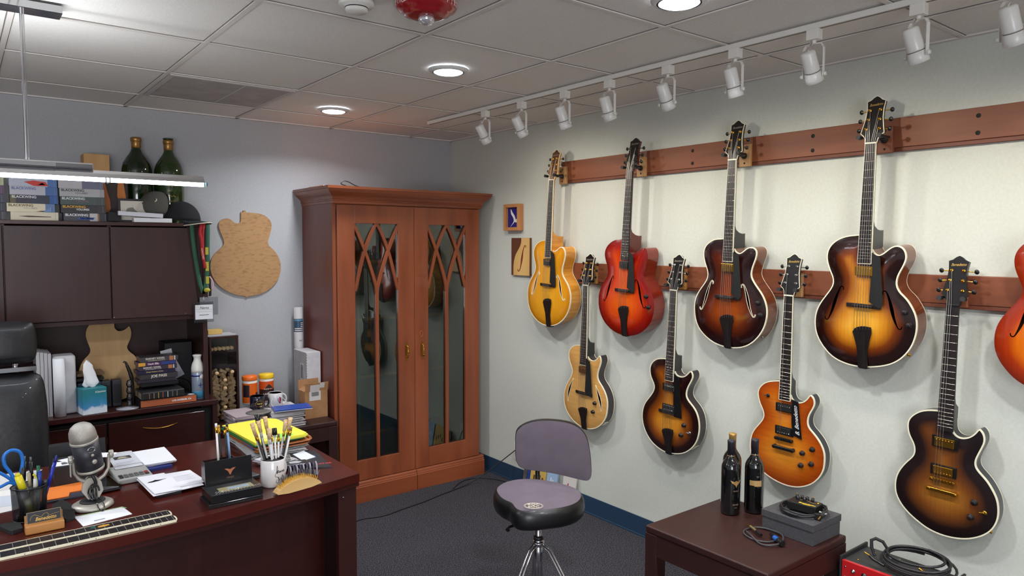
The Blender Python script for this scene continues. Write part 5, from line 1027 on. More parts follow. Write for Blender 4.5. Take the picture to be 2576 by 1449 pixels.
obj1('spray_bottle', MB().lathe([(0, 0), (.013, 0), (.014, .004), (.014, .115), (.009, .128), (.006, .132), (0, .132)], 20), C_((190, 200, 214), .3), 'slim pale bottle standing right behind the air freshener', 'bottle', (-1.902, -.272, CT))
e = empty('storage_box', (-1.975, -.105, CT)); tag(e, 'black box at the back of the hutch niche beside the tapes', 'box'); MB().box(-.075, .070, -.07, .08, 0, .305).build('box_body', C_((15, 15, 17), .6), e, bevel=.003)
for i, (x, z, rz_, w, h) in enumerate(((-2.045, 1.006, .2, .06, .030), (-1.998, .905, .45, .055, .10))):
    o = obj1('white_card', MB().box(-w / 2, w / 2, -.0006, .0006, -h / 2, h / 2), C_((205 - 25 * i, 205 - 25 * i, 212 - 20 * i), .7), ['white card corner poking out above the tapes', 'greyish card leaning between the tapes and the black box'][i], 'card', (x, -.188, z), 0); o.rotation_euler = (0, -rz_, 0)
o = obj1('cable', MB().tube(catmull([(.050 * math.cos(a) * (1 - .04 * a / 6), .02 * math.sin(a) - .002 * a, .055 + .048 * math.sin(a)) for a in [i * .6 for i in range(26)]], 2), .0035, 6), m_rubber, 'tangled black cable between the tapes and the air freshener', 'cable', (-1.985, -.225, CT - .003))
obj1('orange_packet', MB().box(-.035, .035, -.03, .03, 0, .012), C_((190, 120, 66), .7), 'small orange-brown packet lying beside the air freshener', 'packet', (-1.965, -.300 + .02, CT + .0), .3) .location = (-1.905 - .0, -.235 + .02, CT)

# cork display box
def cork_box():
    t = empty('cork_box', (-1.738, -.125, .561)); tag(t, 'dark glass-fronted wooden box filled with wine corks, beside the credenza', 'display box')
    MB().box(-.082, -.072, -.095, .095, 0, .515).build('side_panel', m_mahog_v, t); MB().box(.070, .082, -.095, .095, 0, .515).build('side_panel', m_mahog_v, t)
    MB().box(-.072, .070, -.095, .095, .503, .515).box(-.072, .070, -.095, .095, 0, .010).build('top_and_bottom', m_mahog, t)
    MB().box(-.072, .070, .085, .095, .010, .503).build('back_panel', C_((30, 18, 16), .7), t); MB().box(-.072, .070, -.060, .085, .418, .424).build('shelf', m_mahog, t)
    MB().box(-.072, .070, -.093, -.090, .010, .503).build('glass_front', thin_glass('box_glass', (248, 248, 246), 1.0), t)
    g = MB().lathe([(0, -.021), (.0105, -.021), (.0112, -.019), (.0112, .019), (.0105, .021), (0, .021)], 14).build('wine_cork', m_cork)
    random.seed(11); k = 0; first = True
    pl = []
    for L in range(13):
        for r, y in enumerate((-.073, -.050, -.027)):
            for i in range(3):
                if L > 10 and (i + r + L) % 2: continue
                if r == 2 and L < 8: continue
                pl.append((-.046 + .046 * i + random.uniform(-.003, .003), y, .0225 + .0232 * L + random.uniform(-.001, .001), random.choice((0, .5, -.6, .3, -.9, PI / 2, PI / 2, 1.1, -.4))))
    for i in range(6): pl.append((-.058 + .0232 * i, -.030, .4365, PI / 2))
    for n_, (x, y, z, a) in enumerate(pl):
        o = g if n_ == 0 else g.copy()
        if n_: COL.objects.link(o)
        o.matrix_world = T(-1.738 + x, -.125 + y, .561 + z) @ (RY(a) if a != PI / 2 else RX(PI / 2)) @ RY(PI / 2 if a != PI / 2 else 0)
        tag(o, 'used wine cork inside the glass-fronted cork box', 'cork', 'corks in the cork box')
cork_box()
tr_ = obj1('silver_tray', MB().box(-.085, .075, -.08, .06, 0, .004).box(-.085, .075, -.080, -.077, .004, .010), C_((190, 190, 194), .3), 'flat silvery tray on top of the cork box', 'tray', (-1.735, -.11, 1.0765)); 
obj1('foam_block', MB().box(-.060, .022, -.03, .03, 0, .028), C_((206, 170, 100), .8), 'yellow-tan block lying on the tray above the cork box', 'block', (-1.745, -.11, 1.0810), bevel=.002)

# ------------------------------------------------------------------ the low table: papers, mugs, canisters, cartons
def paper_stack(x, y, z, w, d, h, n, rz, label, cat='paper stack', tint=(214, 210, 212), kind=None):
    random.seed(int(abs(x * 1000) + n)); mb = MB(); ms = []; dz = h / n
    for i in range(n):
        a = random.uniform(-.10, .10); ox, oy = random.uniform(-.012, .012), random.uniform(-.012, .012); j = random.uniform(-14, 6)
        q = 'sheet_%d' % (i % 4); mi = i % 4
        mb.box(-w / 2, w / 2, -d / 2, d / 2, z * 0 + i * dz + .0003, (i + 1) * dz, mi, T(ox, oy, 0) @ RZ(a))
    for k in range(4): ms.append(C_(tuple(max(0, v - 9 * k) for v in tint), .8))
    return obj1('paper_stack', mb, ms, label, cat, (x, y, z), rz)
LT = .5605
paper_stack(-1.485, -.405, LT, .200, .265, .094, 16, .03, 'tall messy pile of papers on the low table under the mugs')
paper_stack(-1.705, -.445, LT, .140, .215, .104, 12, -.03, 'crumpled pile of pinkish papers on the low table below the corks', tint=(196, 180, 184))
PT = LT + .0945
def cyl_label(r, z0, z1, a0, a1, c, name, e, rough=.4, n=16, off=.0004):
    vs = []; 
    for i in range(n + 1): a = a0 + (a1 - a0) * i / n; vs += [((r + off) * math.sin(a), -(r + off) * math.cos(a), z0), ((r + off) * math.sin(a), -(r + off) * math.cos(a), z1)]
    mb = MB(); mb.add(vs, [(2 * i, 2 * i + 2, 2 * i + 3, 2 * i + 1) for i in range(n)], 0, True); return mb.build(name, C_(c, rough), e)
def curved_text(s, size, c, r, ang, z, e, name='lettering', w=None, shear=0, m=None):
    """each letter set on the round surface"""
    adv = size * .62
    for i, ch_ in enumerate(s):
        if ch_ == ' ': continue
        a = ang + (i - (len(s) - 1) / 2) * adv / r
        text_obj(name, ch_, size, m or C_(c, .5), e, RZ(a) @ T(0, -r - .0006, z) @ FRONT, .0002, shear, bold=.0004)
def canister(x, y, lid, label, wrap):
    e = empty('wipes_canister', (x, y, PT)); tag(e, label, 'canister', 'wipes canisters behind the mugs')
    MB().lathe([(0, 0), (.041, 0), (.043, .004), (.043, .138), (.040, .144), (0, .144)], 36).build('canister_body', m_white, e)
    MB().lathe([(.044, .144), (.0448, .147), (.0448, .163), (.042, .170), (0, .172)], 36).build('lid', C_(lid, .35), e)
    cyl_label(.043, .010, .128, -PI, PI, wrap, 'wrap_label', e, n=40)
    return e
cpos = ((-1.590, -.205), (-1.488, -.200))
e = canister(*cpos[0], (232, 110, 30), 'orange-lidded wipes canister behind the navy mug', (226, 100, 20)); cyl_label(.0436, .045, .118, -1.3, -.35, (40, 30, 36), 'dark_panel', e); cyl_label(.0436, .02, .07, .55, 1.3, (52, 34, 30), 'dark_panel', e)
e = canister(*cpos[1], (240, 196, 30), 'yellow-lidded leather wipes canister behind the white mug', (214, 84, 24)); cyl_label(.0436, .012, .080, -1.4, 1.4, (52, 30, 26), 'dark_panel', e)
mb = MB(); mb.prism([(-.026, .086), (-.004, .108), (.002, .112), (.008, .106), (.026, .086)], 0, .0012, 0, T(0, -.0440, 0) @ FRONT); mb.build('peak_logo', C_((40, 34, 26)), e)
curved_text('ARMOR ALL', .0095, (235, 225, 210), .0442, -.05, .083, e); curved_text('LEATHER', .0145, (228, 220, 206), .0442, -.05, .052, e)
def mug(name, x, y, z, mo, mi_, label, r=.0415, h=.092, ha=0.0, loc_cat='mug'):
    e = empty(name, (x, y, z)); e.rotation_euler = (0, 0, 0); tag(e, label, loc_cat)
    MB().lathe([(0, 0), (r * .88, 0), (r, .006), (r, h - .002), (r - .0015, h), (r - .0035, h - .002)], 40).lathe([(r - .0035, h - .002), (r - .0035, .008), (0, .006)], 40, mi=1).build('mug_body', [mo, mi_], e)
    pts = [(math.cos(a) * .024, math.sin(a) * .030) for a in [PI * .5 - PI * i / 12 for i in range(13)]]
    MB().tube([((r - .003 + max(0, px)) * math.cos(ha), (r - .003 + max(0, px)) * math.sin(ha), h / 2 + pz) for px, pz in pts], .0048, 10).build('handle', mo, e); return e
m_mugnavy = mat('navy_glaze', (22, 24, 42), .15, 0, .6); m_mugw = mat('white_glaze', (222, 218, 216), .2, 0, .5)
e = mug('coffee_mug', -1.602, -.375, PT, m_mugnavy, m_mugnavy, 'navy coffee mug with a gold oval emblem on the paper pile', .042, .078, -.25)
MB().tube([(.0255 * math.cos(a), -.0425 + .0, .036 + .017 * math.sin(a)) for a in [2 * PI * i / 24 for i in range(24)]], .0013, 5, closed=True).build('oval_emblem', m_gold, e); curved_text('HAPD', .013, (206, 170, 70), .042, -.0, .036, e, shear=.3)
e = mug('coffee_mug', -1.496, -.375, PT, m_mugw, C_((40, 18, 18), .3), 'white coffee mug with a dark red interlocked letter emblem', .042, .084, -.2)
MB().prism([(-.002, .062), (.004, .062), (.004, .030), (.006, .030), (.006, .024), (-.004, .024), (-.004, .030), (-.002, .030)], 0, .001, 0, T(.012, -.0402, 0) @ RZ(.25) @ FRONT).tube([(.002, -.0425, .056), (.002, -.0428, .040), (.006, -.0425, .034), (.015, -.0418, .034), (.019, -.040, .040), (.019, -.040, .056)], .0018, 6).build('red_emblem', C_((140, 24, 34), .5), e)
wc = obj1('white_cable', MB().tube(catmull([(-1.530, -.437, PT + .066), (-1.545, -.440, PT + .045), (-1.535, -.445, PT + .015), (-1.50, -.452, PT + .0035), (-1.44, -.445, PT + .0030), (-1.41, -.44, PT + .0032)], 5), .0016, 6).tube(catmull([(-1.500, -.434, PT + .070), (-1.475, -.436, PT + .06), (-1.45, -.44, PT + .03), (-1.43, -.445, PT + .003)], 5), .0016, 6), m_white, 'thin white cable looped in front of the white mug', 'cable')
ob = obj1('blue_booklet', MB().box(-.105, .105, -.062, .062, 0, .004, 1).box(-.105, .105, -.062, .062, .0042, .010, 0), [C_((30, 70, 160), .35), C_((215, 215, 220), .7)], 'glossy blue booklet lying on the paper pile beside the cardboard box', 'booklet', (-1.445, -.500, PT + .003), -.15)
obj1('grey_disc', MB().lathe([(0, .003), (.010, .003), (.0105, .0035), (.060, .0035), (.062, .0), (0, 0)], 36, sx=1.15), C_((112, 108, 104), .35), 'grey round disc lying on the pile in front of the navy mug', 'disc', (-1.640, -.510, PT + .0105))
e = empty('white_carton', (-1.2245, -.195, LT)); tag(e, 'tall narrow white shipping carton beside the cabinet', 'carton')
MB().box(-.046, .046, -.105, .105, 0, .385).build('carton_body', noisy('white_card_board', (196, 194, 196), (206, 204, 206), (1, 1, 1), 30, .8), e, bevel=.002)
for i in range(22): MB().box(-.0462, -.0435, -.1057, -.1050, .02 + .0165 * i, .026 + .0165 * i).build('perforation', C_((60, 58, 60)), e) if i % 1 == 0 and i < 22 else None
MB().box(-.0466, -.0460, -.060, -.000, .20, .31).build('shipping_label', m_paper, e)
MB().box(-.0470, -.0466, -.05, -.042, .205, .30).box(-.0470, -.0466, -.036, -.032, .215, .285).box(-.0470, -.0466, -.026, -.016, .215, .30).build('label_print', C_((50, 48, 50)), e)
text_obj('lettering', '1 S(-', .022, C_((70, 66, 70)), e, T(.012, -.1056, .10) @ FRONT @ RZ(-PI / 2), .0002)
e = empty('mailing_tube', (-1.222, -.052, LT)); tag(e, 'tall white mailing tube with a striped flag sticker behind the white carton', 'tube')
MB().lathe([(0, 0), (.028, 0), (.028, .648), (.024, .650), (.023, .645), (0, .645)], 28).build('tube_body', C_((204, 200, 202), .6), e)
cyl_label(.028, .49, .575, -2.2, 1.2, (60, 84, 110), 'sticker', e)
for i in range(5): cyl_label(.0284, .497 + .012 * i, .503 + .012 * i, -1.3 if i < 2 else .15, 1.0, (226, 218, 214), 'white_stripe', e)
cyl_label(.0284, .562, .570, -1.4, 1.1, (110, 160, 190), 'pale_stripe', e); text_obj('lettering', '2', .024, C_((60, 60, 60)), e, RZ(.1) @ T(0, -.0287, .435) @ FRONT @ RZ(-PI / 2), .0002)
# cardboard box with raised flaps
e = empty('cardboard_box', (-1.262, -.375, LT)); tag(e, 'small open brown cardboard box with raised flaps and a shipping label', 'carton')
m_cb = noisy('corrugated_card', (160, 116, 76), (172, 128, 86), (1, 1, 1), 20, .85)
hx_, hy_ = .072, .050; w_ = .003
MB().box(-hx_, hx_, -hy_, -hy_ + w_, 0, .165).box(-hx_, hx_, hy_ - w_, hy_, 0, .165).box(-hx_, -hx_ + w_, -hy_ + w_, hy_ - w_, 0, .165).box(hx_ - w_, hx_, -hy_ + w_, hy_ - w_, 0, .165).box(-hx_ + w_, hx_ - w_, -hy_ + w_, hy_ - w_, 0, .003).build('box_walls', m_cb, e)
MB().box(-hx_ + .001, hx_ + .003, -.001, .0015, 0, .052, 0, T(0, -hy_, .1655) @ RX(.18)).build('front_flap', m_cb, e)
MB().box(-hx_ - .002, hx_ - .016, -.0015, .001, 0, .060, 0, T(0, hy_, .1655) @ RX(-.05)).build('back_flap', m_cb, e)
MB().box(-.0015, .0015, -hy_ + .004, hy_ - .004, 0, .036, 0, T(-hx_, 0, .1655) @ RY(.95)).build('side_flap', m_cb, e)
lb_ = MB().box(-.040, .020, -.0012, -.0004, 0, .040, 0, T(0, -hy_, .1655) @ RX(.18)).box(.0202, .050, -.0012, -.0004, .018, .050, 0, T(0, -hy_, .1655) @ RX(.18)).box(-.044, .028, -hy_ - .0008, -hy_ - .0001, .108, .165).build('shipping_label', C_((206, 200, 196), .6), e)
bm_ = MB()
for i in range(13): bm_.box(-.030 + .0036 * i, -.0285 + .0036 * i + (.0007 if i % 3 else 0), -hy_ - .0013, -hy_ - .0009, .135, .160)
bm_.build('barcode', m_black, lb_)
# ------------------------------------------------------------------ plaques on the guitar wall
e = empty('framed_tile', (0, -.7825, 1.80)); tag(e, 'small wooden shadow box holding a dark blue panel with a white leaf shape', 'wall plaque')
m_fr = wood('plaque_oak', (176, 118, 70), (194, 136, 84), 'z', 30, .5); RW = Matrix(((0, 0, -1, 0), (-1, 0, 0, 0), (0, 1, 0, 0), (0, 0, 0, 1)))  # x -> -y, y up, faces -x
MB().box(-.040, -.001, .061, .083, -.088, .088).box(-.040, -.001, -.083, -.061, -.088, .088).box(-.040, -.001, -.061, .061, .066, .088).box(-.040, -.001, -.061, .061, -.088, -.066).build('frame', m_fr, e, bevel=.0015)
MB().box(-.018, -.001, -.061, .061, -.066, .066).build('blue_panel', mat('cobalt_blue', (20, 20, 110), .3, 0, .4), e)
lf = catmull([(-.028, .055), (-.012, .034), (.010, .012), (.020, -.010), (.010, -.032), (-.030, -.060), (.000, -.032), (.004, -.012), (-.008, .006), (-.024, .024)], 4, True)
MB().prism(lf, .0182, .0205, 0, RW).prism(catmull([(.014, -.026), (.026, -.012), (.048, -.014), (.060, -.020), (.045, -.030), (.026, -.034)], 3, True), .0182, .0205, 0, RW).build('white_leaf', C_((226, 226, 222), .4), e)
e = empty('soundhole_plaque', (0, -.8565, 1.539)); tag(e, 'small two-tone wooden plaque with a carved f-hole and pale maple curve', 'wall plaque')
MB().box(-.018, -.001, -.0965, .0965, -.124, .124).build('walnut_board', wood('plaque_walnut', (84, 46, 28), (98, 56, 34), 'z', 20, .5), e, bevel=.001)
cv = catmull([(.0105, .1235), (.0105, .100), (-.002, .070), (-.030, .035), (-.050, .010), (-.066, -.030), (-.072, -.070), (-.072, -.1235)], 4)
MB().prism(cv + [(.096, -.1235), (.096, .1235)], .0182, .0196, 0, RW).build('maple_inlay', wood('plaque_maple', (206, 164, 98), (220, 180, 116), 'z', 12, .4), e)
fh_ = ribbon([(.036, -.070), (.040, -.080), (.032, -.086), (.022, -.076), (.010, -.044), (.000, 0), (-.010, .044), (-.022, .074), (-.034, .084), (-.042, .078), (-.042, .068)], [.004, .006, .006, .007, .010, .019, .010, .007, .006, .008, .004], .018, -.012, 0)
fh_ = [(x, -.024 - y) for x, y in fh_]
MB().prism(fh_, .0197, .0201, 0, RW).build('f_hole', C_((120, 52, 26), .5), e)
# ------------------------------------------------------------------ pendant lamp over the desk
pd = empty('pendant_lamp', (-2.84, -1.755, H)); tag(pd, 'chrome linear pendant lamp with a long glowing tube above the desk', 'pendant lamp')
def PB(mb, name, m, parent=pd, **kw):
    for i, v in enumerate(mb.v): mb.v[i] = (v[0] + 2.84, v[1] + 1.755, v[2] - H)
    return mb.build(name, m, parent, **kw)
m_tube = mat('lamp_tube', (255, 255, 255), .4, emit=(232, 240, 255), es=26.0)
PB(MB().box(-3.34, -2.668, -1.795, -1.715, H - .026, H - .0005), 'ceiling_canopy', m_chrome, bevel=.002)
PB(MB().tube([(-2.778, -1.755, H - .026), (-2.778, -1.755, 1.889)], .0045, 10).tube([(-2.770, -1.745, H - .026), (-2.770, -1.745, 1.889)], .0016, 6), 'stem', m_chrome)
PB(MB().tube([(-3.30, -1.755, H - .026), (-3.30, -1.755, 1.889)], .0045, 10), 'stem', m_chrome)
PB(MB().box(-3.42, -2.592, -1.775, -1.735, 1.868, 1.889), 'upper_bar', m_chrome, bevel=.004)
PB(MB().prism([(-.032, 1.842), (-.026, 1.856), (-.012, 1.8675), (.012, 1.8675), (.026, 1.856), (.032, 1.842), (.029, 1.842), (.022, 1.853), (.010, 1.864), (-.010, 1.864), (-.022, 1.853), (-.029, 1.842)], -3.76, -2.242, 0, T(0, -1.755, 0) @ Matrix(((0, 0, 1, 0), (1, 0, 0, 0), (0, 1, 0, 0), (0, 0, 0, 1)))), 'reflector', m_chrome)
PB(MB().tube([(-3.78, -1.755, 1.8385), (-2.238, -1.755, 1.8385)], .0085, 14), 'glowing_tube', m_tube)
PB(MB().box(-2.241, -2.226, -1.768, -1.742, 1.832, 1.846), 'end_cap', thin_glass('frosted_end', (200, 235, 245), 2), bevel=.001)
PB(MB().box(-2.560, -2.556, -1.780, -1.730, 1.826, 1.8495).box(-2.548, -2.544, -1.780, -1.730, 1.826, 1.8495), 'wire_clip', m_chrome)
PB(MB().box(-3.0, -2.70, -1.7755, -1.7748, 1.872, 1.884), 'rating_label', C_((150, 150, 150), .5))

for px_, ln_ in ((-3.00, .78),):                                # the pendant also shines up at the ceiling
    ul = area_lamp('pendant_uplight', (px_, -1.755, 1.893), ln_, 5.0, (0.92, 0.96, 1.0), (PI, 0, 0)); ul.data.shape = 'RECTANGLE'; ul.data.size = ln_; ul.data.size_y = .03; ul.data.spread = PI
# ------------------------------------------------------------------ desk things
DT = .7505
def fretboard(x1, y0, y1, label, art=None):
    w = y1 - y0; L = .50; e = empty('inlaid_fretboard', (x1 - L / 2, (y0 + y1) / 2, DT)); tag(e, label, 'fretboard', 'loose guitar fretboards on the desk')
    h = w / 2
    MB().box(-L / 2, L / 2 - .004, -h, -h + .0035, 0, .0068).box(-L / 2, L / 2 - .004, h - .0035, h, 0, .0068).tube([(L / 2 - .006, -h + .002, .0034), (L / 2 - .001, -h * .5, .0034), (L / 2, 0, .0034), (L / 2 - .001, h * .5, .0034), (L / 2 - .006, h - .002, .0034)], .0033, 8).build('ivory_binding', m_cream, e)
    f = MB().box(-L / 2, L / 2 - .004, -h + .0036, h - .0036, 0, .0070); x = L / 2 - .010; s = .0165
    while x > -L / 2: f.box(x - .0008, x + .0008, -h + .0036, h - .0036, .0068, .0080, 1); x -= s; s *= 1.045
    f.build('fretboard_wood', [m_ebony, mat('pale_frets', (170, 166, 160), .4, .7)], e)
    f = MB()
    for k in range(8): f.lathe([(0, .0002), (.0014, .0002), (.0014, 0)], 8, M=T(L / 2 - .05 - .058 * k, -h, .0035) @ RX(PI / 2))
    f.build('side_dots', m_black, e)
    if art:
        MB().prism(relax([(-.02, -.006), (.0, -.010), (.022, -.004), (.02, .006), (.0, .010), (-.018, .006)], 1, True), .0071, .0082, 0, T(.06, 0, 0)).build('parrot_inlay', C_((214, 158, 60), .4), e)
        MB().prism([(-.02, -.004), (-.008, -.008), (-.004, .006), (-.016, .008)], .0071, .0081, 0, T(.045, .004, 0)).build('parrot_inlay', C_((30, 92, 84), .4), e)
    return e
fretboard(-2.449, -2.176, -2.124, 'loose dark fretboard with ivory edge nearest the front edge of the desk')
fretboard(-2.452, -2.118, -2.069, 'loose dark fretboard with a yellow bird inlay lying beside the front one', 1)
def sheet(name, P, z, h, m, label, cat, grp=None, curl=None):
    cx = sum(p[0] for p in P) / len(P); cy = sum(p[1] for p in P) / len(P)
    return obj1(name, MB().prism([(x - cx, y - cy) for x, y in P], 0, h), m, label, cat, (cx, cy, z), 0, grp)
e = sheet('check', [(-2.701, -1.935), (-2.563, -1.929), (-2.550, -2.02), (-2.689, -2.042)], DT, .0008, [m_paper], 'pale green-edged bank check lying beside the front fretboards', 'check')
MB().prism([(-.063, .048), (.062, .053), (.073, .030), (.065, .033), (.058, .046), (-.062, .040)], .0009, .0012, 0).prism([(-.03, -.035), (.0, -.033), (.0, -.025), (-.03, -.027)], .0009, .0012, 1).build('printed_border', [C_((150, 176, 130)), C_((150, 150, 156))], e)
# business card holder
e = empty('card_holder', (-2.785, -2.000, DT)); tag(e, 'small wooden card holder with black cards lettered in gold', 'card holder')
MB().box(-.050, .050, -.022, .020, 0, .027).build('wood_base', wood('light_oak', (168, 112, 54), (190, 134, 72), 'x', 40, .5), e, bevel=.004, seg=3)
MB().box(-.049, .049, .012, .018, .027, .050, 0, RX(-.15)).build('wood_back', wood('light_oak', None, None) if False else MATS['light_oak'], e, bevel=.002)
k_ = MB().box(-.0445, .0445, -.002, .004, .010, .060, 0, T(0, 0, 0) @ RX(-.22)).build('card_stack', C_((24, 26, 32), .5), e)
Mk = RX(-.22) @ T(0, -.0022, 0)
MB().box(-.0435, .0435, -.0002, .0001, .0585, .0592, 0, Mk).box(-.0435, -.0428, -.0002, .0001, .012, .0592, 0, Mk).box(.0428, .0435, -.0002, .0001, .012, .0592, 0, Mk).build('gold_border', C_((200, 176, 120), .4), k_)
text_obj('gold_lettering', 'Benedetto', .0150, m_script, k_, Mk @ T(.004, -.0003, .036) @ FRONT, .0002, .3, sx=.85, bold=.0002)
MB().tube(catmull([(-.036, -.0024, .036), (-.032, -.0024, .046), (-.024, -.0024, .050), (-.012, -.0024, .044), (-.008, -.0024, .041), (.0, -.0024, .049), (.008, -.0024, .050), (.014, -.0024, .042), (.022, -.0024, .044), (.040, -.0024, .0465)], 4), .0005, 5, 0, RX(-.22)).build('gold_outline', m_script, k_)
def pouch(P, label, folds):
    e = sheet('leather_pouch', P, DT, .012, C_((24, 24, 22), .6), label, 'pouch', 'black leather pouches on the desk'); e.name = 'leather_pouch'
    md = e.modifiers.new('b', 'BEVEL'); md.width = .004; md.segments = 2; return e
pouch([(-2.900, -1.900), (-2.868, -1.985), (-2.838, -1.975), (-2.842, -1.918), (-2.872, -1.896)], 'black leather pouch lying left of the wooden card holder', 0)
p_ = pouch([(-2.764, -1.895), (-2.745, -1.800), (-2.716, -1.760), (-2.690, -1.860), (-2.700, -1.955), (-2.727, -1.975)], 'crumpled black leather pouch between the card holder and the microphone', 0)
# wire-mesh pen cup and its contents
CX, CY = -2.812, -1.862
m_mesh = bpy.data.materials.new('wire_mesh'); m_mesh.use_nodes = True; MATS['wire_mesh'] = m_mesh
b_ = m_mesh.node_tree.nodes['Principled BSDF']; b_.inputs['Base Color'].default_value = lin((14, 14, 18)); b_.inputs['Roughness'].default_value = .4; b_.inputs['Alpha'].default_value = .72
e = empty('pen_cup', (CX, CY, DT)); tag(e, 'black wire-mesh pen cup crammed with pens on the desk', 'pen cup')
MB().lathe([(.0455, .004), (.0485, .105)], 40).lathe([(0, .002), (.0455, .004)], 40).build('mesh_cup', m_mesh, e)
MB().tube([(.0488 * math.cos(a), .0488 * math.sin(a), .106) for a in [2 * PI * i / 40 for i in range(40)]], .0018, 6, closed=True).tube([(.0458 * math.cos(a), .0458 * math.sin(a), .003) for a in [2 * PI * i / 40 for i in range(40)]], .0022, 6, closed=True).build('rim_wire', m_black, e)
def stick(name, base, tip, segs, label, cat, grp, n=12):
    """pen-like thing: segs = [(fraction, radius0, radius1, colour/material, part)] from base to tip"""
    B_, T_ = Vector(base), Vector(tip); L = (T_ - B_).length; z = (T_ - B_).normalized(); x = z.orthogonal().normalized(); y = z.cross(x)
    e = empty(name, M=frameM(base, x, y, z)); tag(e, label, cat, grp); a = 0
    for fr, r0, r1, c, part in segs:
        b = a + fr * L; MB().lathe([(0, a), (r0, a), (r1, b), (0, b)], n).build(part, c if not isinstance(c, tuple) else C_(c, .35), e); a = b
    return e
PG = 'pens in the wire-mesh cup'
zb0 = DT + .006
stick('highlighter_pen', (-2.806, -1.887, zb0 + .006), (-2.842, -1.876, .905), [(.42, .009, .010, (150, 150, 40), 'barrel'), (.22, .010, .010, (120, 122, 126), 'grey_grip'), (.30, .0115, .0105, (226, 210, 40), 'yellow_cap'), (.06, .009, .006, (214, 196, 30), 'cap_end')], 'thick yellow highlighter with a yellow cap in the mesh cup', 'pen', PG)
BK = (22, 22, 24)
stick('pen', (-2.830, -1.845, zb0), (-2.818, -1.835, .945), [(.6, .004, .0052, BK, 'barrel'), (.32, .0052, .0050, BK, 'upper_barrel'), (.08, .0022, .0022, (120, 120, 124), 'push_button')], 'tallest black click pen in the mesh cup', 'pen', PG)
stick('pen', (-2.800, -1.840, zb0), (-2.803, -1.828, .938), [(.55, .004, .005, BK, 'barrel'), (.37, .0058, .0052, BK, 'cap'), (.08, .003, .003, (90, 90, 94), 'push_button')], 'black click pen beside the tallest one in the mesh cup', 'pen', PG)
stick('pen', (-2.836, -1.862, zb0), (-2.826, -1.860, .915), [(.6, .004, .005, BK, 'barrel'), (.4, .0052, .0045, (34, 28, 30), 'cap')], 'short black capped pen between the scissors and the tan pen', 'pen', PG)
stick('pen', (-2.804, -1.870, zb0), (-2.812, -1.872, .906), [(.62, .004, .0055, (150, 136, 112), 'barrel'), (.03, .0058, .0058, (190, 190, 190), 'ring'), (.30, .0055, .0050, (160, 146, 122), 'upper_barrel'), (.05, .003, .0025, (180, 180, 180), 'push_button')], 'tan and silver metal pen in the mesh cup', 'pen', PG)
stick('pen', (-2.790, -1.862, zb0), (-2.785, -1.855, .913), [(.6, .004, .0052, (196, 200, 196), 'barrel'), (.4, .0056, .0050, (28, 96, 62), 'green_cap')], 'pen with a dark green cap in the mesh cup', 'pen', PG)
stick('pen', (-2.794, -1.880, zb0), (-2.783, -1.874, .902), [(.66, .0045, .0062, (150, 154, 160), 'barrel'), (.30, .0068, .0062, (34, 56, 150), 'blue_cap'), (.04, .005, .003, (34, 56, 150), 'cap_tip')], 'silver pen with a short blue cap in the mesh cup', 'pen', PG)
o = stick('pen', (-2.800, -1.885, zb0), (-2.797, -1.887, .882), [(.70, .0042, .0055, (130, 128, 118), 'barrel'), (.30, .0058, .0050, (196, 196, 196), 'chrome_top')], 'grey pen with a chrome top and a yellow clip in the mesh cup', 'pen', PG)
MB().tube(catmull([(.007, 0, .095), (.010, .002, .115), (.004, .004, .135), (-.002, .004, .138)], 3), .0028, 8).build('yellow_clip', C_((220, 210, 60), .4), o)
stick('pen', (-2.788, -1.872, zb0), (-2.734, -1.855, .937), [(.5, .0045, .005, (28, 38, 120), 'barrel'), (.38, .0055, .0055, (30, 44, 160), 'cap'), (.12, .0045, .003, (24, 34, 130), 'cap_end')], 'dark blue pen leaning far out of the mesh cup', 'pen', PG)
stick('pen', (-2.778, -1.868, zb0), (-2.768, -1.868, .868), [(.9, .006, .0075, (20, 20, 24), 'barrel'), (.1, .0075, .006, (60, 60, 66), 'top')], 'stubby black marker at the edge of the mesh cup', 'pen', PG)
e = empty('scissors', M=frameM((-2.830, -1.850, DT + .008), (1, .15, 0), Vector((-.18, .0, 1)).cross(Vector((1, .15, .18))) * -1, (-.18, .02, 1))); tag(e, 'scissors with large bright blue handles standing in the mesh cup', 'scissors')
m_blu = C_((26, 110, 196), .4)
MB().tube(catmull([(0, 0, .105), (-.006, 0, .120), (-.016, 0, .150), (-.026, 0, .176), (-.024, 0, .204), (-.004, 0, .216), (.016, 0, .206), (.022, 0, .180), (.016, 0, .150), (.006, 0, .122)], 4, True), .0052, 10, closed=True).build('handle', m_blu, e)
MB().tube(catmull([(-.004, .004, .105), (-.022, .004, .118), (-.050, .004, .112), (-.066, .004, .125), (-.070, .004, .150), (-.056, .004, .166), (-.036, .004, .150), (-.018, .004, .128)], 4, True), .0050, 10, closed=True).build('handle', m_blu, e)
MB().prism([(-.002, .0), (.008, .10), (.006, .115), (-.006, .110)], -.001, .0005, 0, FRONT).prism([(-.004, .0), (-.010, .10), (-.004, .115), (.006, .108)], .001, .0022, 0, FRONT).build('blades', m_chr, e)
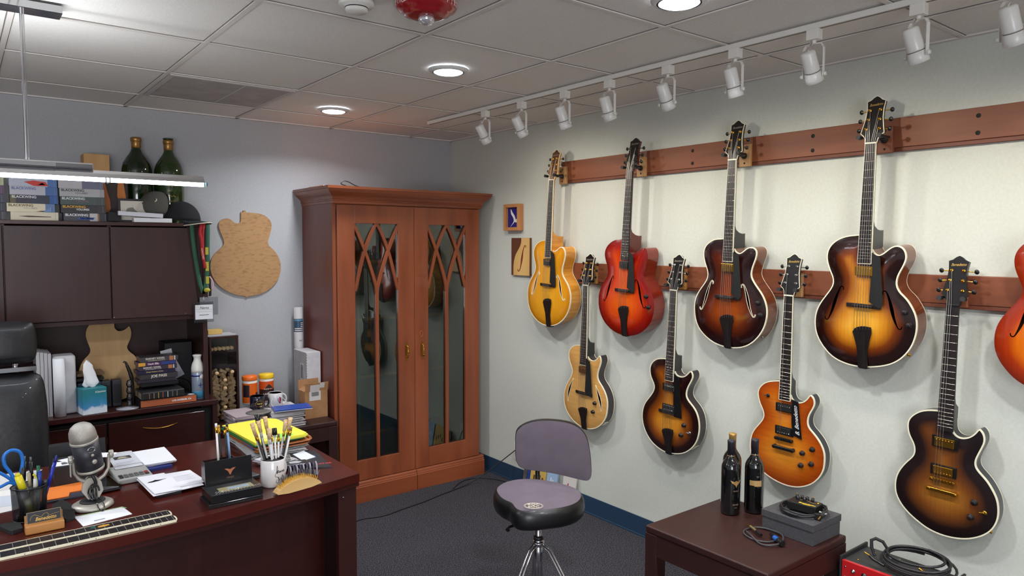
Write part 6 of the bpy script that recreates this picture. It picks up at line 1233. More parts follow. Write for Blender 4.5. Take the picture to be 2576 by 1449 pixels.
# desk microphone
MX, MY = -2.640, -1.868
e = empty('desk_microphone', (MX, MY, DT)); tag(e, 'black and silver studio microphone on a round stand on the desk', 'microphone')
m_sil = mat('satin_silver', (178, 172, 162), .42, .45); m_mbody = mat('graphite_body', (38, 38, 46), .45); m_grl = noisy('mesh_grille', (150, 146, 138), (196, 190, 180), (1, 1, 1), 900, .45, 1, .4, metal=.6)
MB().lathe([(0, .0), (.056, .0), (.062, .004), (.060, .012), (.050, .018), (.036, .020), (0, .020)], 44).build('stand_base', m_sil, e); MB().lathe([(.020, .0202), (.038, .0204), (.036, .024), (.020, .024)], 32).build('rubber_ring', m_rubber, e)
cm = MB(); cm.prism(relax([(-.026, .020), (-.033, .060), (-.028, .090), (-.018, .105), (.018, .105), (.026, .085), (.034, .055), (.030, .020)], 1, True), -.011, .011, 0, FRONT); cm.build('stand_column', m_sil, e, bevel=.004, seg=3)
Mm = T(.0, -.004, .118) @ RZ(.15) @ RX(.10) @ RY(-.20)
for s in (-1, 1):
    MB().tube([(s * .018, 0, .088), (s * .036, 0, .100), (s * .049, 0, .122), (s * .052, 0, .168)], [.007, .006, .005, .005], 10).build('yoke_arm', m_sil, e)
    MB().lathe([(0, 0), (.012, .0), (.0135, .003), (.0135, .010), (.012, .013), (0, .013)], 22, M=T(s * .0515, 0, .168) @ RY(s * PI / 2)).build('pivot_knob', m_sil, e)
MB().lathe([(0, .0), (.030, .0), (.0375, .006), (.0395, .012)], 40, M=Mm).build('bottom_cap', m_black, e); MB().lathe([(.0395, .010), (.0408, .012), (.0408, .017), (.0395, .019)], 40, M=Mm).build('silver_ring', m_sil, e)
MB().lathe([(.0392, .0185), (.0400, .110)], 40, M=Mm).build('mic_body', m_mbody, e); MB().lathe([(.0400, .110), (.0415, .112), (.0415, .117), (.0400, .119)], 40, M=Mm).build('silver_ring', m_sil, e)
MB().lathe([(.0398, .119), (.0396, .135), (.0375, .150), (.031, .164), (.020, .173), (.008, .177), (0, .178)], 40, M=Mm).build('grille', m_grl, e)
fm = lambda z, r=.0405: Mm @ RZ(.12) @ T(0, -r, z) @ FRONT
o = MB(); o.tube([(.011 * math.cos(a), .0085 * math.sin(a), .0008) for a in [2 * PI * i / 24 for i in range(24)]], .0014, 6, 0, fm(.092), closed=True); o.box(-.006, .006, -.0045, -.002, 0, .001, 0, fm(.092)).build('badge_emblem', m_chrome, e)
MB().lathe([(0, .003), (.004, .003), (.0048, .001), (.0048, 0)], 18, M=fm(.073)).build('mute_button', m_sil, e); MB().lathe([(0, .008), (.0062, .008), (.0072, .006), (.0075, 0)], 22, M=fm(.051)).build('volume_knob', m_sil, e)
cc_ = MB(); cc_.tube(catmull([(Vector((.018 * math.cos(a) * (1 - .05 * i), -.016 - .0030 * (i % 5), .055 + .026 * math.sin(a)))) [:] for i, a in enumerate([k * .62 for k in range(24)])], 3), .0030, 7)
cc_.tube(catmull([(.010, -.018, .030), (.006, -.050, .022), (.012, -.068, .006), (.022, -.070, .004), (.026, -.060, .010), (.024, -.045, .022), (.014, -.018, .034)], 4), .0016, 6); cc_.build('coiled_cord', mat('glossy_black_cord', (18, 18, 20), .15, 0, .5), e)
MB().tube(catmull([(-.005, -.010, .125), (.002, -.018, .105), (.008, -.020, .085), (.004, -.016, .070)], 4), .005, 8).build('usb_plug', m_black, e)
MB().box(-.0015, .0015, -.006, .012, -.045, 0, 0, T(-.060, -.010, .160)).build('hanging_tag', m_sil, e, bevel=.001)
# papers, envelopes, boxes behind
e = sheet('orange_envelope', [(-2.800, -1.735), (-2.693, -1.732), (-2.686, -1.690), (-2.652, -1.690), (-2.630, -1.590), (-2.790, -1.596)], DT + .006, .003, C_((226, 122, 44), .7), 'bright orange paper envelope lying behind the microphone', 'envelope')
sheet('picture_case', [(-2.798, -1.748), (-2.600, -1.742), (-2.590, -1.60), (-2.795, -1.60)], DT, .0055, [C_((60, 64, 76), .3)], 'flat glossy picture folder under the orange envelope', 'folder')
e = sheet('disc_jewel_case', [(-2.612, -1.756), (-2.535, -1.748), (-2.528, -1.592), (-2.604, -1.592)], DT + .0058, .008, [thin_glass('case_plastic', (190, 195, 205), 3.0)], 'clear plastic picture case lying right of the microphone stand', 'disc case')
MB().box(-.034, .034, -.074, .074, .001, .003).build('dark_photo', C_((36, 42, 52), .5), e); MB().box(-.02, .01, -.03, .04, .0031, .0036).build('pale_figure', C_((120, 130, 136), .5), e)
for i, (P_, z, c, lb) in enumerate([([(-2.93, -1.76), (-2.835, -1.745), (-2.825, -1.50), (-2.93, -1.48)], DT, (214, 210, 208), 'broad white sheet at the desk edge beside the pen cup, lowest of the loose sheets'), ([(-2.95, -1.68), (-2.84, -1.70), (-2.80, -1.46), (-2.93, -1.42)], DT + .0012, (190, 196, 206), 'bluish printed sheet on the broad white sheet beside the pen cup'),
     ([(-2.96, -1.55), (-2.80, -1.60), (-2.745, -1.38), (-2.90, -1.33)], DT + .0024, (222, 220, 214), 'white sheet angled toward the black box'), ([(-2.95, -1.50), (-2.80, -1.52), (-2.735, -1.32), (-2.88, -1.30)], DT + .0036, (206, 202, 200), 'topmost loose sheet behind the pen cup')]):
    sheet('paper_sheet', P_, z, .001, C_(c, .8), lb, 'paper', 'loose papers behind the pen cup')
e = sheet('black_box', [(-2.722, -1.590), (-2.585, -1.590), (-2.575, -1.455), (-2.712, -1.450)], DT, .074, C_((30, 29, 32), .55), 'small matte black box behind the microphone with papers on top', 'box')
md = e.modifiers.new('b', 'BEVEL'); md.width = .002
e = sheet('black_tablet_case', [(-2.720, -1.405), (-2.535, -1.412), (-2.528, -1.375), (-2.713, -1.366)], DT, .108, C_((34, 34, 38), .45), 'black upright case behind the small black box', 'case'); text_obj('lettering', 'ALESIS', .010, C_((170, 170, 174)), e, T(.078, -.0215, .080) @ FRONT @ RZ(-PI / 2) @ RX(0), .0002)
for i, (P_, z, t_, lb) in enumerate([([(-2.716, -1.575), (-2.655, -1.580), (-2.65, -1.525), (-2.705, -1.52)], DT + .0745, 0, 'small white label card with square print on the black box'), ([(-2.70, -1.50), (-2.655, -1.595), (-2.60, -1.56), (-2.59, -1.47)], DT + .0765, .0, 'folded white paper slip over the label card on the black box'), ([(-2.63, -1.53), (-2.54, -1.575), (-2.51, -1.53), (-2.60, -1.47)], DT + .0785, 0, 'white paper slip hanging over the corner of the black box')]):
    o = sheet('paper_slip', P_, z, .0015, m_paper, lb, 'paper', 'paper slips on the black box')
    if i == 0: MB().box(-.012, .006, -.015, .012, .0016, .0019).box(.010, .022, -.015, .012, .0016, .0019).build('square_print', C_((90, 90, 94)), o)
# brochures, calculator, envelopes
e = empty('desk_calculator', (-2.482, -1.628, DT)); e.rotation_euler = (.07, 0, .05); e.location[2] = DT + .005; tag(e, 'grey desk calculator half covered by a brochure', 'calculator')
MB().box(-.058, .058, -.062, .090, 0, .020).build('calculator_body', C_((150, 150, 146), .45), e, bevel=.005, seg=3)
for r in range(2):
    for i in range(6): MB().box(-.050 + .0170 * i, -.037 + .0170 * i, -.052 + .018 * r, -.040 + .018 * r, .020, .024).build('key', C_((150, 50, 46) if (i == 5 and r == 1) else ((44, 44, 48) if i in (0, 5) else (92, 90, 90)), .4), e, bevel=.001, seg=1)
e = sheet('brochure', [(-2.520, -1.320), (-2.528, -1.585), (-2.435, -1.585), (-2.430, -1.330)], DT + .0275, .001, C_((206, 208, 214), .4), 'printed brochure with a dark oval picture lying over the calculator', 'brochure'); e.rotation_euler = (-.02, 0, 0)
MB().box(-.030, .030, .01, .055, .0011, .0014).build('dark_picture', C_((60, 58, 60)), e); MB().prism([(-.020, .018), (.020, .018), (.012, .040), (0, .047), (-.012, .040)], .0015, .0018).build('arch_picture', C_((186, 176, 156)), e)
o = MB()
for i in range(5): o.box(-.035, .030 - .008 * (i % 3), -.045 - .012 * i, -.040 - .012 * i, .0011, .0013)
o.build('print_lines', C_((170, 174, 184)), e)
sheet('blue_folder', [(-2.475, -1.345), (-2.440, -1.590), (-2.330, -1.578), (-2.350, -1.300)], DT, .010, C_((34, 46, 110), .5), 'dark blue folder under the envelopes on the desk', 'folder')
for i in range(4):
    a = [.10, -.08, .02, -.04][i]; P_ = [(-.075, .110), (-.062, -.108), (.066, -.105), (.060, .118)]
    o = obj1('envelope', MB().prism(P_, 0, .0022), C_((216 + 4 * i, 216 + 4 * i, 222 + 3 * i), .8), 'white envelope in the pile near the back of the desk, %s' % ['lowest of the four', 'second from the bottom', 'third from the bottom', 'topmost of the four'][i], 'envelope', (-2.385 + .004 * i, -1.445 - .003 * i, DT + .0105 + .0032 * i), a, 'white envelopes near the back of the desk')
sheet('small_dark_box', [(-2.455, -1.900), (-2.375, -1.905), (-2.365, -1.83), (-2.445, -1.83)], DT, .0115, C_((34, 32, 40), .5), 'flat dark box under the white papers with a black mark', 'box')
for i, (P_, lb) in enumerate([([(-2.478, -1.695), (-2.468, -1.925), (-2.300, -1.905), (-2.305, -1.715)], 'white paper under the sheet with the black bird-like mark'), ([(-2.395, -1.700), (-2.388, -1.885), (-2.283, -1.880), (-2.298, -1.705)], 'white printed paper overlapping beside the black mark'), ([(-2.475, -1.690), (-2.462, -1.915), (-2.375, -1.920), (-2.385, -1.690)], 'white paper with a small black bird-like mark')]):
    o = sheet('paper_sheet', P_, DT + .0122 + .0022 * i, .0015, C_((226, 225, 230), .8), lb, 'paper', 'papers in front of the wine gift box')
    if i == 2: MB().prism([(-.032, -.006), (-.018, -.010), (.006, -.006), (.034, .010), (.010, .006), (-.004, .014), (-.014, .004), (-.026, .002)], .0016, .0019, 0, T(-.002, .03, 0)).build('black_mark', m_black, o)
    if i == 1:
        q = MB()
        for k in range(5): q.box(-.03, .035 - .01 * (k % 2), .03 - .014 * k, .034 - .014 * k, .0016, .0018)
        q.build('print_lines', C_((190, 190, 198)), o)
# black presentation box with raised lid
e = empty('presentation_box', (-2.250, -2.075, DT)); tag(e, 'black presentation box with raised lid and bronze winged emblem', 'gift box')
m_gb = mat('gloss_black_card', (20, 19, 21), .25, 0, .3)
MB().box(-.085, .085, -.052, .060, .014, .042).build('upper_tray', m_gb, e, bevel=.001); MB().box(-.093, .083, -.056, .056, 0, .0135).build('lower_tray', m_gb, e, bevel=.001)
Ml = T(0, .045, .042) @ RX(-.06)
o = MB().box(-.077, .080, 0, .004, 0, .085, 0, Ml).build('lid', m_gb, e)
MB().prism([(-.019, .010), (-.010, .010), (0, .006), (.010, .010), (.019, .010), (.008, .001), (.004, -.006), (.002, -.012), (-.002, -.012), (-.004, -.006), (-.008, .001)], 0, .0004, 0, Ml @ T(.006, -.0002, .042) @ FRONT).build('winged_emblem', C_((170, 100, 70), .4), o)
text_obj('emblem_lettering', 'MINER', .0085, C_((120, 84, 66), .4), o, Ml @ T(.006, -.0003, .020) @ FRONT, .0002)
MB().box(-.050, .062, -.035, .010, .0422, .0428).build('postcard', C_((150, 140, 100), .35), e); MB().box(-.02, .05, -.020, .002, .0429, .0431).build('postcard_sky', C_((150, 170, 186), .35), e)
q = MB()
for i in range(15): q.tube([(-.066 + .0100 * i + .004 * math.cos(a), -.045, .0435 + .003 + .003 * math.sin(a)) for a in [2 * PI * k / 10 for k in range(10)]], .0008, 5, closed=True)
q.box(-.080, .085, -.0500, -.0492, .0422, .0432).build('silver_script_trim', m_chr, e)
# dark pencil holder with pencils
e = empty('pencil_holder', (-2.238, -1.880, DT)); tag(e, 'dark translucent pencil holder behind the raised black lid', 'pencil holder')
MB().box(-.055, -.052, -.03, .03, 0, .085).box(.052, .055, -.03, .03, 0, .085).box(-.052, .052, -.03, -.027, 0, .085).box(-.052, .052, .027, .03, 0, .085).box(-.052, .052, -.027, .027, 0, .004).build('holder_body', mat('smoked_brown', (56, 36, 34), .3), e)
def pencil(base, tip, c, label, grp, cork=False, cc=(240, 240, 238), r=.0038):
    segs = [(.84, r, r, c, 'pencil_shaft'), (.10, r + .0004, r + .0012, m_gold, 'ferrule'), (.06, r + .0006, r + .0004, cc, 'eraser')]
    if cork: segs = [(.72, r, r, c, 'pencil_shaft'), (.09, r + .0004, r + .0010, m_gold if cork == 1 else (196, 196, 196), 'ferrule'), (.19, .0060, .0085, m_cork, 'cork_cap')]
    return stick('pencil', base, tip, segs, label, 'pencil', grp, 10)
G1_ = 'pencils in the dark holder'
pencil((-2.240, -1.885, DT + .006), (-2.248, -1.882, .972), (226, 224, 220), 'white pencil with a white eraser in the dark holder', G1_)
pencil((-2.226, -1.882, DT + .006), (-2.236, -1.872, .962), (26, 26, 28), 'black pencil with a gold ferrule next to the white one in the dark holder', G1_, cc=(200, 150, 60))
pencil((-2.205, -1.882, DT + .006), (-2.218, -1.877, .955), (24, 24, 26), 'black pencil with a dark eraser in the dark holder', G1_, cc=(30, 30, 30))
pencil((-2.196, -1.880, DT + .006), (-2.206, -1.867, .963), (130, 170, 214), 'light blue pencil in the dark holder', G1_, cc=(40, 40, 44))
# white mug of pencils
e = mug('pencil_mug', -2.092, -2.018, DT, m_mugw, m_mugw, 'white printed coffee mug holding a fan of pencils', .0425, .098, .45)
curved_text('Bene', .014, (60, 60, 64), .0425, .32, .058, e, 'printed_lettering', shear=.4); 
MB().tube([(.0432 * math.sin(a), -.0432 * math.cos(a), z) for a, z in catmull([(-.02, .030), (-.10, .022), (.05, .018), (.16, .028), (.12, .038), (-.08, .040), (-.16, .048), (-.05, .056), (-.01, .072), (.02, .080), (.05, .072), (.03, .050)], 4)], .0007, 5).build('printed_guitar', C_((60, 60, 64)), e)
G2_ = 'pencils in the white mug'; mz = DT + .009
PC = [((-.012, .006), (-2.160, -2.010, .984), (170, 168, 160), 1, 'grey pencil with a cork cap leaning farthest toward the black lid'), ((-.006, -.008), (-2.150, -2.02, .948), (26, 26, 28), 0, 'black pencil with a wide gold ferrule in the white mug'), ((.004, .012), (-2.131, -1.985, .986), (200, 198, 196), 2, 'pale pencil with a brown cork cap, the tall one beside the black-capped stopper'),
      ((-.004, .016), (-2.133, -1.98, 1.006), (30, 28, 30), 3, 'stopper with a round black cap, highest in the white mug'), ((.010, .010), (-2.106, -1.985, .996), (206, 202, 198), 1, 'pale pencil with a slanted cork cap in the white mug'), ((.0, -.012), (-2.108, -2.03, .962), (206, 206, 206), 2, 'silver-white pencil with a short cork cap in the middle of the white mug'),
      ((.006, -.004), (-2.097, -2.02, .940), (196, 190, 190), 0, 'pale pencil with a gold ferrule at the middle of the white mug'), ((.012, -.010), (-2.083, -2.015, .956), (220, 218, 214), 3, 'stopper with a glossy black ball top in the white mug'), ((.018, .0), (-2.066, -2.01, .932), (214, 210, 206), 0, 'short white pencil with a gold ferrule in the white mug'),
      ((.016, .014), (-2.030, -1.99, .975), (196, 196, 200), 1, 'silver pencil with a cork cap leaning toward the magazines'), ((.022, .006), (-2.015, -1.995, .982), (30, 30, 32), 1, 'black pencil with a cork cap leaning outermost from the white mug'), ((.022, -.008), (-2.022, -2.02, .952), (216, 214, 210), 0, 'white pencil with a gold ferrule leaning toward the brush')]
for (bx, by), tp_, c, kk, lb in PC:
    base = (-2.092 + bx, -2.018 + by, mz)
    if kk == 3: stick('bottle_stopper', base, tp_, [(.84, .0035, .0035, c, 'stem'), (.04, .005, .006, (200, 200, 204), 'collar'), (.12, .0095, .0085, (18, 18, 20), 'black_knob')], lb, 'stopper', G2_)
    else: pencil(base, tp_, c, lb, G2_, kk, cc=(150, 110, 80))
# curved wooden brush
e = empty('table_brush', (-2.040, -2.1185, DT)); e.rotation_euler = (0, 0, .16); tag(e, 'crescent-shaped pale wood brush with black and yellow bristles beside the mug', 'brush')
ar = [(-.092, .004), (-.080, .016), (-.060, .030), (-.035, .040), (0, .045), (.035, .041), (.060, .031), (.080, .017), (.092, .005), (.085, .0), (-.085, .0)]
MB().prism(relax(ar, 1, True), -.018, .018, 0, FRONT).build('wood_handle', wood('blond_beech', (206, 164, 104), (222, 184, 124), 'x', 20, .35, .3), e, bevel=.004, seg=3)
br_y = MB(); br_k = MB(); random.seed(5)
for i in range(22):
    u = -.070 + .140 * i / 21; z = .045 - (u / .1) ** 2 * .042; nx = u / .1 * .55
    for j in (-1, 0, 1):
        y = j * .010; lx = .006 * random.uniform(-1, 1); br_y.tube([(u, y, z - .003), (u + nx * .008, y, z + .009)], .0016, 5)
        if random.random() < .85: br_k.tube([(u + nx * .006, y, z + .006), (u + nx * .016 + lx * .4, y + .001, z + .018), (u + nx * .020 + lx, y + .002, z + .027)], .0012, 5, 0 if (i // 2) % 2 else 1)
br_y.build('yellow_bristles', C_((210, 160, 40), .6), e)['kind'] = 'stuff'; br_k.build('dark_bristles', [C_((34, 30, 40), .5), C_((120, 118, 122), .5)], e)['kind'] = 'stuff'
e = empty('hair_brush', (-1.975, -1.985, DT)); tag(e, 'dark purple bristle brush lying behind the crescent brush', 'brush')
q = MB()
for i in range(9): q.tube(catmull([(-.05 + .0125 * i, -.03, .004), (-.046 + .0125 * i, -.020, .034), (-.040 + .0125 * i, .005, .042), (-.036 + .0125 * i, .025, .020)], 3), .0034, 6, 0 if i % 2 else 1)
q.build('bristle_rows', [C_((48, 36, 66), .5), C_((150, 146, 156), .5)], e)['kind'] = 'stuff'; MB().box(-.055, .055, -.03, .03, 0, .010).build('brush_back', C_((30, 26, 34), .4), e, bevel=.004)
# folder pile
FX, FY = -1.940, -1.505
for i, (z, h, c, lb, w, d, rz_) in enumerate([(0, .016, (206, 204, 206), 'ragged pile of white papers at the bottom of the folder pile', .205, .35, -.03), (.0165, .014, (198, 198, 196), 'second pile of white papers in the folder pile, with green-edged sheets', .20, .34, .06)]):
    o = paper_stack(FX, FY, DT + z, w, d, h, 8, rz_, lb, tint=c)
def folder(z, h, c, lb, w, d, rz_, dx=0, dy=0, cat='folder', curl=False):
    P_ = [(-w / 2, -d / 2), (w / 2 - .02, -d / 2), (w / 2, -d / 2 + .02), (w / 2, d / 2 - .04), (w / 2 - .03, d / 2), (-w / 2, d / 2)]
    o = obj1('folder', MB().prism(P_, 0, h), C_(c, .6), lb, cat, (FX + dx, FY + dy, DT + z), rz_, 'folders in the pile at the desk edge')
    if curl: o.data = (lambda m_: (m_.tube([(w / 2 - .004, -d / 2 + .01, h + .004), (w / 2 - .004, d / 2 - .05, h + .004)], .006, 10), m_.prism(P_, 0, h))[0].build('tmp', C_(c, .6)).data)(MB()) if False else o.data
    return o
folder(.032, .004, (176, 108, 60), 'brown folder, lowest of the coloured folders', .235, .37, .04, .006, .0)
folder(.037, .006, (40, 96, 176), 'bright blue folder between the two brown ones', .215, .34, .0, .0, .01)
o = folder(.044, .004, (182, 112, 62), 'brown folder with a rolled edge, above the bright blue one', .245, .37, .06, .008, -.005)
MB().tube([(.112, -.17, .008), (.116, -.06, .010), (.114, .06, .008)], [.006, .0085, .006], 12).build('rolled_edge', C_((182, 112, 62), .6), o)
folder(.0485 + .004, .005, (52, 76, 110), 'dark blue-grey folder under the green one', .215, .36, .03, -.01, .01)
folder(.058, .004, (40, 120, 60), 'green folder right below the yellow ones', .225, .375, .07, -.012, .0)
folder(.0625, .006, (214, 206, 70), 'yellow folder under the topmost yellow folder', .232, .375, .04, .0, .0)
fy = folder(.069, .005, (232, 224, 66), 'bright yellow folder with sticky notes on top of the pile', .228, .37, .06, -.006, .0)
MB().box(-.090, -.020, -.140, -.065, .0052, .0056, 0, RZ(.1)).build('pale_sticky_note', C_((226, 224, 150), .7), fy); MB().prism([(-.02, -.185), (.055, -.175), (.060, -.125), (.035, -.112), (-.015, -.135)], .0052, .0056).build('green_sticky_note', C_((150, 220, 90), .7), fy)
# magazines and odds by the desk corner
e = sheet('magazine', [(-2.010, -1.880), (-1.842, -1.962), (-1.806, -1.712), (-1.902, -1.655), (-1.985, -1.70)], DT, .006, C_((34, 33, 38), .35), 'dark magazine with red lettering at the desk corner', 'magazine')
text_obj('lettering', 'GUITAR', .020, C_((180, 40, 46)), e, T(.045, -.150, .0062) @ RZ(-.25) if False else T(.052, -.125, .0062) @ RZ(-.30), .0002, bold=.0006)
MB().prism([(.0, .01), (.06, -.04), (.075, .0), (.03, .04)], .0061, .0064).build('cover_picture', C_((70, 84, 120), .35), e)
sheet('white_card', [(-1.905, -1.83), (-1.845, -1.81), (-1.850, -1.70), (-1.905, -1.72)], DT + .0066, .0012, C_((214, 216, 222), .7), 'white card with a green tab on the dark magazine', 'card')
paper_stack(-1.995, -1.785, DT + .0066, .10, .12, .016, 6, .35, 'small pile of wrinkled papers between the folders and the magazine', tint=(196, 192, 198))
e = empty('clear_packet', (-1.962, -1.885, DT + .0068)); e.rotation_euler = (0, 0, -.25); tag(e, 'clear and black plastic packet lying on the magazine behind the brushes', 'packet')
MB().box(-.045, .050, -.035, .035, 0, .018).build('packet_shell', C_((40, 38, 46), .25), e, bevel=.008, seg=3); MB().prism(relax([(-.03, -.020), (.02, -.024), (.04, .0), (.015, .022), (-.03, .018)], 1, True), .0182, .0195).build('clear_window', C_((176, 178, 180), .2), e)
obj1('flat_case', MB().box(-.035, .035, -.030, -.027, 0, .005).box(-.035, .035, .027, .030, 0, .005).box(-.035, -.032, -.027, .027, 0, .005).box(.032, .035, -.027, .027, 0, .005).box(-.032, .032, -.027, .027, 0, .002, 1), [m_sil, C_((96, 92, 100), .4)], 'small silver-edged rectangular case on the wrinkled papers', 'case', (-1.982, -1.800, DT + .0236), -.3, bevel=.001)
obj1('remote_control', MB().box(-.020, .020, -.055, .055, 0, .014), C_((64, 66, 70), .4), 'grey remote control lying behind the black lid', 'remote control', (-2.135, -1.865, DT), .25, bevel=.003)

# ------------------------------------------------------------------ end table things
ET = .5305
def wine(x, y, cap_c, label, face=0.0, kind=0):
    e = empty('wine_bottle', (x, y, ET), face); tag(e, label, 'bottle', 'wine bottles on the end table')
    MB().lathe([(0, .006), (.030, 0), (.0365, .004), (.0378, .012), (.0378, .185), (.0365, .198), (.031, .212), (.022, .225), (.0158, .236), (.0145, .248), (.0145, .262)], 40).build('bottle_body', mat('near_black_glass', (10, 11, 12), .05, 0, .8), e)
    MB().lathe([(.0150, .236), (.0150, .290), (.0158, .292), (.0158, .300), (.014, .302), (0, .3025)], 28).build('foil_capsule', C_(cap_c, .45) if kind != 2 else mat('gold_foil', (196, 156, 90), .35, .6), e)
    if kind != 2: MB().lathe([(.0156, .2355), (.0156, .240)], 28).build('gold_band', mat('dull_gold', (150, 116, 70), .45, .4), e)
    return e
def wrap_shape(P, r, a0, z0, name, m, e, t=.0014):
    mb = MB(); n = len(P); vs = [((r + t) * math.sin(a0 + x / r), -(r + t) * math.cos(a0 + x / r), z0 + y) for x, y in P]; mb.add(vs, [tuple(range(n))], 0); return mb.build(name, m, e)
m_lg = mat('label_gold', (170, 132, 80), .45, .3); m_lgd = mat('label_dim', (84, 72, 76), .5)
e = wine(-.515, -2.850, (40, 38, 44), 'dark wine bottle nearest the desk with a gold winged emblem', -.35)
wrap_shape([(-.024, .008), (-.008, .002), (-.005, .005), (0, .007), (.005, .005), (.008, .002), (.024, .008), (.016, -.004), (.008, -.008), (.004, -.012), (.0, -.022), (-.004, -.012), (-.008, -.008), (-.016, -.004)], .0378, 0, .138, 'winged_emblem', m_lg, e)
for q in ([(-.012, .017), (.012, .017), (.012, .0162), (-.012, .0162)], [(-.012, -.022), (.012, -.022), (.012, -.0228), (-.012, -.0228)], [(-.012, .017), (-.0113, .017), (-.0113, -.0228), (-.012, -.0228)], [(.0113, .017), (.012, .017), (.012, -.0228), (.0113, -.0228)]): wrap_shape(q, .0378, 0, .138, 'label_frame', m_lgd, e, .0012)
curved_text('ORACLE', .0062, (104, 84, 70), .0378, 0, .102, e); curved_text('MINER', .0085, (110, 90, 78), .0378, 0, .046, e); curved_text('NAPA', .0045, (90, 80, 76), .0378, 0, .034, e)
e = wine(-.425, -2.900, (40, 38, 44), 'dark wine bottle with a small ragged gold label, next to the grey box', -.62, 1)
cyl_label(.0378, .116, .140, -.35, .45, (172, 138, 88), 'gold_label', e, .5); cyl_label(.0378, .119, .140, -.85, -.35, (160, 128, 80), 'gold_label', e, .5); wrap_shape([(-.008, .020), (.0, .022), (.008, .019), (.002, .017), (.0, .012), (-.004, .016)], .0378, 0, .138, 'dim_emblem', m_lgd, e)
wine(-.420, -2.790, (190, 150, 90), 'dark wine bottle with a gold foil top standing behind the other two', 0, 2)
e = empty('grey_box', (-.458, -3.128, ET)); e.rotation_euler = (0, 0, -.02); tag(e, 'flat grey cardboard gift box with lid on the end table', 'box')
m_gy = noisy('grey_board', (60, 59, 62), (68, 67, 70), (1, 1, 1), 90, .75)
MB().box(-.098, .090, -.104, .104, 0, .052).build('box_body', m_gy, e, bevel=.001); MB().box(-.101, .093, -.107, .107, .0522, .078).build('lid', m_gy, e, bevel=.001)
GT_ = ET + .0785
e = empty('effects_pedal', (-.452, -3.135, GT_ + .006)); e.rotation_euler = (0, 0, .12); tag(e, 'black effects pedal with gold lettering lying in a coiled cable', 'effects pedal')
MB().box(-.032, .038, -.055, .055, 0, .030).build('pedal_case', C_((24, 24, 24), .4), e, bevel=.003)
RL = Matrix(((0, 1, 0, 0), (-1, 0, 0, 0), (0, 0, 1, 0), (0, 0, 0, 1)))  # text reads along -y
text_obj('gold_lettering', 'Benedetto', .016, C_((206, 176, 50), .5), e, T(-.018, -.018, .0302) @ RL, .0002, bold=.0005, sx=.95); text_obj('gold_lettering', 'PREAMP', .008, C_((206, 176, 50), .5), e, T(-.027, -.018, .0302) @ RL, .0002, bold=.0003)
MB().tube([(.030, .045, .0305), (.010, .030, .0305), (.020, .0, .0305), (.005, -.030, .0305), (.028, -.048, .0305)], .0006, 4).build('gold_line_art', m_lg, e)
for i, (x, y) in enumerate(((.028, .040), (.028, .020), (.028, .0), (.028, -.020), (.012, .030), (.012, .005))):
    MB().lathe([(.0058, .030), (.0062, .032), (.0055, .042), (0, .042)], 16, M=T(x, y, 0)).build('knob', m_black, e); 
MB().lathe([(0, .047), (.002, .047), (.0022, .042)], 10, M=T(.028, .040, 0)).lathe([(0, .047), (.002, .047), (.0022, .042)], 10, M=T(.028, -.020, 0)).lathe([(.005, .030), (.005, .0325), (0, .034)], 12, M=T(.016, -.045, 0)).build('gold_shafts', m_gold, e)
def coil(name, c, r, turns, th, m, label, cat='cable', sq=1.0, lift=.004, seed=1, tilt=None, tail=None, parts=None):
    random.seed(seed); P_ = []; n = 26
    for i in range(int(turns * n)):
        a = 2 * PI * i / n; k = i / n; rr_ = r * (1 + .035 * math.sin(2.3 * a) + .03 * math.sin(k * 2.1 + seed)) + .003 * ((k * 7) % 3 - 1)
        P_.append((rr_ * math.cos(a), rr_ * sq * math.sin(a), th + lift * k * .7 + .002 * math.sin(a * 1.7 + k)))
    if tail: P_ += tail
    e = empty(name, c); tag(e, label, cat); MB().tube(P_, th, 8).build('cord', m, e)
    return e
m_cord = mat('black_instrument_cord', (26, 26, 28), .45)
e = coil('instrument_cable', (-.462, -3.135, GT_), .082, 4, .0034, m_cord, 'black instrument cable coiled around the pedal on the grey box', sq=.92, lift=.0062, seed=3, tail=[(.060, -.060, .024), (.02, -.085, .026), (-.02, -.092, .028)])
MB().tube([(-.020, -.092, .028), (-.040, -.098, .028), (-.062, -.104, .028)], [.0055, .0062, .0060], 12).build('plug_sleeve', m_black, e); MB().tube([(-.062, -.104, .028), (-.096, -.113, .028)], [.0030, .0022], 10).build('plug_tip', m_gold, e)
MB().box(-.006, .006, -.012, .012, 0, .022, 0, T(-.035, -.078, .002)).build('cable_tie', m_matblack, e, bevel=.003)
MB().tube([(.02, -.082, .012), (-.01, -.088, .020), (-.025, -.080, .030)], .0028, 8).build('white_tie', m_white, e)
# short speaker cable on the table
e = empty('speaker_cable', (-.612, -3.055, ET)); tag(e, 'short looped cable with a gold plug and a blue connector on the end table', 'cable')
MB().tube(catmull([(.012, -.045, .010), (.004, -.060, .006), (-.02, -.068, .0045), (-.055, -.050, .004), (-.068, -.005, .004), (-.045, .045, .004), (.0, .060, .004), (.045, .040, .005), (.058, -.005, .006), (.045, -.055, .010), (.010, -.085, .0115), (-.035, -.100, .010), (-.075, -.085, .008), (-.085, -.050, .0055), (-.060, .0, .011), (-.038, .035, .010), (-.035, .040, .010)], 4), .0034, 8).build('cord', C_((58, 56, 58), .5), e)
MB().tube([(-.030, -.020, .013), (-.012, .012, .014)], .0058, 12).build('plug_sleeve', m_black, e); MB().tube([(-.012, .012, .014), (.010, .052, .014)], .0050, 12).build('gold_barrel', mat('pale_gold', (206, 186, 130), .3, .9), e); MB().tube([(.010, .052, .014), (.026, .080, .013)], [.0030, .0022], 10).build('plug_tip', m_gold, e)
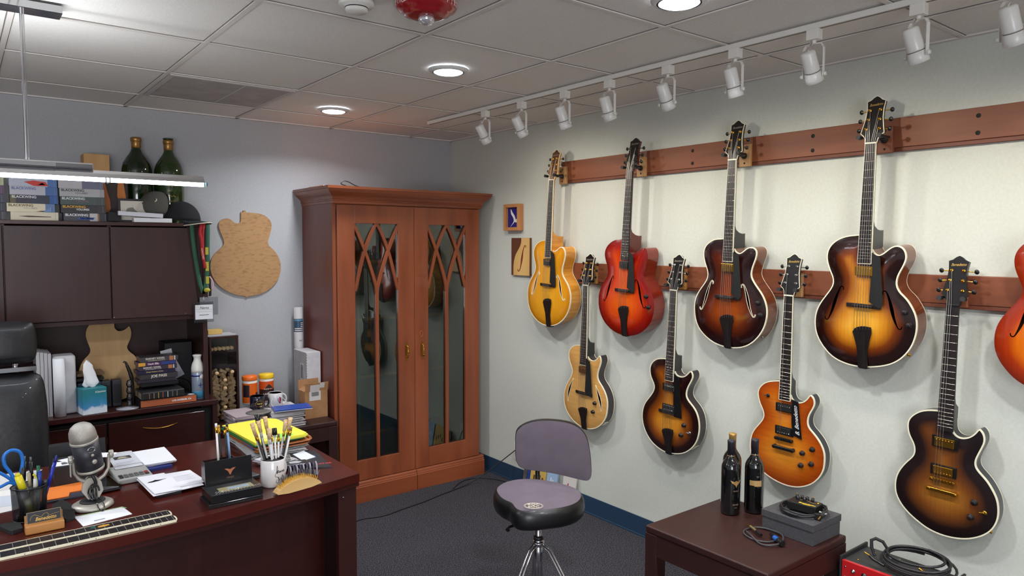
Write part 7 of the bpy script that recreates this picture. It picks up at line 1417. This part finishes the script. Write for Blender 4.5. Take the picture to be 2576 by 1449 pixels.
MB().tube([(-.010, -.062, .0125), (-.022, -.085, .0128)], .0095, 14).build('blue_ring', C_((30, 84, 160), .4), e); MB().tube([(.010, -.035, .0122), (-.010, -.062, .0125)], [.006, .0095], 14).tube([(-.022, -.085, .0128), (-.038, -.112, .0128)], .0105, 14).build('connector_body', m_black, e)

# ------------------------------------------------------------------ amplifier with cable, beside the end table
m_tolex = noisy('black_tolex', (26, 26, 27), (36, 36, 37), (1, 1, 1), 500, .6, 2, .3)
e = empty('bass_cabinet', (-.305, -3.520, 0)); tag(e, 'grey-fronted speaker cabinet standing under the red amplifier', 'speaker cabinet')
MB().box(-.20, .21, -.235, .215, .012, .270).build('cabinet_shell', m_tolex, e, bevel=.008); MB().box(-.208, -.2005, -.215, .195, .035, .25).build('grille_cloth', noisy('grey_grille', (70, 74, 70), (92, 96, 92), (1, 1, 1), 700, .9), e)
for sx_ in (-1, 1):
    for sy_ in (-1, 1): MB().lathe([(.016, 0), (.018, .012), (0, .0118)], 14, M=T(.005 + sx_ * .17, -.01 + sy_ * .19, 0)).build('rubber_foot', m_rubber, e)
e = empty('amplifier_head', (-.330, -3.445, .2705)); tag(e, 'small black amplifier with a bright red control panel beside the end table', 'amplifier')
AH = .200
MB().box(-.100, .085, -.165, .165, .008, AH - .004).build('chassis', C_((44, 44, 44), .6), e)
MB().box(-.112, .092, .165, .174, 0, AH + .012).build('side_cheek', m_tolex, e, bevel=.003); MB().box(-.112, .092, -.174, -.165, 0, AH + .012).build('side_cheek', m_tolex, e, bevel=.003)
MB().box(-.1135, -.1005, -.164, .163, .010, AH).build('red_panel', mat('red_enamel', (186, 26, 30), .35, 0, .3), e, bevel=.002)
for i, (y, z, r) in enumerate(((.120, .170, .006), (.080, .168, .0075), (.122, .128, .006), (.090, .145, .0045), (.080, .118, .006), (.060, .150, .0045), (.018, .160, .0045), (-.04, .165, .006), (-.08, .150, .006))):
    MB().lathe([(r * 1.3, 0), (r * 1.3, .002), (r * .7, .003), (r * .6, .010), (0, .010)], 16, M=T(-.1136, y, z) @ RY(-PI / 2)).build('control_knob', m_chr if i % 2 == 0 else m_black, e)
for y, z in ((.150, .178), (.150, .140), (.150, .105)): MB().lathe([(0, .002), (.003, .0015), (.0035, 0)], 10, M=T(-.1136, y, z) @ RY(-PI / 2)).build('panel_screw', m_chr, e)
for x, y in ((-.06, .130), (.05, .120), (.06, -.12)): MB().lathe([(.004, 0), (.004, .0015), (0, .003)], 12, M=T(x, y, AH - .0041)).build('top_screw', m_gold, e)
MB().tube([(.0, .075, AH + .0), (.03, .045, AH + .006), (.05, .030, AH + .0)], .005, 10).build('handle_bracket', m_chr, e)
e = empty('patch_cable', (-.335, -3.490, .2705 + AH + .006)); e.rotation_euler = (-.02, -.22, .1); tag(e, 'thick black cable coiled and strapped on top of the red amplifier', 'cable')
P_ = []
random.seed(9)
for i in range(26 * 5):
    a = 2 * PI * i / 26; k = i / 26; r = .098 + .007 * math.sin(k * 2.2) - .004 * k; P_.append((r * .80 * math.cos(a) + .004 * math.sin(k * 3), r * 1.18 * math.sin(a), .006 + .0075 * k + .003 * math.sin(a + k)))
e.location = (-.340, -3.500, .2705 + AH + .022)
MB().tube(P_, .0046, 8).build('cord', m_cord, e)
MB().tube([(-.020, .135, .010), (-.004, .150, .030), (.004, .152, .055), (.014, .140, .060), (.020, .118, .050), (.015, .100, .025)], [.005, .006, .006, .006, .006, .005], 10).build('velcro_strap', m_matblack, e)
MB().tube([(-.070, .085, .015), (-.060, .125, .022), (-.052, .140, .028)], [.005, .0058, .0055], 12).build('plug_sleeve', m_black, e); MB().tube([(-.052, .140, .028), (-.046, .160, .032)], [.003, .0025], 10).build('plug_tip', m_gold, e)
MB().tube([(-.04, -.02, .022), (-.055, -.045, .022)], .0052, 12).build('gold_barrel', m_gold, e)

# ------------------------------------------------------------------ floor cords and leaning books
MB_c = MB().tube(catmull([(-1.45, -.93, .0045), (-1.30, -.83, .0045), (-1.145, -.769, .0045), (-1.009, -.800, .0045), (-.864, -.773, .0045), (-.697, -.746, .0045), (-.554, -.706, .0045), (-.40, -.672, .0045), (-.30, -.655, .012), (-.20, -.68, .055), (-.10, -.74, .14), (-.022, -.795, .215), (-.010, -.800, .222)], 5), .0035, 7)
o = MB_c.build('cord', m_rubber); tag(o, 'long black cord running across the carpet from the desk up to the wall', 'cord'); o.name = 'power_cord'
o = MB().tube(catmull([(-.42, -.655, .0042), (-.30, -.575, .0040), (-.20, -.565, .0040), (-.12, -.62, .0040), (-.07, -.72, .0040), (-.06, -.85, .0040)], 5), .003, 7).build('power_cord', m_rubber); tag(o, 'thin black cord lying on the carpet between the cabinet and the stool', 'cord')
e = empty('wall_outlet', (-.0005, -.815, .215)); tag(e, 'white wall outlet hidden behind the stool backrest', 'outlet'); MB().box(-.005, 0, -.035, .035, -.057, .057).build('face_plate', m_white, e, bevel=.002)
for i, (y, w, h, c, c2, lb) in enumerate([(-.945, .030, .195, (90, 86, 84), (70, 66, 64), 'grey-spined book leaning at the wall, closest to the cabinet'), (-.985, .022, .200, (40, 70, 150), (30, 50, 120), 'blue book leaning at the wall behind the stool'), (-1.075, .150, .205, (196, 164, 90), (90, 60, 30), 'gold-covered magazine leaning at the wall behind the stool'), (-1.21, .095, .210, (150, 176, 206), (220, 220, 220), 'pale blue magazine leaning at the wall behind the stool'), (-1.365, .110, .215, (206, 200, 196), (170, 90, 90), 'white and red magazine leaning at the wall behind the stool')]):
    o = obj1('magazine', MB().box(-.006, .006, -w / 2, w / 2, 0, h), [C_(c, .4)], lb, 'magazine', (-.055 - .004 * (i % 2), y, 0), 0, 'magazines leaning at the wall behind the stool'); o.rotation_euler = (0, .17, 0)
    q = MB(); random.seed(i)
    for k in range(4): q.box(-.0066, -.0061, -w / 2 * .7 + w * .18 * k, -w / 2 * .7 + w * .18 * k + w * .1, h * .45 + .012 * (k % 3), h * .45 + .03 + .012 * (k % 3))
    q.build('cover_art', C_(c2, .4), o)
